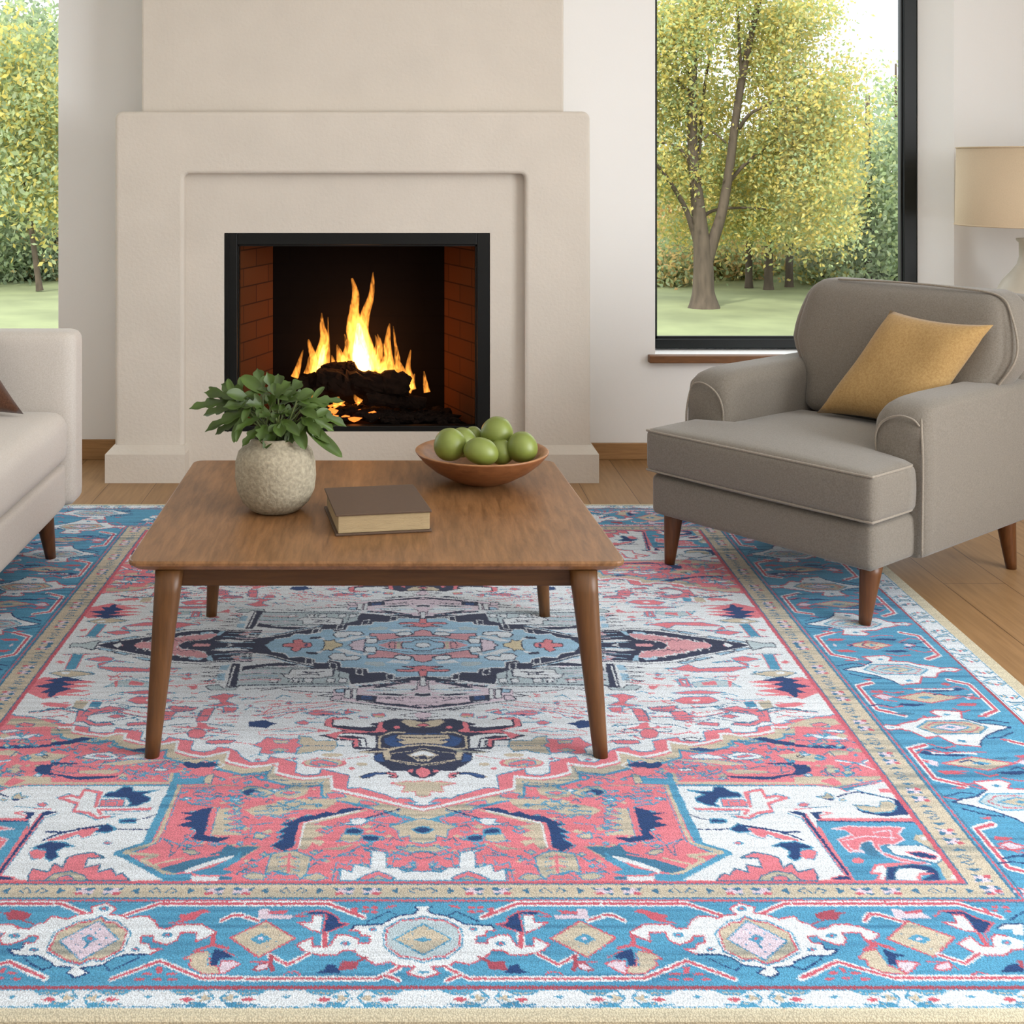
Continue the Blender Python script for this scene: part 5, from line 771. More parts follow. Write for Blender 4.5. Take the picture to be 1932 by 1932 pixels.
f-G 0 78,103 113,100 117,115 90,128 73,122|f-p 0 -10,24 67,24 103,-10 72,-10 -10,-10|f-c 0 -10,-10 45,-10 42,18 24,21 15,35 -10,35|s-D 26 -10,-10 45,-10 42,18 24,21 15,35 -10,35 -10,-10|f-W 0 -10,-10 22,-10 11,12 -10,19|
s-D 20 -10,-10 22,-10 11,12 -10,19 -10,-10|f-T 0 46,-10 54,-10 53,21 46,21|s-D 20 56,-10 58,21 67,21 72,-10|s-D 17 -10,41 26,44 53,35 98,14|
f-R_ 0 -10,119 15,128 41,128 17,140 25,147 47,144 53,148 47,158 21,159 8,156 7,183 -15,183 -15,159 -10,153|
s-D 22 -10,119 15,128 41,128 17,140 25,147 47,144 53,148 47,158 21,159 8,156 7,183 -15,183 -15,159 -10,153 -10,119|f-c 0 -10,140 6,148 -10,156|s-D 17 -10,140 6,148 -10,156 -10,140|
s-b 17 -10,1025 -10,1012 -19,1020 -12,1026|s-b 17 -10,1025 10,1012 19,1020 12,1026|f-b 0 34,1011 44,1020 34,1029|f-L 0 58,1013 82,1011 81,1029 60,1027|f-b 0 53,1009 64,1016 58,1020|f-b 0 67,1015 78,1010 84,1015 74,1021|
f-r 0 56,1025 67,1023 69,1030 59,1032|f-b 0 71,1025 83,1028 77,1032|f-L 0 118,1013 94,1011 96,1029 116,1027|f-b 0 124,1009 112,1016 118,1020|f-b 0 110,1015 98,1010 92,1015 102,1021|
f-r 0 120,1025 110,1023 108,1030 118,1032|f-b 0 106,1025 94,1028 100,1032|f-b 0 144,1011 133,1020 144,1029|s-b 17 174,1025 166,1012 158,1020 164,1026|s-b 17 180,1025 186,1012 195,1020 188,1026|
f-b 0 210,1011 221,1020 210,1029|f-L 0 234,1013 258,1011 258,1029 236,1027|f-b 0 229,1009 240,1016 234,1020|f-b 0 244,1015 254,1010 260,1015 250,1021|f-r 0 232,1025 244,1023 246,1030 236,1032|
f-b 0 248,1025 260,1028 254,1032|f-L 0 295,1013 271,1011 272,1029 293,1027|f-b 0 300,1009 289,1016 295,1020|f-b 0 286,1015 275,1010 269,1015 279,1021|f-r 0 297,1025 286,1023 284,1030 294,1032|
f-b 0 282,1025 270,1028 276,1032|f-b 0 320,1011 310,1020 320,1029|s-b 17 350,1025 343,1012 334,1020 341,1026|s-b 17 356,1025 363,1012 372,1020 365,1026|f-b 0 386,1011 397,1020 386,1029|
f-L 0 411,1013 435,1011 434,1029 413,1027|f-b 0 406,1009 417,1016 411,1020|f-b 0 420,1015 431,1010 437,1015 427,1021|f-r 0 409,1025 420,1023 422,1030 412,1032|f-b 0 424,1025 436,1028 430,1032|
f-L 0 472,1013 447,1011 448,1029 470,1027|f-b 0 476,1009 465,1016 472,1020|f-b 0 462,1015 451,1010 445,1015 455,1021|f-r 0 474,1025 462,1023 460,1030 470,1032|f-b 0 458,1025 446,1028 452,1032|
f-b 0 497,1011 486,1020 497,1029|s-b 17 526,1025 520,1012 510,1020 518,1026|s-b 17 532,1025 540,1012 548,1020 542,1026|f-b 0 563,1011 574,1020 563,1029|f-L 0 587,1013 611,1011 610,1029 589,1027|
f-b 0 582,1009 593,1016 587,1020|f-b 0 596,1015 607,1010 613,1015 603,1021|f-r 0 585,1025 596,1023 598,1030 588,1032|f-b 0 600,1025 612,1028 606,1032|f-L 0 648,1013 624,1011 625,1029 646,1027|
f-b 0 653,1009 642,1016 648,1020|f-b 0 639,1015 628,1010 622,1015 632,1021|f-r 0 650,1025 639,1023 637,1030 647,1032|f-b 0 635,1025 623,1028 629,1032|f-b 0 674,1011 662,1020 674,1029|
s-b 17 703,1025 696,1012 687,1020 694,1026|s-b 17 709,1025 716,1012 725,1020 718,1026|f-b 0 739,1011 750,1020 739,1029|f-L 0 764,1013 788,1011 787,1029 766,1027|f-b 0 759,1009 770,1016 764,1020|
f-b 0 773,1015 784,1010 790,1015 780,1021|f-r 0 762,1025 773,1023 775,1030 765,1032|f-b 0 777,1025 789,1028 783,1032|f-L 0 824,1013 800,1011 802,1029 822,1027|f-b 0 830,1009 818,1016 824,1020|
f-b 0 816,1015 804,1010 798,1015 808,1021|f-r 0 826,1025 816,1023 814,1030 824,1032|f-b 0 812,1025 800,1028 806,1032|f-b 0 850,1011 839,1020 850,1029|s-b 17 880,1025 872,1012 863,1020 870,1026|
s-b 17 886,1025 892,1012 902,1020 894,1026|f-b 0 916,1011 927,1020 916,1029|f-L 0 940,1013 964,1011 963,1029 942,1027|f-b 0 935,1009 946,1016 940,1020|f-b 0 949,1015 960,1010 966,1015 956,1021|
f-r 0 938,1025 949,1023 951,1030 941,1032|f-b 0 953,1025 965,1028 959,1032|f-L 0 1001,1013 977,1011 978,1029 999,1027|f-b 0 1006,1009 995,1016 1001,1020|f-b 0 992,1015 981,1010 975,1015 985,1021|
f-r 0 1003,1025 992,1023 990,1030 1000,1032|f-b 0 988,1025 976,1028 982,1032|f-b 0 1026,1011 1016,1020 1026,1029|s-b 17 779,928 762,922 772,915 780,920|s-b 17 779,932 762,938 772,945 780,940|f-b 0 761,957 772,966 784,957|
f-L 0 764,976 761,996 784,995 781,978|f-b 0 759,972 768,981 772,976|f-b 0 766,984 760,992 766,997 774,989|f-r 0 779,975 776,984 785,985 788,977|f-b 0 779,987 782,996 788,992|f-L 0 764,1025 761,1006 784,1006 781,1023|
f-b 0 759,1029 768,1020 772,1025|f-b 0 766,1018 760,1009 766,1004 774,1012|f-r 0 779,1026 776,1018 785,1016 788,1024|f-b 0 779,1014 782,1005 788,1010|f-b 0 761,1045 772,1036 784,1045|
s-b 17 779,785 762,780 772,772 780,778|s-b 17 779,790 762,796 772,803 780,797|f-b 0 761,814 772,823 784,814|f-L 0 764,834 761,853 784,852 781,836|f-b 0 759,830 768,839 772,834|f-b 0 766,841 760,850 766,855 774,847|
f-r 0 779,832 776,841 785,843 788,835|f-b 0 779,844 782,854 788,849|f-L 0 764,882 761,863 784,864 781,881|f-b 0 759,886 768,878 772,882|f-b 0 766,875 760,866 766,862 774,870|f-r 0 779,884 776,875 785,874 788,882|
f-b 0 779,872 782,862 788,867|f-b 0 761,903 772,894 784,903|s-b 17 779,643 762,637 772,630 780,635|s-b 17 779,647 762,653 772,660 780,655|f-b 0 761,672 772,681 784,672|f-L 0 764,691 761,711 784,710 781,693|
f-b 0 759,687 768,696 772,691|f-b 0 766,699 760,707 766,712 774,704|f-r 0 779,690 776,699 785,700 788,692|f-b 0 779,702 782,711 788,707|f-L 0 764,740 761,721 784,721 781,738|f-b 0 759,744 768,735 772,740|
f-b 0 766,733 760,724 766,719 774,727|f-r 0 779,741 776,733 785,731 788,739|f-b 0 779,729 782,720 788,725|f-b 0 761,760 772,751 784,760|s-b 17 779,500 762,495 772,487 780,493|s-b 17 779,505 762,511 772,518 780,512|
f-b 0 761,529 772,538 784,529|f-L 0 764,549 761,568 784,567 781,551|f-b 0 759,545 768,554 772,549|f-b 0 766,556 760,565 766,570 774,562|f-r 0 779,547 776,556 785,558 788,550|f-b 0 779,559 782,569 788,564|
f-L 0 764,597 761,578 784,579 781,596|f-b 0 759,601 768,592 772,597|f-b 0 766,590 760,581 766,576 774,584|f-r 0 779,599 776,590 785,588 788,596|f-b 0 779,587 782,577 788,582|f-b 0 761,618 772,609 784,618|
s-b 17 779,358 762,352 772,345 780,350|s-b 17 779,362 762,368 772,375 780,370|f-b 0 761,387 772,396 784,387|f-L 0 764,406 761,426 784,425 781,408|f-b 0 759,402 768,411 772,406|f-b 0 766,414 760,422 766,427 774,419|
f-r 0 779,405 776,414 785,415 788,407|f-b 0 779,417 782,426 788,422|f-L 0 764,455 761,436 784,436 781,453|f-b 0 759,459 768,450 772,455|f-b 0 766,448 760,439 766,434 774,442|f-r 0 779,456 776,448 785,446 788,454|
f-b 0 779,444 782,435 788,440|f-b 0 761,475 772,466 784,475|s-b 17 779,215 762,210 772,202 780,208|s-b 17 779,220 762,226 772,233 780,227|f-b 0 761,244 772,253 784,244|f-L 0 764,264 761,283 784,282 781,266|
f-b 0 759,260 768,269 772,264|f-b 0 766,271 760,280 766,285 774,277|f-r 0 779,262 776,271 785,273 788,265|f-b 0 779,274 782,284 788,279|f-L 0 764,312 761,293 784,294 781,311|f-b 0 759,316 768,308 772,312|
f-b 0 766,305 760,296 766,292 774,300|f-r 0 779,314 776,305 785,304 788,312|f-b 0 779,302 782,292 788,297|f-b 0 761,333 772,324 784,333|s-b 17 779,73 762,67 772,60 780,65|s-b 17 779,77 762,83 772,90 780,85|
f-b 0 761,102 772,111 784,102|f-L 0 764,121 761,141 784,140 781,123|f-b 0 759,117 768,126 772,121|f-b 0 766,129 760,137 766,142 774,134|f-r 0 779,120 776,129 785,130 788,122|f-b 0 779,132 782,141 788,137|
f-L 0 764,170 761,151 784,151 781,168|f-b 0 759,174 768,165 772,170|f-b 0 766,163 760,154 766,149 774,157|f-r 0 779,171 776,163 785,161 788,169|f-b 0 779,159 782,150 788,155|f-b 0 761,190 772,181 784,190|
s-b 17 779,-10 762,-10 772,-10 780,-10|s-b 17 779,-10 762,-10 772,-10 780,-10|f-b 0 761,-10 772,-10 784,-10|f-L 0 764,-10 761,-10 784,-10 781,-10|f-b 0 759,-10 768,-10 772,-10|f-b 0 766,-10 760,-10 766,-10 774,-10|
f-r 0 779,-10 776,-10 785,-10 788,-10|f-b 0 779,-10 782,-10 788,-10|f-L 0 764,27 761,8 784,9 781,26|f-b 0 759,31 768,23 772,27|f-b 0 766,20 760,11 766,-10 774,15|f-r 0 779,29 776,20 785,19 788,27|
f-b 0 779,17 782,7 788,12|f-b 0 761,48 772,39 784,48|f-b 0 -10,1000 749,1000 749,1003 -10,1003|f-b 0 746,-10 749,-10 749,1003 746,1003|f-r 0 -10,993 746,993 746,999 -10,999|f-r 0 738,-10 746,-10 746,999 738,999|
f-b 0 -10,1038 803,1038 803,1042 -10,1042|f-b 0 799,-10 803,-10 803,1042 799,1042|f-r 0 -10,1044 808,1044 808,1049 -10,1049|f-r 0 805,-10 808,-10 808,1049 805,1049|f-b 0 -10,1050 813,1050 813,1052 -10,1052|
f-b 0 810,-10 813,-10 813,1052 810,1052|f-R 0 -10,1252 1063,1252 1063,1259 -10,1259|f-R 0 1058,-10 1063,-10 1063,1259 1058,1259|f-B 0 -10,1259 1067,1259 1067,1261 -10,1261|f-B 0 1065,-10 1067,-10 1067,1261 1065,1261|
f-B 0 -10,1295 1109,1295 1109,1297 -10,1297|f-B 0 1107,-10 1109,-10 1109,1297 1107,1297|s-W 86 78,1090 94,1079 126,1055 254,1055|s-r 42 78,1090 94,1079 126,1055 254,1055|s-W 79 241,1055 352,1055 392,1085|
s-r 39 241,1055 352,1055 392,1085|s-W 79 444,1082 483,1055 524,1055|s-r 39 444,1082 483,1055 524,1055|s-W 85 496,1055 715,1055 758,1090|s-r 42 496,1055 715,1055 758,1090|s-W 72 29,1211 56,1236 231,1236|
s-r 35 29,1211 56,1236 231,1236|s-W 72 29,1240 46,1228|s-r 35 29,1240 46,1228|s-W 72 219,1235 269,1235 327,1196 378,1237|s-r 35 219,1235 269,1235 327,1196 378,1237|s-W 72 458,1236 479,1223|s-r 35 458,1236 479,1223|
s-W 78 460,1234 513,1198 572,1234 730,1234|s-r 38 460,1234 513,1198 572,1234 730,1234|
f-W 0 -10,1061 11,1063 6,1072 13,1082 29,1085 43,1096 54,1108 74,1110 89,1111 92,1121 95,1123 81,1125 80,1137 68,1138 67,1154 82,1155 82,1145 99,1134 111,1135 116,1155 120,1162 140,1162 141,1141 147,1145 160,1158 152,1171 128,1183 110,1183 100,1172 86,1172 81,1183 68,1196 57,1205 41,1198 31,1207 21,1209 10,1209 20,1224 -10,1240|
s-N 22 11,1063 6,1072 13,1082 29,1085 43,1096 54,1108 74,1110 89,1111 92,1121|
s-r 21 95,1123 81,1125 80,1137 68,1138 67,1154 82,1155 82,1145 99,1134 111,1135 116,1155 120,1162 140,1162 141,1141 147,1145 160,1158 152,1171 128,1183 110,1183 100,1172 86,1172 81,1183 68,1196 57,1205 41,1198 31,1207 21,1209 10,1209 20,1224 -10,1240|
f-B 0 39,1076 72,1101 57,1106 33,1085|s-N 18 33,1086 44,1075 72,1101|f-G 0 -10,1088 12,1097 28,1099 45,1117 47,1137 46,1160 28,1186 15,1186 -10,1201|
s-B 21 -10,1083 15,1094 29,1095 49,1117 51,1137 49,1163 30,1190 17,1191 -10,1205|s-r 20 -10,1088 12,1097 28,1099 45,1117 47,1137 46,1160 28,1186 15,1186 -10,1200|f-T 0 -10,1097 37,1145 -10,1192|
s-B 23 -10,1097 37,1145 -10,1192|f-B 0 -10,1134 12,1146 -10,1158|f-r 0 -10,1146 -10,1148 -10,1150 -10,1150 -10,1150 -10,1148 -10,1146 -10,1144 -10,1142 -10,1142 -10,1142 -10,1144|
f-B 0 15,1131 15,1132 15,1133 14,1133 14,1133 13,1132 13,1131 13,1131 14,1130 14,1130 15,1130 15,1131|f-B 0 20,1145 19,1145 19,1146 18,1146 18,1146 17,1145 17,1145 18,1144 18,1143 18,1143 19,1143 19,1144|
f-B 0 15,1160 15,1161 15,1162 14,1162 14,1162 13,1161 13,1160 13,1159 14,1159 14,1159 15,1159 15,1159|f-B 0 7,1173 7,1174 6,1174 6,1175 5,1174 5,1174 5,1173 5,1172 5,1172 6,1172 6,1172 7,1172|
f-B 0 8,1121 8,1121 8,1122 7,1122 7,1122 6,1121 6,1121 6,1120 7,1119 7,1119 8,1119 8,1120|f-B 0 27,1145 26,1145 26,1146 25,1146 25,1146 24,1145 24,1145 25,1144 25,1143 25,1143 26,1143 26,1144|
f-B 0 71,1121 70,1123 68,1125 65,1126 62,1125 60,1123 59,1121 60,1118 62,1116 65,1115 68,1116 70,1118|f-r 0 67,1121 67,1122 66,1123 65,1123 63,1123 63,1122 62,1121 63,1119 64,1118 65,1118 66,1118 67,1119|
f-B 0 105,1155 104,1158 102,1160 98,1161 95,1160 92,1158 91,1155 93,1152 95,1150 99,1149 102,1150 105,1152|f-r 0 101,1155 101,1156 100,1158 98,1158 97,1158 96,1156 96,1155 96,1154 97,1153 99,1152 100,1153 101,1154|
f-B 0 7,1222 6,1224 -10,1226 -10,1227 -4,1226 -7,1224 -8,1222 -7,1219 -4,1217 -10,1216 -10,1217 6,1219|f-r 0 -10,1222 -10,1223 -10,1224 -10,1224 -10,1224 -10,1223 -10,1222 -10,1220 -10,1220 -10,1219 -10,1220 -10,1220|
f-B 0 71,1137 80,1137 80,1152 71,1152|s-r 20 71,1137 80,1137|f-N 0 96,1107 109,1104 110,1093 122,1079 134,1076 127,1085 129,1131 114,1121|
s-r 20 96,1107 109,1104 110,1093 122,1079 134,1076 127,1085 129,1131 114,1121 96,1107|f-N 0 128,1076 151,1076 153,1083 130,1083|s-r 20 125,1076 138,1073 154,1076 169,1088 153,1088|
f-W 0 132,1085 145,1085 145,1104 163,1103 146,1121 129,1131|s-r 18 132,1085 145,1085 145,1104 163,1103 146,1121 129,1131 132,1085|s-B 18 131,1085 131,1129|s-W 100 125,1135 125,1158|s-r 62 126,1131 124,1162|
s-B 27 134,1142 134,1158|s-B 23 119,1142 120,1158|f-r 0 34,1058 47,1061 50,1068 38,1064|f-r 0 70,1065 69,1067 67,1068 64,1069 62,1068 60,1067 59,1065 60,1063 62,1062 65,1061 67,1062 69,1063|
f-r 0 81,1065 81,1067 79,1068 76,1069 73,1068 72,1067 71,1065 72,1063 74,1062 76,1061 79,1062 81,1063|f-r 0 69,1076 69,1078 67,1080 64,1080 61,1080 60,1078 59,1076 60,1074 62,1073 64,1072 67,1073 69,1074|
f-r 0 81,1075 80,1077 78,1078 76,1079 73,1078 71,1077 71,1075 71,1073 73,1072 76,1071 78,1072 80,1073|f-r 0 86,1066 95,1066 94,1079 82,1088 87,1076|f-L 0 172,1085 202,1085 204,1069 217,1069 217,1095 173,1095|
f-r 0 178,1072 205,1075 203,1083 184,1082|f-R 0 80,1198 101,1196 104,1218 92,1216 81,1214|s-R 33 70,1188 74,1190 86,1203|f-N 0 99,1224 109,1206 118,1203 120,1216 133,1223 114,1224|
f-T 0 163,1143 205,1100 246,1141 205,1188|s-r 21 163,1143 205,1100 246,1141 205,1188 163,1143|f-B 0 193,1145 207,1131 220,1145 207,1156|s-B 9 193,1145 207,1131 220,1145 207,1156 193,1145|
f-L 0 210,1143 209,1145 207,1147 206,1147 204,1147 203,1145 203,1143 203,1141 205,1140 207,1139 208,1140 209,1141|
f-B 0 184,1137 184,1137 183,1138 183,1138 182,1138 182,1137 182,1137 182,1136 183,1136 183,1135 184,1136 184,1136|
f-B 0 205,1115 204,1116 204,1116 203,1117 203,1116 203,1116 203,1115 203,1114 203,1114 204,1114 204,1114 204,1114|
f-B 0 227,1131 227,1132 226,1132 226,1133 225,1132 225,1132 225,1131 225,1131 225,1130 226,1130 226,1130 227,1131|
f-B 0 198,1163 198,1163 197,1164 197,1164 196,1164 196,1163 196,1163 196,1162 197,1162 197,1162 198,1162 198,1162|
f-B 0 208,1176 207,1176 207,1177 207,1177 206,1177 206,1176 206,1176 206,1175 206,1175 207,1174 207,1175 208,1175|
f-B 0 188,1150 188,1151 188,1151 187,1151 187,1151 186,1151 186,1150 186,1149 187,1149 187,1149 188,1149 188,1149|s-W 67 142,1178 167,1205 192,1183|s-r 33 142,1178 167,1205 192,1183|s-W 70 215,1099 240,1085 250,1085|
s-r 35 215,1099 240,1085 250,1085|s-W 70 237,1085 251,1086 263,1099|s-r 35 237,1085 251,1086 263,1099|s-R 53 189,1186 189,1201 185,1216|f-L 0 190,1201 201,1203 209,1216 202,1219 192,1213|
s-R 19 190,1201 201,1203 209,1216 202,1219 192,1213 190,1201|s-r 19 191,1198 214,1198|s-r 14 149,1229 155,1220 167,1222 170,1229|s-r 62 268,1134 267,1158|s-r 40 246,1167 266,1158 286,1173|
f-T 0 268,1173 285,1176 298,1191 288,1193 289,1206 270,1225 247,1225 253,1208 263,1206|s-r 17 268,1173 285,1176 298,1191 288,1193 289,1206 270,1225 247,1225 253,1208 263,1206 268,1173|
f-L 0 225,1203 236,1196 251,1196 250,1208 252,1213 248,1225 243,1224|s-r 17 225,1203 236,1196 251,1196 250,1208 252,1213 248,1225 243,1224 225,1203|f-N 0 237,1187 250,1173 263,1168 263,1206 255,1207 253,1191 242,1190|
s-B 17 268,1173 266,1206|s-r 16 231,1188 249,1172|f-r 0 279,1076 290,1068 307,1079 322,1085 316,1097 334,1107 315,1104 299,1096 292,1082|
f-W 0 265,1129 288,1108 320,1108 329,1119 341,1118 350,1101 361,1088 375,1088 387,1093 397,1085 413,1083 407,1068 423,1053 441,1064 436,1079 450,1082 466,1095 486,1088 488,1088 493,1103 503,1109 509,1120 522,1118 534,1108 552,1108 567,1115 586,1133 577,1144 563,1151 563,1128 538,1130 540,1144 533,1158 522,1157 506,1144 505,1137 492,1138 493,1153 506,1155 506,1169 523,1169 510,1183 493,1184 482,1184 460,1199 455,1208 432,1211 435,1223 423,1234 408,1223 421,1212 396,1206 384,1188 369,1181 342,1181 329,1168 343,1168 348,1155 358,1154 360,1137 346,1137 342,1150 324,1158 313,1147 312,1129 290,1129 289,1151 273,1137|
s-r 21 265,1129 288,1108 320,1108 329,1119 341,1118 350,1101 361,1088 375,1088 387,1093 397,1085 413,1083 407,1068 423,1053 441,1064 436,1079 450,1082 466,1095 486,1088 488,1088 493,1103 503,1109 509,1120 522,1118 534,1108 552,1108 567,1115 586,1133 577,1144 563,1151 563,1128 538,1130 540,1144 533,1158 522,1157 506,1144 505,1137 492,1138 493,1153 506,1155|
s-N 21 506,1155 506,1169 523,1169 510,1183 493,1184 482,1184 460,1199 455,1208 432,1211 435,1223 423,1234 408,1223 421,1212 396,1206 384,1188 369,1181 342,1181|
s-r 21 342,1181 329,1168 343,1168 348,1155 358,1154 360,1137 346,1137 342,1150 324,1158 313,1147 312,1129 290,1129 289,1151 273,1137 265,1129|
s-r 18 381,1125 401,1104 414,1103 422,1089 434,1101 448,1104 470,1129 471,1171 445,1193 423,1203 415,1191 399,1192 380,1171 381,1125|
f-T 0 381,1125 401,1104 414,1103 422,1089 434,1101 448,1104 470,1129 470,1171 445,1193 423,1203 415,1191 399,1192 380,1171|
s-r 20 381,1125 401,1104 414,1103 422,1089 434,1101 448,1104 470,1129 470,1171 445,1193 424,1202 415,1191 399,1192 380,1171 381,1125|s-B 20 375,1131 384,1117 400,1099 413,1097 423,1086 432,1096 450,1100 474,1129 474,1171|
s-B 19 375,1131 377,1173 396,1196 413,1195 423,1206 445,1197 472,1176|f-L 0 423,1099 463,1149 425,1195 388,1145|s-B 21 423,1099 463,1149 425,1195 388,1145 423,1099|f-B 0 415,1145 427,1133 436,1142 425,1155|
s-B 7 415,1145 427,1133 436,1142 425,1155 415,1145|f-r 0 428,1143 427,1145 426,1146 424,1147 423,1146 422,1145 422,1143 423,1141 424,1140 426,1140 427,1140 428,1141|s-B 30 424,1152 427,1165|
f-B 0 419,1121 418,1122 417,1122 416,1123 416,1122 415,1122 415,1121 416,1120 417,1119 417,1118 418,1119 419,1120|
f-B 0 430,1121 430,1122 429,1122 428,1123 427,1122 427,1122 427,1121 427,1120 428,1119 429,1118 430,1119 430,1120|
f-B 0 440,1131 440,1132 439,1133 438,1133 437,1133 437,1132 437,1131 437,1130 438,1129 439,1129 440,1129 440,1130|
f-B 0 450,1145 449,1146 448,1146 448,1147 447,1146 446,1146 446,1145 447,1144 448,1143 449,1142 449,1143 450,1144|
f-B 0 406,1142 405,1143 404,1144 403,1144 403,1144 402,1143 402,1142 403,1141 403,1140 404,1140 405,1140 406,1141|
f-B 0 411,1158 410,1159 409,1159 408,1160 408,1159 407,1159 407,1158 408,1157 408,1156 409,1156 410,1156 411,1157|
f-B 0 431,1176 431,1177 430,1177 429,1178 428,1177 428,1177 428,1176 428,1175 429,1174 430,1174 431,1174 431,1175|
f-B 0 422,1131 421,1132 421,1133 420,1133 419,1133 419,1132 419,1131 419,1130 420,1129 421,1129 422,1129 422,1130|
f-B 0 441,1158 441,1159 440,1159 439,1160 438,1159 438,1159 438,1158 438,1157 439,1156 440,1156 441,1156 441,1157|
f-B 0 335,1135 333,1138 330,1140 326,1141 323,1140 321,1138 320,1135 322,1131 325,1129 328,1128 332,1129 334,1131|
f-r 0 330,1135 330,1136 328,1137 327,1137 325,1137 325,1136 324,1135 325,1133 326,1132 328,1132 329,1132 330,1133|
f-B 0 368,1169 366,1172 364,1174 360,1174 357,1174 356,1172 355,1169 357,1167 359,1165 362,1164 365,1165 367,1167|
f-r 0 364,1169 363,1170 362,1171 361,1172 360,1171 359,1170 359,1169 359,1168 361,1167 362,1167 363,1167 364,1168|
f-B 0 430,1068 428,1072 425,1074 421,1075 418,1074 416,1072 416,1068 417,1065 421,1063 424,1062 428,1063 430,1065|
f-r 0 426,1068 425,1070 424,1071 422,1071 421,1071 420,1070 420,1068 421,1067 422,1066 423,1066 425,1066 426,1067|f-B 0 350,1139 358,1139 354,1152 344,1155|
f-B 0 531,1136 529,1139 525,1142 522,1142 518,1142 516,1139 516,1136 518,1133 521,1131 525,1130 528,1131 530,1133|
f-r 0 526,1136 525,1137 524,1139 523,1139 521,1139 520,1137 520,1136 521,1135 523,1134 524,1133 525,1134 526,1135|
f-B 0 496,1170 494,1172 491,1174 488,1175 485,1174 483,1172 483,1170 485,1167 487,1166 491,1165 494,1166 496,1167|
f-r 0 492,1170 491,1171 490,1172 489,1172 488,1172 487,1171 487,1170 488,1169 489,1168 490,1168 491,1168 492,1169|f-B 0 497,1141 505,1141 507,1151 496,1153|s-N 17 353,1188 380,1216 384,1218 393,1206|
s-N 17 456,1208 466,1217 485,1203|s-N 19 457,1211 469,1215 496,1191|f-r 0 314,1225 313,1227 310,1228 306,1228 303,1228 301,1227 300,1225 301,1224 304,1223 308,1222 311,1223 313,1224|
f-r 0 343,1225 342,1227 339,1228 336,1228 333,1228 330,1227 330,1225 331,1224 334,1223 337,1222 340,1223 343,1224|
f-r 0 310,1237 309,1239 306,1240 303,1240 300,1240 298,1239 297,1237 298,1236 301,1235 304,1234 307,1235 310,1236|
f-r 0 329,1237 328,1239 325,1240 322,1240 318,1240 316,1239 316,1237 317,1236 319,1235 323,1234 326,1235 328,1236|
f-r 0 350,1237 349,1239 346,1240 343,1240 340,1240 337,1239 337,1237 338,1236 341,1235 344,1234 347,1235 350,1236|f-r 0 321,1209 329,1209 326,1223 318,1225|
f-r 0 508,1223 507,1225 504,1226 501,1226 498,1226 496,1225 495,1223 496,1222 499,1220 503,1220 506,1220 508,1222|
f-r 0 535,1223 533,1225 530,1226 527,1226 524,1226 522,1225 521,1223 523,1222 525,1220 529,1220 532,1220 534,1222|
f-r 0 500,1236 499,1238 496,1239 493,1239 490,1239 488,1238 487,1236 489,1235 491,1233 495,1233 498,1233 500,1235|
f-r 0 521,1235 520,1236 517,1237 513,1238 510,1237 508,1236 508,1235 509,1233 512,1232 515,1232 518,1232 521,1233|
f-r 0 542,1236 541,1238 538,1239 535,1239 531,1239 529,1238 529,1236 530,1235 533,1233 537,1233 540,1233 542,1235|f-r 0 512,1210 518,1213 518,1223 512,1223|
f-R 0 515,1082 527,1076 548,1069 544,1076 558,1078 548,1085 543,1097 527,1097 517,1094|s-R 25 506,1108 524,1097|s-W 76 577,1099 588,1082 601,1084 627,1102|s-r 37 577,1099 588,1082 601,1084 627,1102|
f-L 0 620,1069 634,1070 636,1079 659,1079 667,1093 620,1093|f-r 0 635,1076 661,1070 660,1078 636,1082|f-T 0 592,1144 633,1100 679,1141 637,1187|s-r 23 592,1144 633,1100 679,1141 637,1187 592,1144|
f-B 0 619,1144 633,1133 648,1144 635,1155|s-B 8 619,1144 633,1133 648,1144 635,1155 619,1144|f-L 0 637,1144 635,1146 633,1148 631,1148 630,1148 629,1146 629,1144 630,1142 632,1141 634,1140 636,1141 637,1142|
f-B 0 615,1133 614,1133 614,1134 613,1134 613,1134 613,1133 613,1133 613,1132 614,1131 614,1131 615,1131 615,1132|
f-B 0 636,1115 635,1116 635,1116 634,1117 634,1116 634,1116 634,1115 634,1114 635,1114 635,1114 636,1114 636,1114|
f-B 0 660,1133 660,1133 659,1134 659,1134 658,1134 658,1133 658,1133 659,1132 659,1131 660,1131 660,1131 660,1132|
f-B 0 621,1161 620,1162 620,1162 619,1162 619,1162 618,1162 618,1161 619,1160 619,1160 620,1160 620,1160 621,1160|
f-B 0 640,1169 640,1170 639,1171 639,1171 638,1171 638,1170 638,1169 638,1169 639,1168 640,1168 640,1168 640,1169|
f-B 0 658,1155 658,1156 657,1157 657,1157 656,1157 656,1156 656,1155 657,1155 657,1154 658,1154 658,1154 659,1155|s-r 66 566,1150 572,1158|s-r 47 555,1172 575,1155 593,1169|
f-T 0 570,1169 556,1172 541,1190 551,1194 549,1210 564,1223 591,1226 582,1213 575,1207|s-r 19 570,1169 556,1172 541,1190 551,1194 549,1210 564,1223 591,1226 582,1213 575,1207 570,1169|
f-L 0 587,1197 600,1197 614,1201 593,1224 585,1213|s-r 19 587,1197 600,1197 614,1201 593,1224 585,1213 587,1197|f-N 0 579,1167 589,1178 603,1184 590,1187 584,1206 576,1205 578,1183|s-B 19 572,1169 574,1205|
f-N 0 684,1076 711,1075 728,1094 742,1106 722,1128 713,1128 714,1091|s-r 22 672,1088 686,1073 712,1073 730,1097 743,1105 723,1128 718,1155|f-W 0 697,1084 711,1084 713,1127 699,1124 677,1103 695,1105|
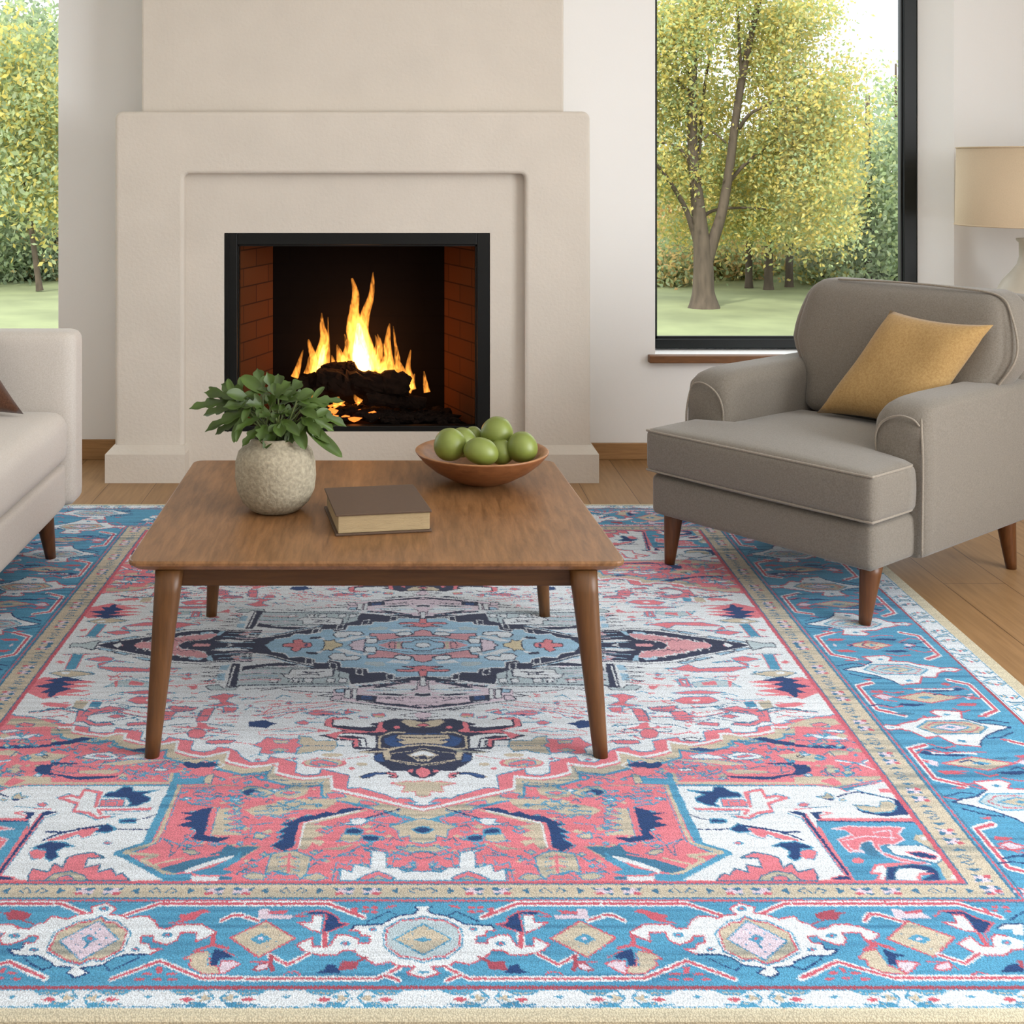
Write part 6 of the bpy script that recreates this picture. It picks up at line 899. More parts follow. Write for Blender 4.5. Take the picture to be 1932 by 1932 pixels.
s-r 20 697,1084 711,1084 713,1127 699,1124 677,1103 695,1105 697,1084|s-r 59 714,1133 713,1158|f-W 0 678,1155 700,1138 706,1161 721,1162 726,1141 735,1133 748,1138 764,1150 756,1169 740,1171 728,1183 701,1182 687,1172|
s-r 23 678,1155 700,1138 706,1161 721,1162 726,1141 735,1133 748,1138|s-r 23 756,1169 740,1171 728,1183 701,1182 687,1172 678,1155|
f-B 0 748,1153 746,1156 742,1158 739,1159 736,1158 734,1156 734,1153 736,1149 740,1147 744,1146 747,1147 748,1149|
f-r 0 744,1153 743,1154 742,1155 740,1155 739,1155 738,1154 738,1153 739,1151 741,1150 742,1150 744,1150 744,1151|f-W 0 754,1109 780,1109 769,1136 758,1133 761,1121 743,1121|s-N 22 741,1121 753,1108 781,1106|
s-N 22 768,1097 794,1076|s-W 72 645,1182 670,1202 697,1178|s-r 35 645,1182 670,1202 697,1178|f-L 0 629,1215 634,1205 652,1197 650,1213 638,1218|s-r 19 629,1215 634,1205 652,1197 650,1213 638,1218 629,1215|
s-r 19 625,1198 651,1199 657,1215|f-N 0 706,1221 722,1205 733,1202 738,1213 734,1222|f-R 0 735,1197 746,1194 737,1215|s-r 15 668,1228 679,1221 690,1227|
f-r 0 765,1064 764,1066 762,1067 759,1067 757,1067 756,1066 756,1064 757,1062 759,1061 762,1061 764,1061 765,1062|
f-r 0 779,1064 778,1066 776,1067 773,1067 771,1067 770,1066 770,1064 771,1062 773,1061 776,1061 778,1061 779,1062|
f-r 0 761,1073 760,1075 758,1076 756,1076 754,1076 752,1075 752,1073 754,1072 756,1071 758,1070 760,1071 761,1072|
f-r 0 778,1075 777,1076 775,1077 772,1078 770,1077 769,1076 769,1075 770,1073 772,1072 775,1072 777,1072 778,1073|f-r 0 742,1064 748,1067 749,1082 742,1076|f-B 0 -6,1274 -10,1271 6,1274 -10,1279|
f-r 0 -55,1280 -45,1275 -36,1281 -47,1286|f-T 0 -25,1262 -45,1265 -63,1262 -51,1271 -33,1269|s-B 22 -25,1262 -45,1265 -63,1262 -51,1271 -33,1269 -25,1262|f-T 0 -57,1274 -75,1273 -69,1281|
s-B 22 -57,1274 -75,1273 -69,1281 -57,1274|f-T 0 -51,1286 -67,1289 -49,1294|s-B 22 -51,1286 -67,1289 -49,1294 -51,1286|f-r 0 35,1280 45,1275 54,1281 43,1286|f-T 0 25,1262 45,1265 63,1262 51,1271 33,1269|
s-B 22 25,1262 45,1265 63,1262 51,1271 33,1269 25,1262|f-T 0 57,1274 75,1273 69,1281|s-B 22 57,1274 75,1273 69,1281 57,1274|f-T 0 51,1286 67,1289 49,1294|s-B 22 51,1286 67,1289 49,1294 51,1286|
f-T 0 -63,1269 -75,1278 -61,1286|s-B 22 -30,1261 -68,1261 -78,1277 -68,1293 -30,1291|f-T 0 63,1269 75,1278 61,1286|s-B 22 30,1261 68,1261 78,1277 68,1293 30,1291|f-B 0 156,1274 162,1271 168,1274 162,1279|
f-r 0 108,1280 118,1275 126,1281 116,1286|f-T 0 138,1262 118,1265 100,1262 112,1271 130,1269|s-B 22 138,1262 118,1265 100,1262 112,1271 130,1269 138,1262|f-T 0 106,1274 88,1273 94,1281|
s-B 22 106,1274 88,1273 94,1281 106,1274|f-T 0 112,1286 96,1289 114,1294|s-B 22 112,1286 96,1289 114,1294 112,1286|f-r 0 198,1280 208,1275 217,1281 206,1286|f-T 0 188,1262 208,1265 226,1262 214,1271 196,1269|
s-B 22 188,1262 208,1265 226,1262 214,1271 196,1269 188,1262|f-T 0 220,1274 238,1273 232,1281|s-B 22 220,1274 238,1273 232,1281 220,1274|f-T 0 214,1286 230,1289 212,1294|s-B 22 214,1286 230,1289 212,1294 214,1286|
f-T 0 100,1269 88,1278 102,1286|s-B 22 132,1261 94,1261 85,1277 94,1293 132,1291|f-T 0 226,1269 238,1278 224,1286|s-B 22 192,1261 230,1261 240,1277 230,1293 192,1291|f-B 0 319,1274 325,1271 331,1274 325,1279|
f-r 0 270,1280 280,1275 289,1281 278,1286|f-T 0 300,1262 280,1265 262,1262 274,1271 292,1269|s-B 22 300,1262 280,1265 262,1262 274,1271 292,1269 300,1262|f-T 0 268,1274 250,1273 256,1281|
s-B 22 268,1274 250,1273 256,1281 268,1274|f-T 0 274,1286 258,1289 276,1294|s-B 22 274,1286 258,1289 276,1294 274,1286|f-r 0 360,1280 370,1275 379,1281 368,1286|f-T 0 350,1262 370,1265 388,1262 376,1271 358,1269|
s-B 22 350,1262 370,1265 388,1262 376,1271 358,1269 350,1262|f-T 0 382,1274 400,1273 394,1281|s-B 22 382,1274 400,1273 394,1281 382,1274|f-T 0 376,1286 392,1289 374,1294|s-B 22 376,1286 392,1289 374,1294 376,1286|
f-T 0 262,1269 250,1278 264,1286|s-B 22 295,1261 257,1261 248,1277 257,1293 295,1291|f-T 0 388,1269 400,1278 386,1286|s-B 22 355,1261 393,1261 402,1277 393,1293 355,1291|f-B 0 482,1274 488,1271 494,1274 488,1279|
f-r 0 433,1280 443,1275 452,1281 441,1286|f-T 0 463,1262 443,1265 425,1262 437,1271 455,1269|s-B 22 463,1262 443,1265 425,1262 437,1271 455,1269 463,1262|f-T 0 431,1274 413,1273 419,1281|
s-B 22 431,1274 413,1273 419,1281 431,1274|f-T 0 437,1286 421,1289 439,1294|s-B 22 437,1286 421,1289 439,1294 437,1286|f-r 0 523,1280 533,1275 542,1281 531,1286|f-T 0 513,1262 533,1265 551,1262 539,1271 521,1269|
s-B 22 513,1262 533,1265 551,1262 539,1271 521,1269 513,1262|f-T 0 545,1274 563,1273 557,1281|s-B 22 545,1274 563,1273 557,1281 545,1274|f-T 0 539,1286 555,1289 537,1294|s-B 22 539,1286 555,1289 537,1294 539,1286|
f-T 0 425,1269 413,1278 427,1286|s-B 22 458,1261 420,1261 410,1277 420,1293 458,1291|f-T 0 550,1269 562,1278 548,1286|s-B 22 518,1261 556,1261 565,1277 556,1293 518,1291|f-B 0 644,1274 650,1271 656,1274 650,1279|
f-r 0 595,1280 605,1275 614,1281 603,1286|f-T 0 625,1262 605,1265 587,1262 599,1271 617,1269|s-B 22 625,1262 605,1265 587,1262 599,1271 617,1269 625,1262|f-T 0 593,1274 575,1273 581,1281|
s-B 22 593,1274 575,1273 581,1281 593,1274|f-T 0 599,1286 583,1289 601,1294|s-B 22 599,1286 583,1289 601,1294 599,1286|f-r 0 685,1280 695,1275 704,1281 693,1286|f-T 0 675,1262 695,1265 713,1262 701,1271 683,1269|
s-B 22 675,1262 695,1265 713,1262 701,1271 683,1269 675,1262|f-T 0 707,1274 725,1273 719,1281|s-B 22 707,1274 725,1273 719,1281 707,1274|f-T 0 701,1286 717,1289 699,1294|s-B 22 701,1286 717,1289 699,1294 701,1286|
f-T 0 587,1269 575,1278 589,1286|s-B 22 620,1261 582,1261 572,1277 582,1293 620,1291|f-T 0 713,1269 725,1278 711,1286|s-B 22 680,1261 718,1261 728,1277 718,1293 680,1291|f-B 0 806,1274 812,1271 818,1274 812,1279|
f-r 0 758,1280 768,1275 776,1281 766,1286|f-T 0 788,1262 768,1265 750,1262 762,1271 780,1269|s-B 22 788,1262 768,1265 750,1262 762,1271 780,1269 788,1262|f-T 0 756,1274 737,1273 743,1281|
s-B 22 756,1274 737,1273 743,1281 756,1274|f-T 0 762,1286 745,1289 764,1294|s-B 22 762,1286 745,1289 764,1294 762,1286|f-r 0 848,1280 858,1275 866,1281 856,1286|f-T 0 838,1262 858,1265 876,1262 864,1271 846,1269|
s-B 22 838,1262 858,1265 876,1262 864,1271 846,1269 838,1262|f-T 0 870,1274 888,1273 882,1281|s-B 22 870,1274 888,1273 882,1281 870,1274|f-T 0 864,1286 880,1289 862,1294|s-B 22 864,1286 880,1289 862,1294 864,1286|
f-T 0 750,1269 738,1278 752,1286|s-B 22 782,1261 744,1261 735,1277 744,1293 782,1291|f-T 0 876,1269 888,1278 874,1286|s-B 22 842,1261 881,1261 890,1277 881,1293 842,1291|f-B 0 969,1274 975,1271 981,1274 975,1279|
f-r 0 920,1280 930,1275 939,1281 928,1286|f-T 0 950,1262 930,1265 912,1262 924,1271 942,1269|s-B 22 950,1262 930,1265 912,1262 924,1271 942,1269 950,1262|f-T 0 918,1274 900,1273 906,1281|
s-B 22 918,1274 900,1273 906,1281 918,1274|f-T 0 924,1286 908,1289 926,1294|s-B 22 924,1286 908,1289 926,1294 924,1286|f-r 0 1010,1280 1020,1275 1029,1281 1018,1286|f-T 0 1000,1262 1020,1265 1038,1262 1026,1271 1008,1269|
s-B 22 1000,1262 1020,1265 1038,1262 1026,1271 1008,1269 1000,1262|f-T 0 1032,1274 1050,1273 1044,1281|s-B 22 1032,1274 1050,1273 1044,1281 1032,1274|f-T 0 1026,1286 1042,1289 1024,1294|
s-B 22 1026,1286 1042,1289 1024,1294 1026,1286|f-T 0 912,1269 900,1278 914,1286|s-B 22 945,1261 907,1261 898,1277 907,1293 945,1291|f-T 0 1038,1269 1050,1278 1036,1286|
s-B 22 1005,1261 1043,1261 1052,1277 1043,1293 1005,1291|f-B 0 1132,1274 1138,1271 1144,1274 1138,1279|f-r 0 1082,1280 1092,1275 1102,1281 1090,1286|f-T 0 1112,1262 1092,1265 1074,1262 1086,1271 1104,1269|
s-B 22 1112,1262 1092,1265 1074,1262 1086,1271 1104,1269 1112,1262|f-T 0 1080,1274 1062,1273 1068,1281|s-B 22 1080,1274 1062,1273 1068,1281 1080,1274|f-T 0 1086,1286 1070,1289 1088,1294|
s-B 22 1086,1286 1070,1289 1088,1294 1086,1286|f-r 0 1172,1280 1182,1275 1191,1281 1180,1286|f-T 0 1162,1262 1182,1265 1200,1262 1188,1271 1170,1269|s-B 22 1162,1262 1182,1265 1200,1262 1188,1271 1170,1269 1162,1262|
f-T 0 1194,1274 1212,1273 1206,1281|s-B 22 1194,1274 1212,1273 1206,1281 1194,1274|f-T 0 1188,1286 1204,1289 1186,1294|s-B 22 1188,1286 1204,1289 1186,1294 1188,1286|f-T 0 1074,1269 1062,1278 1076,1286|
s-B 22 1108,1261 1070,1261 1060,1277 1070,1293 1108,1291|f-T 0 1200,1269 1212,1278 1198,1286|s-B 22 1168,1261 1206,1261 1215,1277 1206,1293 1168,1291|f-r 0 1082,-10 1094,-10 1088,-10|f-T 0 1070,-10 1080,-10 1082,-10|
s-B 22 1070,-10 1080,-10 1082,-10 1070,-10|f-T 0 1094,-10 1106,-10 1096,-10|s-B 22 1094,-10 1106,-10 1096,-10 1094,-10|s-B 22 1068,-10 1088,-10 1108,-10|f-r 0 1082,30 1094,34 1088,42|f-T 0 1070,26 1080,20 1082,38|
s-B 22 1070,26 1080,20 1082,38 1070,26|f-T 0 1094,22 1106,30 1096,40|s-B 22 1094,22 1106,30 1096,40 1094,22|s-B 22 1068,50 1088,62 1108,52|f-G 0 1078,59 1098,57 1100,73 1076,71|s-b 20 1076,60 1100,58 1100,74|
f-r 0 1082,93 1094,97 1088,105|f-T 0 1070,89 1080,83 1082,101|s-B 22 1070,89 1080,83 1082,101 1070,89|f-T 0 1094,85 1106,93 1096,103|s-B 22 1094,85 1106,93 1096,103 1094,85|s-B 22 1068,81 1088,69 1108,79|
f-r 0 1082,161 1094,165 1088,173|f-T 0 1070,157 1080,151 1082,169|s-B 22 1070,157 1080,151 1082,169 1070,157|f-T 0 1094,153 1106,161 1096,171|s-B 22 1094,153 1106,161 1096,171 1094,153|s-B 22 1068,181 1088,193 1108,183|
f-G 0 1078,190 1098,188 1100,204 1076,202|s-b 20 1076,191 1100,189 1100,205|f-r 0 1082,224 1094,228 1088,236|f-T 0 1070,220 1080,214 1082,232|s-B 22 1070,220 1080,214 1082,232 1070,220|f-T 0 1094,216 1106,224 1096,234|
s-B 22 1094,216 1106,224 1096,234 1094,216|s-B 22 1068,212 1088,200 1108,210|f-r 0 1082,292 1094,296 1088,304|f-T 0 1070,288 1080,282 1082,300|s-B 22 1070,288 1080,282 1082,300 1070,288|f-T 0 1094,284 1106,292 1096,302|
s-B 22 1094,284 1106,292 1096,302 1094,284|s-B 22 1068,312 1088,324 1108,314|f-G 0 1078,321 1098,319 1100,335 1076,333|s-b 20 1076,322 1100,320 1100,336|f-r 0 1082,355 1094,359 1088,367|f-T 0 1070,351 1080,345 1082,363|
s-B 22 1070,351 1080,345 1082,363 1070,351|f-T 0 1094,347 1106,355 1096,365|s-B 22 1094,347 1106,355 1096,365 1094,347|s-B 22 1068,343 1088,331 1108,341|f-r 0 1082,423 1094,427 1088,435|f-T 0 1070,419 1080,413 1082,431|
s-B 22 1070,419 1080,413 1082,431 1070,419|f-T 0 1094,415 1106,423 1096,433|s-B 22 1094,415 1106,423 1096,433 1094,415|s-B 22 1068,443 1088,455 1108,445|f-G 0 1078,452 1098,450 1100,466 1076,464|
s-b 20 1076,453 1100,451 1100,467|f-r 0 1082,486 1094,490 1088,498|f-T 0 1070,482 1080,476 1082,494|s-B 22 1070,482 1080,476 1082,494 1070,482|f-T 0 1094,478 1106,486 1096,496|s-B 22 1094,478 1106,486 1096,496 1094,478|
s-B 22 1068,474 1088,462 1108,472|f-r 0 1082,554 1094,558 1088,566|f-T 0 1070,550 1080,544 1082,562|s-B 22 1070,550 1080,544 1082,562 1070,550|f-T 0 1094,546 1106,554 1096,564|s-B 22 1094,546 1106,554 1096,564 1094,546|
s-B 22 1068,574 1088,586 1108,576|f-G 0 1078,583 1098,581 1100,597 1076,595|s-b 20 1076,584 1100,582 1100,598|f-r 0 1082,617 1094,621 1088,629|f-T 0 1070,613 1080,607 1082,625|s-B 22 1070,613 1080,607 1082,625 1070,613|
f-T 0 1094,609 1106,617 1096,627|s-B 22 1094,609 1106,617 1096,627 1094,609|s-B 22 1068,605 1088,593 1108,603|f-r 0 1082,685 1094,689 1088,697|f-T 0 1070,681 1080,675 1082,693|s-B 22 1070,681 1080,675 1082,693 1070,681|
f-T 0 1094,677 1106,685 1096,695|s-B 22 1094,677 1106,685 1096,695 1094,677|s-B 22 1068,705 1088,717 1108,707|f-G 0 1078,714 1098,712 1100,728 1076,726|s-b 20 1076,715 1100,713 1100,729|f-r 0 1082,748 1094,752 1088,760|
f-T 0 1070,744 1080,738 1082,756|s-B 22 1070,744 1080,738 1082,756 1070,744|f-T 0 1094,740 1106,748 1096,758|s-B 22 1094,740 1106,748 1096,758 1094,740|s-B 22 1068,736 1088,724 1108,734|f-r 0 1082,816 1094,820 1088,828|
f-T 0 1070,812 1080,806 1082,824|s-B 22 1070,812 1080,806 1082,824 1070,812|f-T 0 1094,808 1106,816 1096,826|s-B 22 1094,808 1106,816 1096,826 1094,808|s-B 22 1068,836 1088,848 1108,838|
f-G 0 1078,845 1098,843 1100,859 1076,857|s-b 20 1076,846 1100,844 1100,860|f-r 0 1082,879 1094,883 1088,891|f-T 0 1070,875 1080,869 1082,887|s-B 22 1070,875 1080,869 1082,887 1070,875|f-T 0 1094,871 1106,879 1096,889|
s-B 22 1094,871 1106,879 1096,889 1094,871|s-B 22 1068,867 1088,855 1108,865|f-r 0 1082,947 1094,951 1088,959|f-T 0 1070,943 1080,937 1082,955|s-B 22 1070,943 1080,937 1082,955 1070,943|f-T 0 1094,939 1106,947 1096,957|
s-B 22 1094,939 1106,947 1096,957 1094,939|s-B 22 1068,967 1088,979 1108,969|f-G 0 1078,976 1098,974 1100,990 1076,988|s-b 20 1076,977 1100,975 1100,991|f-r 0 1082,1010 1094,1014 1088,1022|
f-T 0 1070,1006 1080,1000 1082,1018|s-B 22 1070,1006 1080,1000 1082,1018 1070,1006|f-T 0 1094,1002 1106,1010 1096,1020|s-B 22 1094,1002 1106,1010 1096,1020 1094,1002|s-B 22 1068,998 1088,986 1108,996|
f-r 0 1082,1078 1094,1082 1088,1090|f-T 0 1070,1074 1080,1068 1082,1086|s-B 22 1070,1074 1080,1068 1082,1086 1070,1074|f-T 0 1094,1070 1106,1078 1096,1088|s-B 22 1094,1070 1106,1078 1096,1088 1094,1070|
s-B 22 1068,1098 1088,1110 1108,1100|f-G 0 1078,1107 1098,1105 1100,1121 1076,1119|s-b 20 1076,1108 1100,1106 1100,1122|f-r 0 1082,1141 1094,1145 1088,1153|f-T 0 1070,1137 1080,1131 1082,1149|
s-B 22 1070,1137 1080,1131 1082,1149 1070,1137|f-T 0 1094,1133 1106,1141 1096,1151|s-B 22 1094,1133 1106,1141 1096,1151 1094,1133|s-B 22 1068,1129 1088,1117 1108,1127|f-r 0 1082,1209 1094,1213 1088,1221|
f-T 0 1070,1205 1080,1199 1082,1217|s-B 22 1070,1205 1080,1199 1082,1217 1070,1205|f-T 0 1094,1201 1106,1209 1096,1219|s-B 22 1094,1201 1106,1209 1096,1219 1094,1201|s-B 22 1068,1229 1088,1241 1108,1231|
f-G 0 1078,1238 1098,1236 1100,1252 1076,1250|s-b 20 1076,1239 1100,1237 1100,1253|f-r 0 1082,1272 1094,1276 1088,1284|f-T 0 1070,1268 1080,1262 1082,1280|s-B 22 1070,1268 1080,1262 1082,1280 1070,1268|
f-T 0 1094,1264 1106,1272 1096,1282|s-B 22 1094,1264 1106,1272 1096,1282 1094,1264|s-B 22 1068,1260 1088,1248 1108,1258|f-r 0 1082,1340 1094,1344 1088,1352|f-T 0 1070,1336 1080,1330 1082,1348|
s-B 22 1070,1336 1080,1330 1082,1348 1070,1336|f-T 0 1094,1332 1106,1340 1096,1350|s-B 22 1094,1332 1106,1340 1096,1350 1094,1332|s-B 22 1068,1360 1088,1372 1108,1362|f-G 0 1078,1369 1098,1367 1100,1383 1076,1381|
s-b 20 1076,1370 1100,1368 1100,1384|s+W 115 853,-10 822,-10 822,58 862,85|s+r 55 853,-10 822,-10 822,58 862,85|s+W 115 1005,-10 1036,-10 1036,62 1005,85|s+r 55 1005,-10 1036,-10 1036,62 1005,85|
s+W 115 853,220 822,236 822,356 862,384|s+r 55 853,220 822,236 822,356 862,384|s+W 115 1005,204 1036,228 1036,360 1005,384|s+r 55 1005,204 1036,228 1036,360 1005,384|s+W 115 853,519 822,535 822,655 862,682|
s+r 55 853,519 822,535 822,655 862,682|s+W 115 1005,502 1036,527 1036,659 1005,682|s+r 55 1005,502 1036,527 1036,659 1005,682|s+W 115 853,818 822,833 822,954 862,980|s+r 55 853,818 822,833 822,954 862,980|
s+W 115 1005,800 1036,825 1036,958 1005,980|s+r 55 1005,800 1036,825 1036,958 1005,980|
f+W 0 820,146 840,134 865,126 890,101 880,71 925,64 937,76 925,96 960,101 975,116 1000,126 1030,146 1000,164 985,191 960,186 945,221 905,231 895,206 875,181 845,160|s+N 30 820,146 840,134 865,126 890,101|
s+N 30 820,146 845,160 875,181 895,206 905,231|s+r 30 890,101 880,71 925,64 937,76 925,96 960,101 975,116 1000,126 1030,146 1000,164 985,191 960,186 945,221 905,231|f+G 0 860,146 885,116 955,116 985,146 960,176 885,174|
s+B 30 860,146 885,116 955,116 985,146 960,176 885,174 860,146|s+r 20 875,146 895,124 947,124 971,146 953,168 895,166 875,146|f+T 0 890,146 925,129 960,146 925,163|s+B 25 890,146 925,129 960,146 925,163 890,146|
f+B 0 915,146 925,140 935,146 925,152|f+B 0 903,84 913,80 919,88 909,92|f+B 0 921,204 933,200 935,210 923,214|s+N 28 815,126 845,111 865,116|s+N 28 825,168 855,191 880,196|f+r 0 835,96 855,88 859,98|
f+r 0 840,201 860,196 855,208|f+W 0 1010,140 1035,134 1050,146 1035,158 1010,152|s+r 25 1010,140 1035,134 1050,146 1035,158 1010,152|f+B 0 1025,143 1037,146 1025,150|
f+W 0 1030,440 1010,428 985,420 960,396 970,366 925,358 913,370 925,390 890,396 875,410 850,420 820,440 850,458 865,486 890,480 905,516 945,526 955,500 975,476 1005,454|s+N 30 1030,440 1010,428 985,420 960,396|
s+N 30 1030,440 1005,454 975,476 955,500 945,526|s+r 30 960,396 970,366 925,358 913,370 925,390 890,396 875,410 850,420 820,440 850,458 865,486 890,480 905,516 945,526|
f+T 0 990,440 965,410 895,410 865,440 890,471 965,468|s+B 30 990,440 965,410 895,410 865,440 890,471 965,468 990,440|s+r 20 975,440 955,418 903,418 879,440 897,462 955,460 975,440|f+L 0 960,440 925,424 890,440 925,458|
s+B 25 960,440 925,424 890,440 925,458 960,440|f+B 0 935,440 925,434 915,440 925,446|f+B 0 947,378 937,374 931,382 941,386|f+B 0 929,498 917,494 915,504 927,508|s+N 28 1035,420 1005,406 985,410|
s+N 28 1025,462 995,486 970,490|f+r 0 1015,390 995,382 991,392|f+r 0 1010,496 990,490 995,502|f+W 0 840,434 815,428 800,440 815,452 840,446|s+r 25 840,434 815,428 800,440 815,452 840,446|f+B 0 825,438 813,440 825,444|
f+W 0 820,742 840,730 865,722 890,697 880,667 925,660 937,672 925,692 960,697 975,712 1000,722 1030,742 1000,760 985,787 960,782 945,817 905,827 895,802 875,777 845,756|s+N 30 820,742 840,730 865,722 890,697|
s+N 30 820,742 845,756 875,777 895,802 905,827|s+r 30 890,697 880,667 925,660 937,672 925,692 960,697 975,712 1000,722 1030,742 1000,760 985,787 960,782 945,817 905,827|
f+G 0 860,742 885,712 955,712 985,742 960,772 885,770|s+B 30 860,742 885,712 955,712 985,742 960,772 885,770 860,742|s+r 20 875,742 895,720 947,720 971,742 953,764 895,762 875,742|f+T 0 890,742 925,725 960,742 925,759|
s+B 25 890,742 925,725 960,742 925,759 890,742|f+B 0 915,742 925,736 935,742 925,748|f+B 0 903,680 913,676 919,684 909,688|f+B 0 921,800 933,796 935,806 923,810|s+N 28 815,722 845,707 865,712|
s+N 28 825,764 855,787 880,792|f+r 0 835,692 855,684 859,694|f+r 0 840,797 860,792 855,804|f+W 0 1010,736 1035,730 1050,742 1035,754 1010,748|s+r 25 1010,736 1035,730 1050,742 1035,754 1010,748|
f+B 0 1025,739 1037,742 1025,746|f+W 0 1030,1040 1010,1028 985,1020 960,995 970,965 925,958 913,970 925,990 890,995 875,1010 850,1020 820,1040 850,1058 865,1085 890,1080 905,1115 945,1125 955,1100 975,1075 1005,1054|
s+N 30 1030,1040 1010,1028 985,1020 960,995|s+N 30 1030,1040 1005,1054 975,1075 955,1100 945,1125|
s+r 30 960,995 970,965 925,958 913,970 925,990 890,995 875,1010 850,1020 820,1040 850,1058 865,1085 890,1080 905,1115 945,1125|f+T 0 990,1040 965,1010 895,1010 865,1040 890,1070 965,1068|
s+B 30 990,1040 965,1010 895,1010 865,1040 890,1070 965,1068 990,1040|s+r 20 975,1040 955,1018 903,1018 879,1040 897,1062 955,1060 975,1040|f+L 0 960,1040 925,1023 890,1040 925,1057|
s+B 25 960,1040 925,1023 890,1040 925,1057 960,1040|f+B 0 935,1040 925,1034 915,1040 925,1046|f+B 0 947,978 937,974 931,982 941,986|f+B 0 929,1098 917,1094 915,1104 927,1108|s+N 28 1035,1020 1005,1005 985,1010|
s+N 28 1025,1062 995,1085 970,1090|f+r 0 1015,990 995,982 991,992|f+r 0 1010,1095 990,1090 995,1102|f+W 0 840,1034 815,1028 800,1040 815,1052 840,1046|s+r 25 840,1034 815,1028 800,1040 815,1052 840,1046|
f+B 0 825,1037 813,1040 825,1044|
f+W 0 820,1200 840,1188 865,1180 890,1155 880,1125 925,1118 937,1130 925,1150 960,1155 975,1170 1000,1180 1030,1200 1000,1218 985,1245 960,1240 945,1275 905,1285 895,1260 875,1235 845,1214|
s+N 30 820,1200 840,1188 865,1180 890,1155|s+N 30 820,1200 845,1214 875,1235 895,1260 905,1285|
s+r 30 890,1155 880,1125 925,1118 937,1130 925,1150 960,1155 975,1170 1000,1180 1030,1200 1000,1218 985,1245 960,1240 945,1275 905,1285|f+G 0 860,1200 885,1170 955,1170 985,1200 960,1230 885,1228|
s+B 30 860,1200 885,1170 955,1170 985,1200 960,1230 885,1228 860,1200|s+r 20 875,1200 895,1178 947,1178 971,1200 953,1222 895,1220 875,1200|f+T 0 890,1200 925,1183 960,1200 925,1217|
s+B 25 890,1200 925,1183 960,1200 925,1217 890,1200|f+B 0 915,1200 925,1194 935,1200 925,1206|f+B 0 903,1138 913,1134 919,1142 909,1146|f+B 0 921,1258 933,1254 935,1264 923,1268|s+N 28 815,1180 845,1165 865,1170|
s+N 28 825,1222 855,1245 880,1250|f+r 0 835,1150 855,1142 859,1152|f+r 0 840,1255 860,1250 855,1262|f+W 0 1010,1194 1035,1188 1050,1200 1035,1212 1010,1206|s+r 25 1010,1194 1035,1188 1050,1200 1035,1212 1010,1206|
f+B 0 1025,1197 1037,1200 1025,1204|f+W 0 820,-10 840,-10 865,-10 890,-10 880,-10 925,-10 937,-10 925,-10 960,-10 975,-10 1000,-10 1030,-10 1000,-10 985,-10 960,-10 945,-10 905,-10 895,-10 875,-10 845,-10|
s+N 30 820,-10 840,-10 865,-10 890,-10|s+N 30 820,-10 845,-10 875,-10 895,-10 905,-10|s+r 30 890,-10 880,-10 925,-10 937,-10 925,-10 960,-10 975,-10 1000,-10 1030,-10 1000,-10 985,-10 960,-10 945,-10 905,-10|
f+G 0 860,-10 885,-10 955,-10 985,-10 960,-10 885,-10|s+B 30 860,-10 885,-10 955,-10 985,-10 960,-10 885,-10 860,-10|s+r 20 875,-10 895,-10 947,-10 971,-10 953,-10 895,-10 875,-10|f+T 0 890,-10 925,-10 960,-10 925,-10|
s+B 25 890,-10 925,-10 960,-10 925,-10 890,-10|f+B 0 915,-10 925,-10 935,-10 925,-10|f+B 0 903,-10 913,-10 919,-10 909,-10|f+B 0 921,-10 933,-10 935,-10 923,-10|s+N 28 815,-10 845,-10 865,-10|
s+N 28 825,-10 855,-10 880,-10|f+r 0 835,-10 855,-10 859,-10|f+r 0 840,-10 860,-10 855,-10|f+W 0 1010,-10 1035,-10 1050,-10 1035,-10 1010,-10|s+r 25 1010,-10 1035,-10 1050,-10 1035,-10 1010,-10|
f+B 0 1025,-10 1037,-10 1025,-10|f+T 0 855,-10 915,-10 975,-10 920,28|s+r 28 855,-10 915,-10 975,-10 920,28 855,-10|f+B 0 903,-10 919,-10 937,-10 921,8|f+N 0 830,-10 845,-10 855,-10 905,-10 915,-10 885,-10 845,-10|
s+W 50 855,-10 905,-10 925,-10|s+r 22 827,-10 842,-10 860,-10 945,-10|f+L 0 850,-10 827,-10 835,-10 845,12|f+r 0 825,-10 837,-10 831,-10|f+N 0 925,36 975,30 985,40 955,46|f+r 0 835,30 865,28 880,42 845,44|
f+r 0 985,-10 1010,-10 1015,-10 995,-10|f+L 0 975,-10 1005,-10 1015,-10 995,10|s+r 30 975,-10 995,-10 1015,-10 1000,12 980,20|f+b 0 945,-10 975,-10 965,-10|f+T 0 995,296 935,269 875,296 930,324|
s+r 28 995,296 935,269 875,296 930,324 995,296|f+B 0 947,296 931,288 913,296 929,304|f+N 0 1020,252 1005,244 995,258 945,260 935,265 965,267 1005,261|s+W 50 995,254 945,252 925,256|
s+r 22 1023,256 1008,238 990,250 905,250|f+L 0 1000,288 1023,275 1015,302 1005,308|f+r 0 1025,279 1013,286 1019,296|f+N 0 925,331 875,326 865,335 895,341|f+r 0 1015,326 985,324 970,337 1005,339|
f+r 0 865,265 840,260 835,271 855,273|f+L 0 875,290 845,279 835,296 855,306|s+r 30 875,296 855,277 835,286 850,308 870,316|f+b 0 905,275 875,267 885,282|f+T 0 855,595 915,569 975,595 920,623|
s+r 28 855,595 915,569 975,595 920,623 855,595|f+B 0 903,595 919,587 937,595 921,603|f+N 0 830,552 845,543 855,557 905,559 915,565 885,567 845,561|s+W 50 855,553 905,551 925,555|s+r 22 827,555 842,537 860,550 945,549|
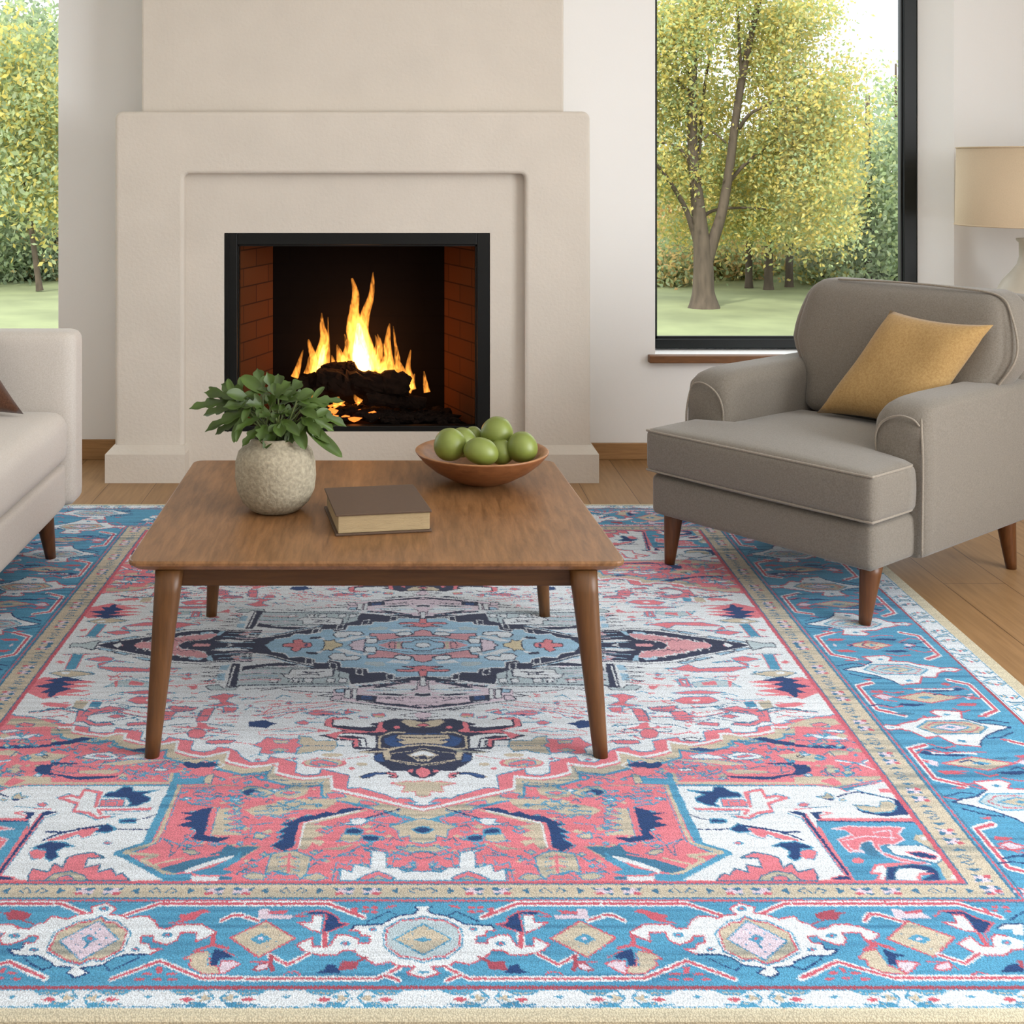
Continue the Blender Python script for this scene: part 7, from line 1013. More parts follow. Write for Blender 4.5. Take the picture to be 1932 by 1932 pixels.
f+L 0 850,587 827,575 835,601 845,607|f+r 0 825,579 837,585 831,595|f+N 0 925,631 975,625 985,635 955,641|f+r 0 835,625 865,623 880,637 845,639|f+r 0 985,565 1010,559 1015,571 995,573|
f+L 0 975,589 1005,579 1015,595 995,605|s+r 30 975,595 995,577 1015,585 1000,607 980,615|f+b 0 945,575 975,567 965,581|f+T 0 995,893 935,867 875,893 930,921|s+r 28 995,893 935,867 875,893 930,921 995,893|
f+B 0 947,893 931,885 913,893 929,901|f+N 0 1020,850 1005,841 995,855 945,857 935,863 965,865 1005,859|s+W 50 995,851 945,849 925,853|s+r 22 1023,853 1008,835 990,848 905,847|f+L 0 1000,885 1023,873 1015,899 1005,905|
f+r 0 1025,877 1013,883 1019,893|f+N 0 925,929 875,923 865,933 895,939|f+r 0 1015,923 985,921 970,935 1005,937|f+r 0 865,863 840,857 835,869 855,871|f+L 0 875,887 845,877 835,893 855,903|
s+r 30 875,893 855,875 835,883 850,905 870,913|f+b 0 905,873 875,865 885,879|s+r 28 987,25 1012,46 1038,36|f+b 0 968,-10 985,-10 1001,-10 985,-10|s+N 28 873,8 893,-10 913,19|s+r 28 896,-10 914,18 933,8|
s+N 28 848,-10 866,-10 883,-10|s+r 28 934,55 957,67 981,61|s+r 28 917,-10 938,-10 958,-10|s+r 28 960,-10 974,-10 988,-10|s+N 28 986,16 1010,8 1035,24|s+r 28 856,80 882,92 907,86|f+b 0 996,153 1017,142 1037,153 1017,164|
s+r 28 861,108 882,127 903,117|s+N 28 867,149 880,139 893,159|s+N 28 840,159 860,154 880,164|f+r 0 977,141 988,137 999,141 988,146|s+r 28 952,149 964,163 976,156|s+r 28 902,96 918,109 933,103|
f+r 0 880,148 887,142 894,148 887,154|s+r 28 961,350 974,368 988,359|s+r 28 995,285 1017,305 1039,295|s+r 28 827,332 850,347 874,339|s+N 28 813,338 835,331 857,345|f+r 0 980,227 992,218 1003,227 992,235|
f+b 0 986,287 1007,282 1027,287 1007,292|s+N 28 949,282 962,277 975,288|s+r 28 990,286 1014,297 1038,292|s+r 28 854,259 877,273 900,266|f+b 0 942,436 966,426 991,436 966,445|f+r 0 906,429 915,420 925,429 915,437|
s+N 28 930,442 943,432 956,453|s+r 28 894,387 912,407 931,397|s+r 28 864,441 883,449 902,445|s+r 28 887,469 905,477 922,473|s+r 28 854,469 869,492 884,480|f+b 0 847,376 866,368 885,376 866,384|
s+r 28 951,438 964,461 976,449|s+r 28 857,536 877,555 897,546|s+r 28 861,513 881,532 902,523|f+r 0 867,626 878,623 889,626 878,630|s+N 28 957,621 973,610 990,633|s+r 28 934,653 957,664 981,659|
s+N 28 847,538 872,530 896,546|s+N 28 886,591 904,581 922,601|s+r 28 979,630 1003,650 1028,640|s+r 28 897,630 914,647 931,639|s+r 28 978,705 995,726 1012,716|s+r 28 813,724 831,733 850,728|s+r 28 959,782 984,803 1009,793|
s+r 28 891,721 903,742 916,732|s+N 28 970,764 986,757 1002,770|s+r 28 851,665 869,676 887,671|f+b 0 970,773 987,769 1005,773 987,777|s+r 28 860,672 883,694 905,683|s+r 28 920,786 939,800 958,793|
s+N 28 812,942 836,936 859,947|s+N 28 851,921 868,912 886,931|s+r 28 825,892 846,901 868,896|f+r 0 871,918 884,913 897,918 884,923|s+N 28 954,855 972,844 990,866|s+N 28 917,918 931,910 945,926|
s+N 28 928,914 944,906 959,922|s+N 28 825,927 851,918 876,935|f+r 0 895,880 904,876 912,880 904,885|s+r 28 882,990 903,998 924,994|f+r 0 934,1079 942,1076 950,1079 942,1082|s+r 28 813,1011 832,1035 851,1023|
f+r 0 870,1005 878,1001 887,1005 878,1008|f+r 0 925,1067 933,1061 941,1067 933,1074|f+r 0 868,1098 876,1092 884,1098 876,1105|f+r 0 914,1095 923,1090 932,1095 923,1100|s+r 28 936,964 950,980 965,972|
s+r 28 825,1067 842,1090 858,1079|s+N 28 843,1172 867,1160 890,1183|s+r 28 865,1179 880,1193 896,1186|s+N 28 811,1243 834,1237 856,1249|s+N 28 818,1228 838,1219 859,1238|s+r 28 900,1222 917,1231 933,1227|
s+r 28 1001,1143 1013,1160 1026,1151|f+r 0 908,1221 915,1216 923,1221 915,1226|s+N 28 991,1234 1004,1222 1016,1246|s+r 28 846,1239 860,1262 874,1250|
f+W 0 820,146 840,134 865,126 890,101 880,71 925,64 937,76 925,96 960,101 975,116 1000,126 1030,146 1000,164 985,191 960,186 945,221 905,231 895,206 875,181 845,160|s+N 30 820,146 840,134 865,126 890,101|
s+N 30 820,146 845,160 875,181 895,206 905,231|s+r 30 890,101 880,71 925,64 937,76 925,96 960,101 975,116 1000,126 1030,146 1000,164 985,191 960,186 945,221 905,231|f+G 0 860,146 885,116 955,116 985,146 960,176 885,174|
s+B 30 860,146 885,116 955,116 985,146 960,176 885,174 860,146|s+r 20 875,146 895,124 947,124 971,146 953,168 895,166 875,146|f+T 0 890,146 925,129 960,146 925,163|s+B 25 890,146 925,129 960,146 925,163 890,146|
f+B 0 915,146 925,140 935,146 925,152|f+B 0 903,84 913,80 919,88 909,92|f+B 0 921,204 933,200 935,210 923,214|s+N 28 815,126 845,111 865,116|s+N 28 825,168 855,191 880,196|f+r 0 835,96 855,88 859,98|
f+r 0 840,201 860,196 855,208|f+W 0 1010,140 1035,134 1050,146 1035,158 1010,152|s+r 25 1010,140 1035,134 1050,146 1035,158 1010,152|f+B 0 1025,143 1037,146 1025,150|
f+W 0 1030,440 1010,428 985,420 960,396 970,366 925,358 913,370 925,390 890,396 875,410 850,420 820,440 850,458 865,486 890,480 905,516 945,526 955,500 975,476 1005,454|s+N 30 1030,440 1010,428 985,420 960,396|
s+N 30 1030,440 1005,454 975,476 955,500 945,526|s+r 30 960,396 970,366 925,358 913,370 925,390 890,396 875,410 850,420 820,440 850,458 865,486 890,480 905,516 945,526|
f+T 0 990,440 965,410 895,410 865,440 890,471 965,468|s+B 30 990,440 965,410 895,410 865,440 890,471 965,468 990,440|s+r 20 975,440 955,418 903,418 879,440 897,462 955,460 975,440|f+L 0 960,440 925,424 890,440 925,458|
s+B 25 960,440 925,424 890,440 925,458 960,440|f+B 0 935,440 925,434 915,440 925,446|f+B 0 947,378 937,374 931,382 941,386|f+B 0 929,498 917,494 915,504 927,508|s+N 28 1035,420 1005,406 985,410|
s+N 28 1025,462 995,486 970,490|f+r 0 1015,390 995,382 991,392|f+r 0 1010,496 990,490 995,502|f+W 0 840,434 815,428 800,440 815,452 840,446|s+r 25 840,434 815,428 800,440 815,452 840,446|f+B 0 825,438 813,440 825,444|
f+W 0 820,742 840,730 865,722 890,697 880,667 925,660 937,672 925,692 960,697 975,712 1000,722 1030,742 1000,760 985,787 960,782 945,817 905,827 895,802 875,777 845,756|s+N 30 820,742 840,730 865,722 890,697|
s+N 30 820,742 845,756 875,777 895,802 905,827|s+r 30 890,697 880,667 925,660 937,672 925,692 960,697 975,712 1000,722 1030,742 1000,760 985,787 960,782 945,817 905,827|
f+G 0 860,742 885,712 955,712 985,742 960,772 885,770|s+B 30 860,742 885,712 955,712 985,742 960,772 885,770 860,742|s+r 20 875,742 895,720 947,720 971,742 953,764 895,762 875,742|f+T 0 890,742 925,725 960,742 925,759|
s+B 25 890,742 925,725 960,742 925,759 890,742|f+B 0 915,742 925,736 935,742 925,748|f+B 0 903,680 913,676 919,684 909,688|f+B 0 921,800 933,796 935,806 923,810|s+N 28 815,722 845,707 865,712|
s+N 28 825,764 855,787 880,792|f+r 0 835,692 855,684 859,694|f+r 0 840,797 860,792 855,804|f+W 0 1010,736 1035,730 1050,742 1035,754 1010,748|s+r 25 1010,736 1035,730 1050,742 1035,754 1010,748|
f+B 0 1025,739 1037,742 1025,746|f+W 0 1030,1040 1010,1028 985,1020 960,995 970,965 925,958 913,970 925,990 890,995 875,1010 850,1020 820,1040 850,1058 865,1085 890,1080 905,1115 945,1125 955,1100 975,1075 1005,1054|
s+N 30 1030,1040 1010,1028 985,1020 960,995|s+N 30 1030,1040 1005,1054 975,1075 955,1100 945,1125|
s+r 30 960,995 970,965 925,958 913,970 925,990 890,995 875,1010 850,1020 820,1040 850,1058 865,1085 890,1080 905,1115 945,1125|f+T 0 990,1040 965,1010 895,1010 865,1040 890,1070 965,1068|
s+B 30 990,1040 965,1010 895,1010 865,1040 890,1070 965,1068 990,1040|s+r 20 975,1040 955,1018 903,1018 879,1040 897,1062 955,1060 975,1040|f+L 0 960,1040 925,1023 890,1040 925,1057|
s+B 25 960,1040 925,1023 890,1040 925,1057 960,1040|f+B 0 935,1040 925,1034 915,1040 925,1046|f+B 0 947,978 937,974 931,982 941,986|f+B 0 929,1098 917,1094 915,1104 927,1108|s+N 28 1035,1020 1005,1005 985,1010|
s+N 28 1025,1062 995,1085 970,1090|f+r 0 1015,990 995,982 991,992|f+r 0 1010,1095 990,1090 995,1102|f+W 0 840,1034 815,1028 800,1040 815,1052 840,1046|s+r 25 840,1034 815,1028 800,1040 815,1052 840,1046|
f+B 0 825,1037 813,1040 825,1044|
f+W 0 820,1200 840,1188 865,1180 890,1155 880,1125 925,1118 937,1130 925,1150 960,1155 975,1170 1000,1180 1030,1200 1000,1218 985,1245 960,1240 945,1275 905,1285 895,1260 875,1235 845,1214|
s+N 30 820,1200 840,1188 865,1180 890,1155|s+N 30 820,1200 845,1214 875,1235 895,1260 905,1285|
s+r 30 890,1155 880,1125 925,1118 937,1130 925,1150 960,1155 975,1170 1000,1180 1030,1200 1000,1218 985,1245 960,1240 945,1275 905,1285|f+G 0 860,1200 885,1170 955,1170 985,1200 960,1230 885,1228|
s+B 30 860,1200 885,1170 955,1170 985,1200 960,1230 885,1228 860,1200|s+r 20 875,1200 895,1178 947,1178 971,1200 953,1222 895,1220 875,1200|f+T 0 890,1200 925,1183 960,1200 925,1217|
s+B 25 890,1200 925,1183 960,1200 925,1217 890,1200|f+B 0 915,1200 925,1194 935,1200 925,1206|f+B 0 903,1138 913,1134 919,1142 909,1146|f+B 0 921,1258 933,1254 935,1264 923,1268|s+N 28 815,1180 845,1165 865,1170|
s+N 28 825,1222 855,1245 880,1250|f+r 0 835,1150 855,1142 859,1152|f+r 0 840,1255 860,1250 855,1262|f+W 0 1010,1194 1035,1188 1050,1200 1035,1212 1010,1206|s+r 25 1010,1194 1035,1188 1050,1200 1035,1212 1010,1206|
f+B 0 1025,1197 1037,1200 1025,1204|f+W 0 820,-10 840,-10 865,-10 890,-10 880,-10 925,-10 937,-10 925,-10 960,-10 975,-10 1000,-10 1030,-10 1000,-10 985,-10 960,-10 945,-10 905,-10 895,-10 875,-10 845,-10|
s+N 30 820,-10 840,-10 865,-10 890,-10|s+N 30 820,-10 845,-10 875,-10 895,-10 905,-10|s+r 30 890,-10 880,-10 925,-10 937,-10 925,-10 960,-10 975,-10 1000,-10 1030,-10 1000,-10 985,-10 960,-10 945,-10 905,-10|
f+G 0 860,-10 885,-10 955,-10 985,-10 960,-10 885,-10|s+B 30 860,-10 885,-10 955,-10 985,-10 960,-10 885,-10 860,-10|s+r 20 875,-10 895,-10 947,-10 971,-10 953,-10 895,-10 875,-10|f+T 0 890,-10 925,-10 960,-10 925,-10|
s+B 25 890,-10 925,-10 960,-10 925,-10 890,-10|f+B 0 915,-10 925,-10 935,-10 925,-10|f+B 0 903,-10 913,-10 919,-10 909,-10|f+B 0 921,-10 933,-10 935,-10 923,-10|s+N 28 815,-10 845,-10 865,-10|
s+N 28 825,-10 855,-10 880,-10|f+r 0 835,-10 855,-10 859,-10|f+r 0 840,-10 860,-10 855,-10|f+W 0 1010,-10 1035,-10 1050,-10 1035,-10 1010,-10|s+r 25 1010,-10 1035,-10 1050,-10 1035,-10 1010,-10|
f+B 0 1025,-10 1037,-10 1025,-10|"""
RUG=RUG.replace("\n","").strip("|")
W0c,SPc=0.0010869565217391304,0.00035915448389342445

rx=lambda u,Y: 1.26*u+.02*Y
W0_,SP_=W0c,SPc
STN=150; ST1=np.clip(RNG.uniform(-.7,1.1,1000),0,1); ST2=np.clip(RNG.uniform(-.2,1.2,100),0,1)
def rug_mesh():
    Q=raster(RUG); pal=np.array([lin(PAL[k])[:3] for k in KEYS])
    verts=[];faces=[];cols=[];base=0
    RB=1.136; RF=1.315
    for u0,u1,nu,v0,v1,nv in((-.62,.84,1500,.93,RF,200),(-.80,1.02,1500,.25,.93,330),(-1.0,RB,1300,-.35,.25,260),(-RB,RB,1150,-RF,-.35,230)):
        u=np.linspace(u0,u1,nu); v=np.linspace(v0,v1,nv); U,V_=np.meshgrid(u,v)
        # a little wander in the weave at every colour change
        ju=U+RNG.normal(0,.0007,U.shape); jv=V_+RNG.normal(0,.0010,U.shape)
        i=np.clip((np.abs(ju)/DU).astype(int),0,NU-1); j=np.clip((np.abs(jv)/DV).astype(int),0,NV-1)
        c=pal[Q[j,i]]
        # uneven dye of the blue yarn, in streaks along the weft
        st=np.interp((V_*STN).ravel()%1000,np.arange(1000),ST1).reshape(V_.shape)*np.interp((U*9+40+V_*23).ravel()%100,np.arange(100),ST2).reshape(V_.shape)
        isb=(Q[j,i]==KEYS.index('B'))|(Q[j,i]==KEYS.index('T'))
        c=c*np.where(isb[...,None],1-st[...,None]*np.array([.62,.5,.40]),1-.10*st[...,None])
        c=np.where((np.abs(U)>1.111)[...,None]|(np.abs(V_)>1.299)[...,None],np.array(lin(PAL['S_'])[:3]),c)
        vv=np.where(V_<0,V_*.946,V_); w=W0_-vv*SP_; Y=3024*w
        X=1.26*U+.02*Y
        verts.append(np.stack([X,Y,np.full_like(X,.011)],-1).reshape(-1,3)); cols.append(c.reshape(-1,3))
        a=(np.arange(nv-1)[:,None]*nu+np.arange(nu-1)[None,:]).reshape(-1)+base
        faces.append(np.stack([a,a+1,a+nu+1,a+nu],-1)); base+=nu*nv
    # parts of the bands beyond the fine grids, and the thickness of the rug
    def pt(u,v,z):
        w=W0_-(v*.946 if v<0 else v)*SP_; Y=3024*w; return (1.26*u+.02*Y,Y,z)
    nfine=sum(len(f) for f in faces)
    extra=[];ef=[];ec=[]
    def quad(p,c):
        k=base+len(extra); extra.extend(p); ef.append([k,k+1,k+2,k+3]); ec.extend([c]*4)
    cb=lin(PAL['B'])[:3]; ce=lin(PAL['S_'])[:3]
    for u0,u1,v0,v1 in((-RB,-.62,.93,RF),(.84,RB,.93,RF),(-RB,-.80,.25,.93),(1.02,RB,.25,.93),(-RB,-1.0,-.35,.25)):
        n1,n2=60,140
        u=np.linspace(u0,u1,n1); v=np.linspace(v0,v1,n2)
        for a in range(n1-1):
            for b in range(n2-1):
                um,vm=(u[a]+u[a+1])/2,(v[b]+v[b+1])/2; cc=pal[Q[min(NV-1,int(abs(vm)/DV)),min(NU-1,int(abs(um)/DU))]]
                if abs(um)>1.111 or abs(vm)>1.299: cc=ce
                quad([pt(u[a],v[b],.011),pt(u[a+1],v[b],.011),pt(u[a+1],v[b+1],.011),pt(u[a],v[b+1],.011)],cc)
    e=.004
    A_=[(-RB-e,-RF-e),(RB+e,-RF-e),(RB+e,RF+e),(-RB-e,RF+e)]; I_=[(-RB,-RF),(RB,-RF),(RB,RF),(-RB,RF)]
    for k in range(4):
        a,b=A_[k],A_[(k+1)%4]; c,d=I_[(k+1)%4],I_[k]
        quad([pt(*a,.006),pt(*b,.006),pt(*c,.011),pt(*d,.011)],ce); quad([pt(*a,.001),pt(*b,.001),pt(*b,.006),pt(*a,.006)],ce)
    quad([pt(*A_[3],.001),pt(*A_[2],.001),pt(*A_[1],.001),pt(*A_[0],.001)],ce)
    V=np.concatenate(verts+[np.array(extra)]); Fc=np.concatenate(faces+[np.array(ef)]); Cc=np.concatenate(cols+[np.array(ec)])
    me=bpy.data.meshes.new('area_rug'); me.vertices.add(len(V)); me.vertices.foreach_set('co',V.astype(np.float32).ravel())
    me.loops.add(len(Fc)*4); me.loops.foreach_set('vertex_index',Fc.astype(np.int32).ravel())
    me.polygons.add(len(Fc)); me.polygons.foreach_set('loop_start',np.arange(0,len(Fc)*4,4,dtype=np.int32)); me.polygons.foreach_set('loop_total',np.full(len(Fc),4,np.int32))
    me.update(calc_edges=True)
    at=me.color_attributes.new('yarn','FLOAT_COLOR','POINT'); at.data.foreach_set('color',np.concatenate([Cc,np.ones((len(Cc),1))],1).astype(np.float32).ravel())
    return me
def rug_mat():
    m=bpy.data.materials.new('woven_yarn'); m.use_nodes=True; nt=m.node_tree;N=nt.nodes;L=nt.links;b=N['Principled BSDF']; b.inputs['Roughness'].default_value=.95; b.inputs['Specular IOR Level'].default_value=.1; b.inputs['Sheen Weight'].default_value=.1
    a=N.new('ShaderNodeAttribute'); a.attribute_name='yarn'
    tc=N.new('ShaderNodeTexCoord')
    def noise(sc,s,d=2):
        mp=N.new('ShaderNodeMapping'); mp.inputs['Scale'].default_value=sc; mp.inputs['Rotation'].default_value=(0,0,.25 if sc[0]==sc[1] else 0); L.new(tc.outputs['Object'],mp.inputs[0]); n=N.new('ShaderNodeTexNoise'); n.inputs['Scale'].default_value=s; n.inputs['Detail'].default_value=d; L.new(mp.outputs[0],n.inputs['Vector']); return n
    # loops of yarn
    mp=N.new('ShaderNodeMapping'); mp.inputs['Scale'].default_value=(1,.72,1); mp.inputs['Rotation'].default_value=(0,0,.5); L.new(tc.outputs['Object'],mp.inputs[0])
    vo=N.new('ShaderNodeTexVoronoi'); vo.inputs['Scale'].default_value=400; L.new(mp.outputs[0],vo.inputs['Vector'])
    r=N.new('ShaderNodeMapRange'); r.inputs[1].default_value=.0; r.inputs[2].default_value=.75; r.inputs[3].default_value=1.16; r.inputs[4].default_value=.66; L.new(vo.outputs['Distance'],r.inputs[0])
    st=noise((1.2,70,1),1,3)   # streaks of uneven dye along the weft
    r2=N.new('ShaderNodeMapRange'); r2.inputs[1].default_value=.35; r2.inputs[2].default_value=.68; r2.inputs[3].default_value=1.08; r2.inputs[4].default_value=.90; L.new(st.outputs['Fac'],r2.inputs[0])
    mu=N.new('ShaderNodeMath'); mu.operation='MULTIPLY'; L.new(r.outputs[0],mu.inputs[0]); L.new(r2.outputs[0],mu.inputs[1])
    vm=N.new('ShaderNodeVectorMath'); vm.operation='SCALE'; L.new(a.outputs['Color'],vm.inputs[0]); L.new(mu.outputs[0],vm.inputs['Scale'])
    L.new(vm.outputs[0],b.inputs['Base Color'])
    bp=N.new('ShaderNodeBump'); bp.inputs['Strength'].default_value=.35; bp.inputs['Distance'].default_value=.002; bp.invert=True; L.new(vo.outputs['Distance'],bp.inputs['Height']); L.new(bp.outputs[0],b.inputs['Normal'])
    return m
tag(obj('area_rug',rug_mesh(),rug_mat()),'large patterned rug in blue, coral pink and cream with a dark central medallion','rug')
RZ0=.0112

# ---------------------------------------------------------------- coffee table
T=thing('coffee_table','square walnut coffee table with four splayed tapered legs','table',(-.06,3.13,RZ0))
TT=.417
bm=bmesh.new()
def rect(fx0,fx1,bx0,bx1,yf,yb,z,ins,r=.03):
    cs=[(fx0+ins,yf+ins),(fx1-ins,yf+ins),(bx1-ins,yb-ins),(bx0+ins,yb-ins)]; out=[]
    for k in range(4):
        p=Vector(cs[k]); a=(Vector(cs[k-1])-p).normalized(); b=(Vector(cs[(k+1)%4])-p).normalized()
        for t in np.linspace(0,1,6): out.append(tuple((p+a*r)*(1-t)**2+p*2*t*(1-t)+(p+b*r)*t*t))
    return [(x,y,z) for x,y in out]
layers=[rect(-.572,.4835,-.574,.440,2.68,3.594,z,i) for z,i in((TT-.0245,.022),(TT-.020,.012),(TT-.010,.001),(TT-.004,0),(TT-.001,.0015),(TT,.004))]
L_=[[bm.verts.new(p) for p in l] for l in layers]
n=len(L_[0])
for a,b in zip(L_,L_[1:]):
    for k in range(n): bm.faces.new((a[k],a[(k+1)%n],b[(k+1)%n],b[k]))
bm.faces.new(L_[0][::-1]); bm.faces.new(L_[-1]); world(obj('tabletop',bm,M['walnut']),T)
bm=bmesh.new(); za,zb=.352,TT-.0245
box(bm,-.50,.405,2.722,2.742,za,zb,.002); box(bm,-.49,.385,3.53,3.55,za,zb,.002)
hexa(bm,[(-.505,2.735,za),(-.485,2.735,za),(-.485,3.54,za),(-.505,3.54,za),(-.505,2.735,zb),(-.485,2.735,zb),(-.485,3.54,zb),(-.505,3.54,zb)])
hexa(bm,[(.385,2.735,za),(.405,2.735,za),(.390,3.54,za),(.370,3.54,za),(.385,2.735,zb),(.405,2.735,zb),(.390,3.54,zb),(.370,3.54,zb)])
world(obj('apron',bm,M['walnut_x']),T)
def tleg(parent,top,bot,rt,rb,m,name='leg',n=16,label=None,sq=.35):
    bm=bmesh.new(); rings=[]
    for i in range(9):
        t=i/8; c=Vector(top).lerp(Vector(bot),t); r=rt+(rb-rt)*t**.9
        ring_=[]
        for k in range(n):
            a=2*PI*k/n; s=(abs(math.cos(a))**4+abs(math.sin(a))**4)**-.25; s=1+(s-1)*(.8*(1-t)+sq*t)
            ring_.append(bm.verts.new((c.x+r*s*math.cos(a),c.y+r*s*math.sin(a),c.z)))
        rings.append(ring_)
    for a,b in zip(rings,rings[1:]):
        for k in range(n): bm.faces.new((a[k],a[(k+1)%n],b[(k+1)%n],b[k]))
    bm.faces.new(rings[0]); bm.faces.new(rings[-1][::-1])
    return world(obj(name,bm,m,smooth=True),parent)
ZF=RZ0
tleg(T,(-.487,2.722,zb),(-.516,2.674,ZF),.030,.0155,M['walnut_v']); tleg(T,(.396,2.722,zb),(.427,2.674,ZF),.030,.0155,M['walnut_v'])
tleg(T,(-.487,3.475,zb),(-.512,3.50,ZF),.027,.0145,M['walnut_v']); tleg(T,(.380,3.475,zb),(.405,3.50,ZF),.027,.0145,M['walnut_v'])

# ---------------------------------------------------------------- vase with cuttings
vx,vy=-.295,3.08
prof=[(0,TT+.001),(.052,TT+.001),(.062,TT+.006),(.080,TT+.024),(.0925,TT+.052),(.0965,TT+.085),(.0955,TT+.118),(.0885,TT+.143),(.074,TT+.158),(.062,TT+.164),(.0585,TT+.171),(.0605,TT+.178),(.057,TT+.1795),(.053,TT+.174),(.053,TT+.166),(.062,TT+.155),(.08,TT+.135),(.087,TT+.09),(.075,TT+.03),(.03,TT+.012),(0,TT+.011)]
bm=lathe(bmesh.new(),[(r,z-TT) for r,z in prof],56)
for v in bm.verts:
    a=math.atan2(v.co.y,v.co.x); k=1+.012*math.sin(2*a+1)+.008*math.sin(5*a+v.co.z*30); v.co.x*=k; v.co.y*=k
o=obj('vase',bm,M['stone'],smooth=True,loc=(vx,vy,TT)); tag(o,'round speckled stoneware vase holding green cuttings on the table','vase')
pl=thing('leafy_cuttings','bunch of glossy green lobed leaves standing in the stoneware vase','plant',(vx,vy,TT+.10))
def leaf(bm,base,tip,width,curl,lobes,normal):
    """lobed blade from base to tip"""
    base=Vector(base);tip=Vector(tip);d=tip-base;L=d.length;d.normalize();s=d.cross(Vector(normal)).normalized();nn=s.cross(d)
    n=13;rows=[]
    for i in range(n):
        t=i/(n-1); w=width*math.sin(PI*min(1,t*.93+.03))**.8*(1-.25*t)
        if lobes: w*=.42+.75*abs(math.sin(PI*(t*lobes+.15)))
        if i==n-1: w=0.0004
        c=base+d*L*t-nn*curl*L*(t*t)
        rows.append([bm.verts.new(c+s*w*k+nn*abs(k)*w*.35+d*(abs(k)*w*.5)) for k in(-1,-.5,0,.5,1)])
    for a,b in zip(rows,rows[1:]):
        for k in range(4): bm.faces.new((a[k],a[k+1],b[k+1],b[k]))
rnd=random.Random(21); top=Vector((vx,vy,TT+.172)); stems=bmesh.new()
tg=[(-.205,-.03,.085),(-.175,.0,.115),(-.165,-.05,.045),(-.14,.05,.125),(-.11,-.04,.12),(-.13,.03,.06),(-.085,.02,.15),(-.06,-.06,.10),(-.05,.05,.165),(-.02,0,.16),(-.03,-.07,.07),(.0,.06,.15),(.03,-.03,.145),(.02,-.08,.08),(.06,.04,.135),(.05,-.05,.11),(.09,-.01,.12),(.085,.06,.10),(.10,-.06,.07),(.13,.0,.085),(.145,-.03,.03),(.165,.02,.09),(.135,-.05,.005),(.175,-.01,.045),(-.09,-.07,.04),(.06,-.08,.035),(-.04,.07,.10),(.0,-.04,.11),(-.12,-.05,.09),(.11,.03,.05),(-.07,.0,.06),(.04,.0,.07),(-.01,.03,.06),(.165,-.05,-.03),(-.03,-.085,.02),(.02,-.085,.03),(-.075,-.06,.0),(.075,-.07,.0),(-.02,-.07,-.002),(.045,-.06,.01),(-.15,-.02,.02),(.11,-.07,.03),(-.19,.03,.06),(.0,.0,.06),(-.1,.05,.09),(.07,.07,.08)]
for i,(dx,dy,dz) in enumerate(tg):
    tip=top+Vector((dx,dy,dz)); r0=Vector((rnd.uniform(-.03,.03),rnd.uniform(-.03,.03),0)); b0=top+r0
    mid=b0.lerp(tip,.45)+Vector((0,0,.03+abs(dx)*.12))
    pts=smoothpts([(vx+r0.x*.5,vy+r0.y*.5,TT+.03),b0,mid],5); tube(stems,pts,.0022,6)
    bm=bmesh.new(); nrm=Vector((dx*.3,-.8,.75+rnd.uniform(-.3,.3)))
    leaf(bm,mid,tip,rnd.uniform(.013,.020),rnd.uniform(.05,.30),rnd.choice([0,2,3,3]),nrm)
    # one or two side lobes
    for sgn in(-1,1):
        if rnd.random()<.75:
            dd=(tip-mid); side=dd.cross(nrm).normalized()*sgn
            e=mid+dd*.35+side*dd.length*.55+dd*.15; leaf(bm,mid+dd*.15,e,rnd.uniform(.008,.012),.15,0,nrm)
    world(obj('leaf',bm,M['leaf'],smooth=True),pl)
world(obj('stems',stems,M['stem'],smooth=True),pl)

# ---------------------------------------------------------------- book
bk=thing('book','closed brown hardback book lying on the table beside the vase','book',(-.050,2.995,TT+.0005),math.radians(9.5))
w2,d2=.110,.119
obj('page_block',B(-w2+.006,w2-.004,-d2+.004,d2-.004,.005,.044,.0015),M['page'],bk)
obj('cover',B(-w2,w2,-d2,d2,.0,.0048,.0012),M['book'],bk); obj('cover',B(-w2,w2,-d2,d2,.0442,.049,.0012),M['book'],bk)
# ---------------------------------------------------------------- bowl and fruit
bx,by=.222,3.345
prof=[(0,.0),(.052,.0),(.056,.003),(.085,.012),(.125,.034),(.155,.058),(.174,.080),(.1755,.0835),(.172,.0855),(.160,.0815),(.150,.074),(.118,.046),(.08,.024),(.04,.013),(0,.012)]
bm=lathe(bmesh.new(),prof,64); o=obj('fruit_bowl',bm,M['bowl'],smooth=True,loc=(bx,by,TT+.0005)); tag(o,'shallow turned wooden bowl filled with green fruit','bowl')
o.data.materials.append(M['bowl_in'])
for p in o.data.polygons:
    if p.normal.z>.25 and (p.center.z>.0125): p.material_index=1
def fruit(label,px,py,Y,r,sx=1,sz=1,rot=0,tilt=0):
    c=Pw(px,py,Y); bm=bmesh.new(); bmesh.ops.create_uvsphere(bm,u_segments=28,v_segments=18,radius=r)
    for v in bm.verts:
        t=v.co.z/r; k=1-.10*t-.03*t*t; v.co.x*=k; v.co.y*=k
        rr=math.hypot(v.co.x,v.co.y)
        if t>0: v.co.z-=.10*r*math.exp(-(rr/(.22*r))**2)
        v.co.z*=sz; v.co.x*=sx
    o=obj('green_fruit',bm,M['fruit'],smooth=True,loc=c); o.rotation_euler=(tilt,rot,0); tag(o,label,'fruit','green fruit in the wooden bowl')
fruit('green fruit at the left edge of the bowl',849,838,3.31,.043,rot=-.2)
fruit('green fruit half hidden behind the leftmost fruit',872,834,3.385,.040)
fruit('smallest green fruit showing at the back of the bowl',893,822,3.43,.026)
fruit('tallest green fruit on top of the pile',938,816,3.39,.044,rot=.2)
fruit('elongated green fruit lying at the front centre of the bowl',908,851,3.265,.036,1.28,.98,rot=.25)
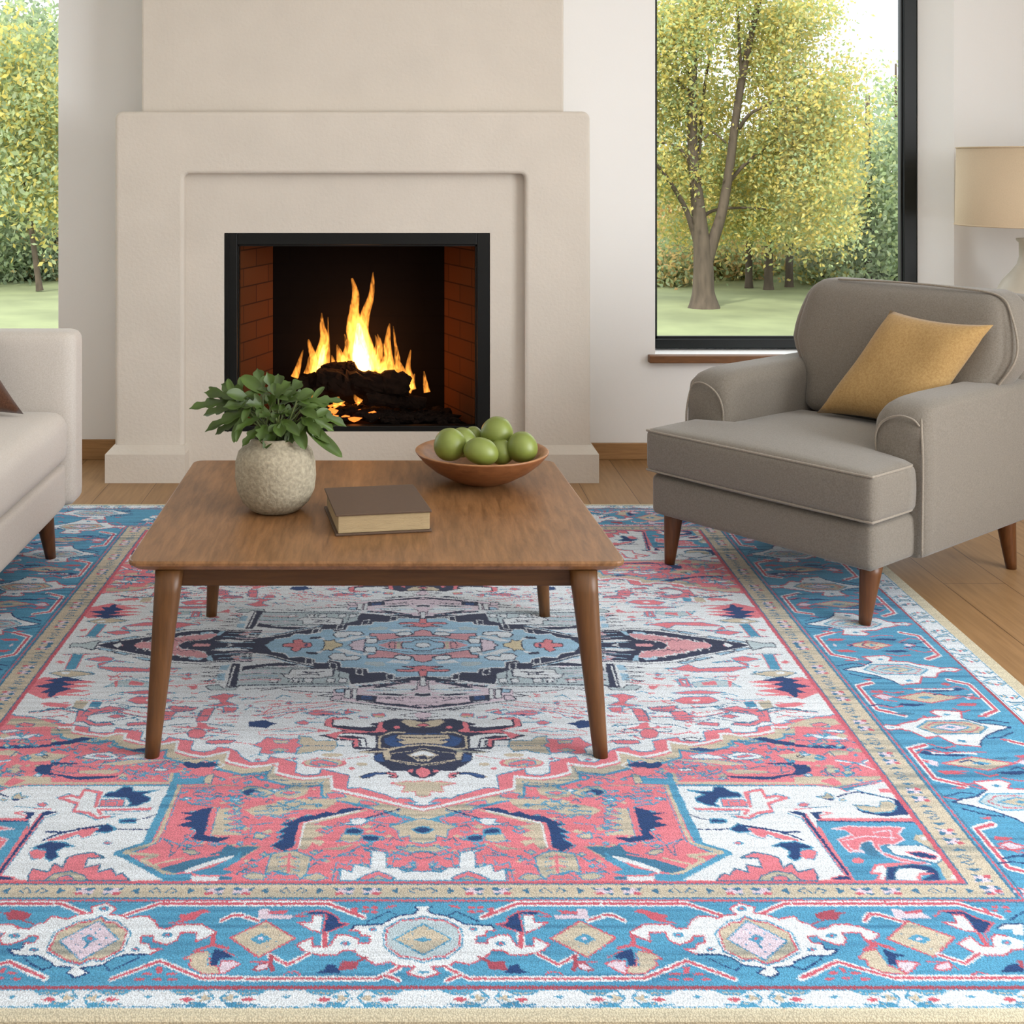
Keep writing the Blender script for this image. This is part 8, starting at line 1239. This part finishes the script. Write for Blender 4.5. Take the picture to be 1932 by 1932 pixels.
fruit('round green fruit at the right edge of the bowl',985,843,3.33,.041)
fruit('green fruit in shadow between the front and right fruits',945,852,3.345,.034)

# ---------------------------------------------------------------- armchair
ac=thing('armchair','taupe fabric armchair with dark wooden legs by the window','armchair',(1.0575,3.6945,0),math.radians(-51))
F_=M['fab']; Pp=M['pipe']
def part(name,bm,m=F_,parent=ac,smooth=True): return obj(name,bm,m,parent,smooth)
part('seat_base',soft(bmesh.new(),-.375,.375,-.045,.86,.165,.292,.02,bs=.004))
def seatfn(p):
    x,y,z=p
    return (x,y,z)
bm=soft(bmesh.new(),-.385,.385,-.06,.60,.298,.430,.020,n=20,bt=.026,bs=.006)
for v in bm.verts:      # T shape: narrower between the arms
    if v.co.y>.17: v.co.x*=(.265/.385) if v.co.y>.20 else 1-(1-.265/.385)*(v.co.y-.17)/.03
sc_=part('seat_cushion',bm)
def pipe(pts,par,r=.0042):
    return obj('piping',tube(bmesh.new(),smoothpts(pts,6),r,8),Pp,par,True)
zt,zbm=.4245,.3035
loop=[(-.262,.175,zt),(-.35,.17,zt),(-.376,.155,zt),(-.3805,.11,zt),(-.3805,.0,zt),(-.3795,-.044,zt),(-.365,-.0555,zt),(-.2,-.0565,zt),(0,-.0565,zt),(.2,-.0565,zt),(.365,-.0555,zt),(.3795,-.044,zt),(.3805,.0,zt),(.3805,.11,zt),(.376,.155,zt),(.35,.17,zt),(.262,.175,zt)]
pipe(loop,sc_,.0036); pipe([(x,y,zbm) for x,y,z in loop],sc_,.0036)
# arms: swept section, rounded top falling towards the front
def arm(s):
    bm=bmesh.new(); rings=[]
    ys=[.165,.172,.19,.22,.27,.34,.45,.60,.75,.86,.885,.893]
    xi,xo=.25,.405
    for q,y in enumerate(ys):
        ztop={0:.50,1:.535,2:.566,3:.583,4:.592}.get(q,.595)
        ins={0:.022,1:.008}.get(q,0)+({10:.008,11:.024}.get(q,0))
        r=.05; a_=xi+ins; b_=xo-ins; prof=[(a_,.18),(a_,.30),(a_,ztop-r)]
        prof+=[(a_+r*(1-math.cos(t)),ztop-r+r*math.sin(t)) for t in np.linspace(.3,PI/2,5)]
        prof+=[(b_-r*(1-math.sin(t)),ztop-r*.55+r*.55*math.cos(t)) for t in np.linspace(0.1,PI/2,6)]
        prof+=[(b_+.004,.40),(b_,.30),(b_-.006,.18),(b_-.014,.168),(a_+.01,.168)]
        rings.append([bm.verts.new((s*x,y,z)) for x,z in prof])
    n=len(rings[0])
    for a,b in zip(rings,rings[1:]):
        for k in range(n): bm.faces.new((a[k],a[(k+1)%n],b[(k+1)%n],b[k]))
    bm.faces.new(rings[0]); bm.faces.new(rings[-1][::-1])
    o=part('arm',bm)
    P1=[(s*.398,.168,.175),(s*.402,.166,.40),(s*.400,.168,.47),(s*.392,.178,.528),(s*.384,.20,.560),(s*.382,.25,.577),(s*.382,.40,.583),(s*.382,.85,.583)]
    pipe(P1,o,.0036)
    P2=[(s*.262,.172,.43),(s*.262,.166,.49),(s*.285,.165,.53),(s*.33,.166,.552),(s*.37,.17,.548),(s*.388,.175,.53)]
    pipe(P2,o,.0032)
for s in(-1,1): arm(s)
# frame of the back and its cushion
def lean(p): x,y,z=p; return (x,y+max(0,(z-.43))*.30,z)
part('back_frame',soft(bmesh.new(),-.36,.38,.76,.87,.17,.845,.04,bs=.01,fn=lambda p:(p[0],p[1]+max(0,p[2]-.45)*.16,p[2])))
def bc(p):
    x,y,z=p; xx=x-.045; t=(z-.43)/.42
    k=1+.10*math.sin(PI*min(1,max(0,(t-.2)/.8)))-(.10 if t<.33 else .10*max(0,1-(t-.33)/.2))
    return (.045+xx*k,y+max(0,z-.43)*.28,z)
bkc=part('back_cushion',soft(bmesh.new(),-.30,.37,.575,.75,.425,.862,.055,n=18,bs=.018,fn=bc))
pipe([bc(p) for p in[(.372,.60,.45),(.385,.60,.56),(.388,.60,.68),(.375,.60,.80),(.34,.60,.853),(.2,.595,.866),(.0,.595,.868),(-.2,.6,.862)]] ,bkc,.0035)
for nm,t,b in(('f',(.335,.02),(.335-.005,-.005)),('f',(-.335,.02),(-.332,-.005)),('r',(.335,.78),(.34,.81)),('r',(-.335,.78),(-.34,.81))):
    zf=RZ0 if nm=='f' or t[0]<0 else 0.0005
    bm=bmesh.new(); tube(bm,[(t[0]+(b[0]-t[0])*k/6,t[1]+(b[1]-t[1])*k/6,.172+(zf-.172)*k/6) for k in range(7)],[.031-(.031-.0155)*k/6 for k in range(7)],18)
    obj('leg',bm,M['leg'],ac,True)
# mustard cushion
def pillow(name,label,cs,thick,m,parent=None,cat='cushion',n=22):
    """cs: bottom-left, bottom-right, top-right, top-left corner in local space"""
    c=[Vector(p) for p in cs]; nrm=(c[1]-c[0]).cross(c[3]-c[0]).normalized(); bm=bmesh.new(); G={}
    for s in(-1,1):
        for i in range(n+1):
            for j in range(n+1):
                u,v=i/n,j/n
                if s==1 and (i in(0,n) or j in(0,n)): G[s,i,j]=G[-1,i,j]; continue
                eu,ev=2*u-1,2*v-1
                pin=.085; uu=.5+.5*eu*(1-pin*(1-ev*ev)); vv=.5+.5*ev*(1-pin*(1-eu*eu))
                p=c[0]*(1-uu)*(1-vv)+c[1]*uu*(1-vv)+c[2]*uu*vv+c[3]*(1-uu)*vv
                h=((1-eu**4)*(1-ev**4))**.62 if abs(eu)<1 and abs(ev)<1 else 0
                wr=1+.05*math.sin(9*u+4*v)*math.sin(7*v)
                G[s,i,j]=bm.verts.new(p+nrm*s*thick*h*wr)
    for s in(-1,1):
        for i in range(n):
            for j in range(n):
                f=[G[s,i,j],G[s,i+1,j],G[s,i+1,j+1],G[s,i,j+1]]
                bm.faces.new(f if s==1 else f[::-1])
    o=obj(name,bm,m,None,True); return o
yaw=math.radians(-51); RM=Matrix.Translation((1.0575,3.6945,0))@Matrix.Rotation(yaw,4,'Z')
o=pillow('throw_pillow','',[(-.125,.475,.452),(.235,.47,.452),(.372,.63,.772),(.035,.64,.785)],.062,M['mustard']); o.data.transform(RM)
tag(o,'mustard yellow velvet cushion leaning in the taupe armchair','cushion')

# ---------------------------------------------------------------- sofa at the left edge
so=thing('sofa','cream fabric sofa with tapered wooden legs at the left edge','sofa',(-1.45,3.1,0))
Cm=M['cream']
def sp(name,bm,m=Cm,par=None): o=obj(name,bm,m,smooth=True); world(o,so); return o
sp('seat_base',soft(bmesh.new(),-1.93,-1.062,2.0,4.10,.150,.292,.02))
sp('arm',soft(bmesh.new(),-1.95,-1.038,4.085,4.215,.148,.712,.034,n=18))
sp('arm',soft(bmesh.new(),-1.95,-1.038,1.90,2.03,.148,.712,.034,n=18))
sp('seat_cushion',soft(bmesh.new(),-1.80,-1.052,3.06,4.084,.296,.462,.045,n=18,bt=.02,bs=.004))
sp('seat_cushion',soft(bmesh.new(),-1.80,-1.052,2.035,3.055,.296,.462,.045,n=18,bt=.02,bs=.004))
sp('backrest',soft(bmesh.new(),-1.98,-1.78,1.93,4.19,.16,.80,.05,n=14))
for y in(3.98,2.15):
    for x in(-1.105,-1.88):
        z0=RZ0 if x>-1.3 else .0005
        bm=bmesh.new(); tube(bm,[(x+.012*k/5,y+(.03 if y>3 else -.03)*k/5,.156+(z0-.156)*k/5) for k in range(6)],[.029-.013*k/5 for k in range(6)],18)
        world(obj('leg',bm,M['leg'],smooth=True),so)
o=pillow('throw_pillow','',[(-1.155,3.93,.480),(-1.58,3.90,.482),(-1.78,4.0,.82),(-1.36,4.01,.80)],.05,M['brown'])
for v in o.data.vertices: pass
tag(o,'brown cushion corner standing on the cream sofa','cushion')

# ---------------------------------------------------------------- table lamp on a side table
lx,ly=2.49,5.02
st=thing('side_table','small round side table hidden behind the armchair, carrying the lamp','side table',(lx,ly,0))
obj('tabletop',lathe(bmesh.new(),[(0,.53),(.20,.53),(.205,.535),(.205,.55),(.2,.555),(0,.555)],40),M['walnut_x'],st,True)
for k in range(3):
    a=2*PI*k/3+.4; bm=tube(bmesh.new(),[(.12*math.cos(a),.12*math.sin(a),.532),(.17*math.cos(a),.17*math.sin(a),.0005)],[.016,.011],12); obj('leg',bm,M['leg'],st,True)
lp=thing('table_lamp','ceramic table lamp with a wide beige linen drum shade','lamp',(lx,ly,.5555))
obj('lamp_base',lathe(bmesh.new(),[(0,0),(.075,0),(.082,.006),(.10,.04),(.122,.10),(.125,.14),(.118,.19),(.095,.235),(.062,.272),(.042,.30),(.034,.33),(.035,.385),(.045,.395),(.045,.402),(.012,.404),(0,.404)],48),M['lampb'],lp,True)
obj('lamp_stem',tube(bmesh.new(),[(0,0,.403),(0,0,.52)],.008,10),M['black'],lp,True)
obj('lamp_shade',lathe(bmesh.new(),[(.268,.452),(.262,.762),(.258,.762),(.264,.452),(.268,.452)],64),M['shade'],lp,True)
bm=bmesh.new()
for r,z in((.2685,.455),(.2625,.7605)):
    pts=[(r*math.cos(2*PI*k/48),r*math.sin(2*PI*k/48),z) for k in range(49)]; tube(bm,pts,.003,6)
for k in range(3): a=2*PI*k/3; tube(bm,[(0,0,.52),(.262*math.cos(a),.262*math.sin(a),.70)],.0025,6)
obj('shade_ring',bm,M['shade'],lp,True)

# ---------------------------------------------------------------- garden
GZ=-.6
def gmat():
    m=mat('lawn',(130,136,96),.95,vary=.2,vscale=1.3); return m
bm=bmesh.new(); g=[[bm.verts.new((-30+60*i/60,5.7+55*j/60,GZ+.05*math.sin(i*.7)*math.sin(j*.5))) for i in range(61)] for j in range(61)]
for j in range(60):
    for i in range(60): bm.faces.new((g[j][i],g[j][i+1],g[j+1][i+1],g[j+1][i]))
struct('ground',bm,gmat(),'green park lawn outside the windows',True)
def leafmat():
    m=bpy.data.materials.new('tree_leaf'); m.use_nodes=True; nt=m.node_tree;N=nt.nodes;L=nt.links;N.clear()
    o=N.new('ShaderNodeOutputMaterial'); a=N.new('ShaderNodeAttribute'); a.attribute_name='tint'
    d=N.new('ShaderNodeBsdfDiffuse'); t=N.new('ShaderNodeBsdfTranslucent'); x=N.new('ShaderNodeMixShader'); x.inputs[0].default_value=.5
    L.new(a.outputs['Color'],d.inputs[0]);L.new(a.outputs['Color'],t.inputs[0]);L.new(d.outputs[0],x.inputs[1]);L.new(t.outputs[0],x.inputs[2]);L.new(x.outputs[0],o.inputs[0]); return m
LM=leafmat()
def foliage(name,blobs,n,size,cols,parent):
    """blobs: (x,y,z,rx,ry,rz,weight)"""
    bl=np.array(blobs,float); w=bl[:,6]*bl[:,3]*bl[:,5]; w/=w.sum(); idx=RNG.choice(len(bl),n,p=w)
    d=RNG.normal(size=(n,3)); d/=np.linalg.norm(d,axis=1)[:,None]; r=RNG.uniform(0,1,n)**.45
    c=bl[idx,:3]+d*r[:,None]*bl[idx,3:6]
    # clumping
    k=RNG.normal(size=(n//28,3))*size*.5; ci=RNG.integers(0,n//28,n); anchors=c[RNG.integers(0,n,n//28)]
    m_=RNG.random(n)<.6; c[m_]=anchors[ci[m_]]+RNG.normal(0,1,(m_.sum(),3))*size*3.2
    a=RNG.normal(size=(n,3)); a/=np.linalg.norm(a,axis=1)[:,None]; b=np.cross(a,RNG.normal(size=(n,3))); b/=np.linalg.norm(b,axis=1)[:,None]
    s=size*RNG.uniform(.6,1.25,n)[:,None]
    V=np.stack([c-a*s*.6,c+b*s*.32,c+a*s*.6,c-b*s*.32],1).reshape(-1,3)
    me=bpy.data.meshes.new(name); me.vertices.add(4*n); me.vertices.foreach_set('co',V.astype(np.float32).ravel()); me.loops.add(4*n); me.loops.foreach_set('vertex_index',np.arange(4*n,dtype=np.int32))
    me.polygons.add(n); me.polygons.foreach_set('loop_start',np.arange(0,4*n,4,dtype=np.int32)); me.polygons.foreach_set('loop_total',np.full(n,4,np.int32)); me.update(calc_edges=True)
    cl=np.array([lin(q)[:3] for q in cols]); base=cl[RNG.integers(0,len(cl),n//28)]; lc=np.where(m_[:,None],base[ci],cl[RNG.integers(0,len(cl),n)])*RNG.uniform(.88,1.12,(n,1))
    lc=np.clip(lc,0,1); at=me.color_attributes.new('tint','FLOAT_COLOR','POINT'); at.data.foreach_set('color',np.concatenate([np.repeat(lc,4,0),np.ones((4*n,1))],1).astype(np.float32).ravel())
    me.materials.append(LM); o=bpy.data.objects.new('foliage',me); COL.objects.link(o); world(o,parent); return o
YEL=[(206,192,118),(214,196,112),(190,188,120),(172,178,114),(218,196,118),(200,192,132)]
GRN=[(160,176,132),(174,186,140),(152,168,128),(188,194,146),(170,180,146)]  # greens paled and greyed, distance haze put into the leaf colour
DGR=[(146,162,132),(156,170,140),(138,152,124),(168,178,148)]  # wood greens, also greyed to stand in for haze
ORG=[(220,192,136),(212,176,130),(200,186,130),(226,204,146)]
def trunkpart(parent,strokes,Y):
    bm=bmesh.new()
    for st_ in strokes:
        pts=smoothpts([Pw(p[0],p[1],Y+(p[3] if len(p)>3 else 0)) for p in st_],5); rr=[]
        for i in range(len(pts)):
            t=i/5;k=min(int(t),len(st_)-2);f=t-k; rr.append((st_[k][2]*(1-f)+st_[k+1][2]*f)*Y/2400)
        tube(bm,pts,rr,10)
    world(obj('trunk',bm,M['bark'],smooth=True),parent)
def pxblob(px,py,rx,rz,Y,dy=1.0,w=1): p=Pw(px,py,Y); return (p.x,p.y,p.z,rx*Y/2400,dy,rz*Y/2400,w)
Y1=15.9
mt=thing('park_tree','large forked tree with yellow green leaves on the lawn','tree',Pw(1330,588,Y1))
trunkpart(mt,[[(1328,596,40),(1328,578,30),(1327,550,21),(1327,500,19),(1322,440,15),(1314,360,12),(1307,280,10),(1306,180,9),(1308,80,8),(1314,-60,6),(1320,-200,4)],
 [(1330,500,14),(1345,455,11),(1362,400,9.5),(1376,320,8.5),(1386,240,7.5),(1398,160,7),(1412,90,6),(1432,0,5),(1460,-140,3)],
 [(1318,470,7),(1296,400,5),(1268,350,4,-.2),(1235,305,3.4,-.4),(1190,250,3,-.5)],
 [(1375,345,4),(1400,315,3.6,.2),(1440,282,2.6,.3),(1480,250,1.5,.3)],[(1395,242,4),(1415,215,3.4,-.2),(1452,196,2.4,-.3),(1500,170,1.4,-.3)],
 [(1312,330,4),(1290,290,3),(1272,274,2),(1240,268,1.5)],[(1306,190,4),(1285,160,3),(1250,100,2.4),(1230,60,2)],[(1400,150,4),(1396,100,3),(1392,20,2.4),(1385,-60,2)],
 [(1324,410,4),(1350,396,3,.3),(1400,392,2.4,.4),(1445,395,1.4,.4)],[(1318,300,4),(1330,160,3,.5),(1350,60,2.6,.6),(1380,-40,2,.6)],[(1330,260,2.2),(1345,250,2),(1370,270,1.5)]],Y1)
bl=[pxblob(1290,60,80,80,Y1),pxblob(1270,200,70,70,Y1+.5),pxblob(1280,330,60,60,Y1+.6),pxblob(1360,-20,90,60,Y1),pxblob(1450,90,75,75,Y1+.3),pxblob(1500,190,90,80,Y1),pxblob(1470,290,90,70,Y1+.5),pxblob(1530,330,75,75,Y1-.2),pxblob(1560,250,70,80,Y1),pxblob(1500,30,80,50,Y1),pxblob(1440,400,70,45,Y1+.8),pxblob(1550,420,55,50,Y1),pxblob(1370,330,60,60,Y1+1.2,.5,.8),pxblob(1340,200,60,80,Y1+1.2,.5,.7),pxblob(1200,100,80,120,Y1),pxblob(1190,300,70,90,Y1),pxblob(1590,150,50,50,Y1,.8,.5),pxblob(1380,420,60,35,Y1+1,.6,.8),pxblob(1290,430,50,30,Y1+.8,.6,.6)]
foliage('foliage',bl,84000,.052,YEL+GRN[:2],mt)
# trees of the wood behind the lawn
def wood_tree(label,px,Y,blobs,n,cols,tw=6,top=300,base=None,lean_=0,name='wood_tree'):
    H=1.26-GZ; pyb=305+H*2400/Y
    t=thing(name,label,'tree',Pw(px,pyb,Y)); p0=t.location
    trunkpart(t,[[(px,pyb+2,tw*1.3),(px+lean_*.1,pyb-20,tw),(px+lean_*.5,(pyb+top)/2,tw*.85),(px+lean_,top,tw*.5)]],Y)
    foliage('foliage',[pxblob(*b[:4],Y,b[4] if len(b)>4 else 1.4) for b in blobs],n,.085 if Y<21 else .11,cols,t)
wood_tree('dull green tree near the right edge of the tall window',1637,19.2,[(1660,330,50,90),(1680,430,60,90),(1640,470,50,60),(1690,250,40,60),(1640,400,40,60)],9000,DGR+GRN,8,180)
wood_tree('dark trunked tree left of the three trunks behind the lawn',1413,18.9,[(1400,400,60,34),(1430,380,70,50),(1390,360,60,60)],5200,ORG+YEL,7,330)
wood_tree('dark trunked tree in the middle of the three behind the lawn',1450,18.6,[(1470,400,60,36),(1450,350,70,70),(1500,380,60,50)],5200,YEL+GRN,8.5,330)
wood_tree('dark trunked tree right of the three trunks behind the lawn',1489,18.9,[(1510,400,60,36),(1520,350,70,70),(1480,390,50,40)],5200,GRN+YEL,7.5,330)
wood_tree('orange tinged tree behind the forked tree',1262,21.5,[(1250,440,60,55),(1280,380,60,70),(1300,470,70,45)],5200,ORG+GRN[:1],6,300)
wood_tree('tall pale green tree far behind the lawn at the right',1590,24,[(1590,400,80,90),(1560,480,60,50),(1620,320,50,60),(1700,470,70,60),(1560,320,60,60)],7000,GRN+YEL[:2],6,250)
wood_tree('hazy tall tree with a thin crown against the sky',1690,27,[(1690,300,40,90),(1710,200,35,60),(1670,180,30,40),(1730,380,60,80)],4200,[(150,170,130),(170,184,140),(186,190,140)],4,120)
wood_tree('broad green tree filling the wood behind the forked trunk',1350,25,[(1330,440,90,70),(1400,480,90,45),(1300,330,90,90),(1420,330,90,90),(1240,480,80,45)],9000,GRN+DGR,6,250)
def bush(px,Y,rx,rz,cols,label,n=3600):
    H=1.26-GZ; pyb=305+H*2400/Y; t=thing('shrub',label,'shrub',Pw(px,pyb,Y))
    bm=bmesh.new()
    for k in range(5): tube(bm,[Pw(px,pyb,Y),Pw(px+(k-2)*rx*.3,pyb-rz,Y)],[.03,.01],6)
    world(obj('stems',bm,M['bark']),t); foliage('foliage',[pxblob(px,pyb-rz*.7,rx,rz,Y,.8)],n,.085,cols,t)
bush(1250,19.8,60,36,ORG+GRN,'low shrub at the wood edge left of the forked trunk'); bush(1385,20.6,70,34,ORG+GRN,'low shrub at the wood edge between the forked tree and the dark trunks')
bush(1470,21.3,90,34,ORG+GRN,'low shrub behind the three dark trunks'); bush(1560,19.4,60,42,GRN+YEL[:2],'full yellow green shrub right of the dark trunks'); bush(1640,20.2,60,45,DGR,'dark shrub at the foot of the dull green tree'); bush(1720,19.8,60,48,GRN,'green shrub at the right end of the wood edge')
# seen through the left window
wood_tree('leaning dark tree seen through the left window',75,18.5,[(60,330,70,80),(20,250,80,80),(90,200,70,80),(30,110,70,70),(110,380,50,60)],15000,GRN+YEL[:3],6,330,lean_=-30)
wood_tree('green tree behind the leaning tree in the left window',100,21,[(100,150,80,100),(20,380,80,60),(110,300,60,70),(60,60,60,60),(0,180,70,90)],11000,GRN+DGR,7,200,lean_=20)
wood_tree('yellowing tree low behind the left window',20,23,[(20,440,70,50),(90,470,60,40),(40,330,80,80),(-40,400,60,80)],8000,ORG+GRN,5,300)
wood_tree('tall green tree outside the far left of the left window',-60,19.5,[(-60,250,90,110),(-30,90,70,80),(-50,420,80,70)],8000,GRN+DGR,7,150)
bush(20,20.5,60,34,GRN+DGR,'low shrub at the wood edge left in the left window'); bush(100,20.8,60,36,DGR+ORG[:1],'low shrub at the wood edge right in the left window')
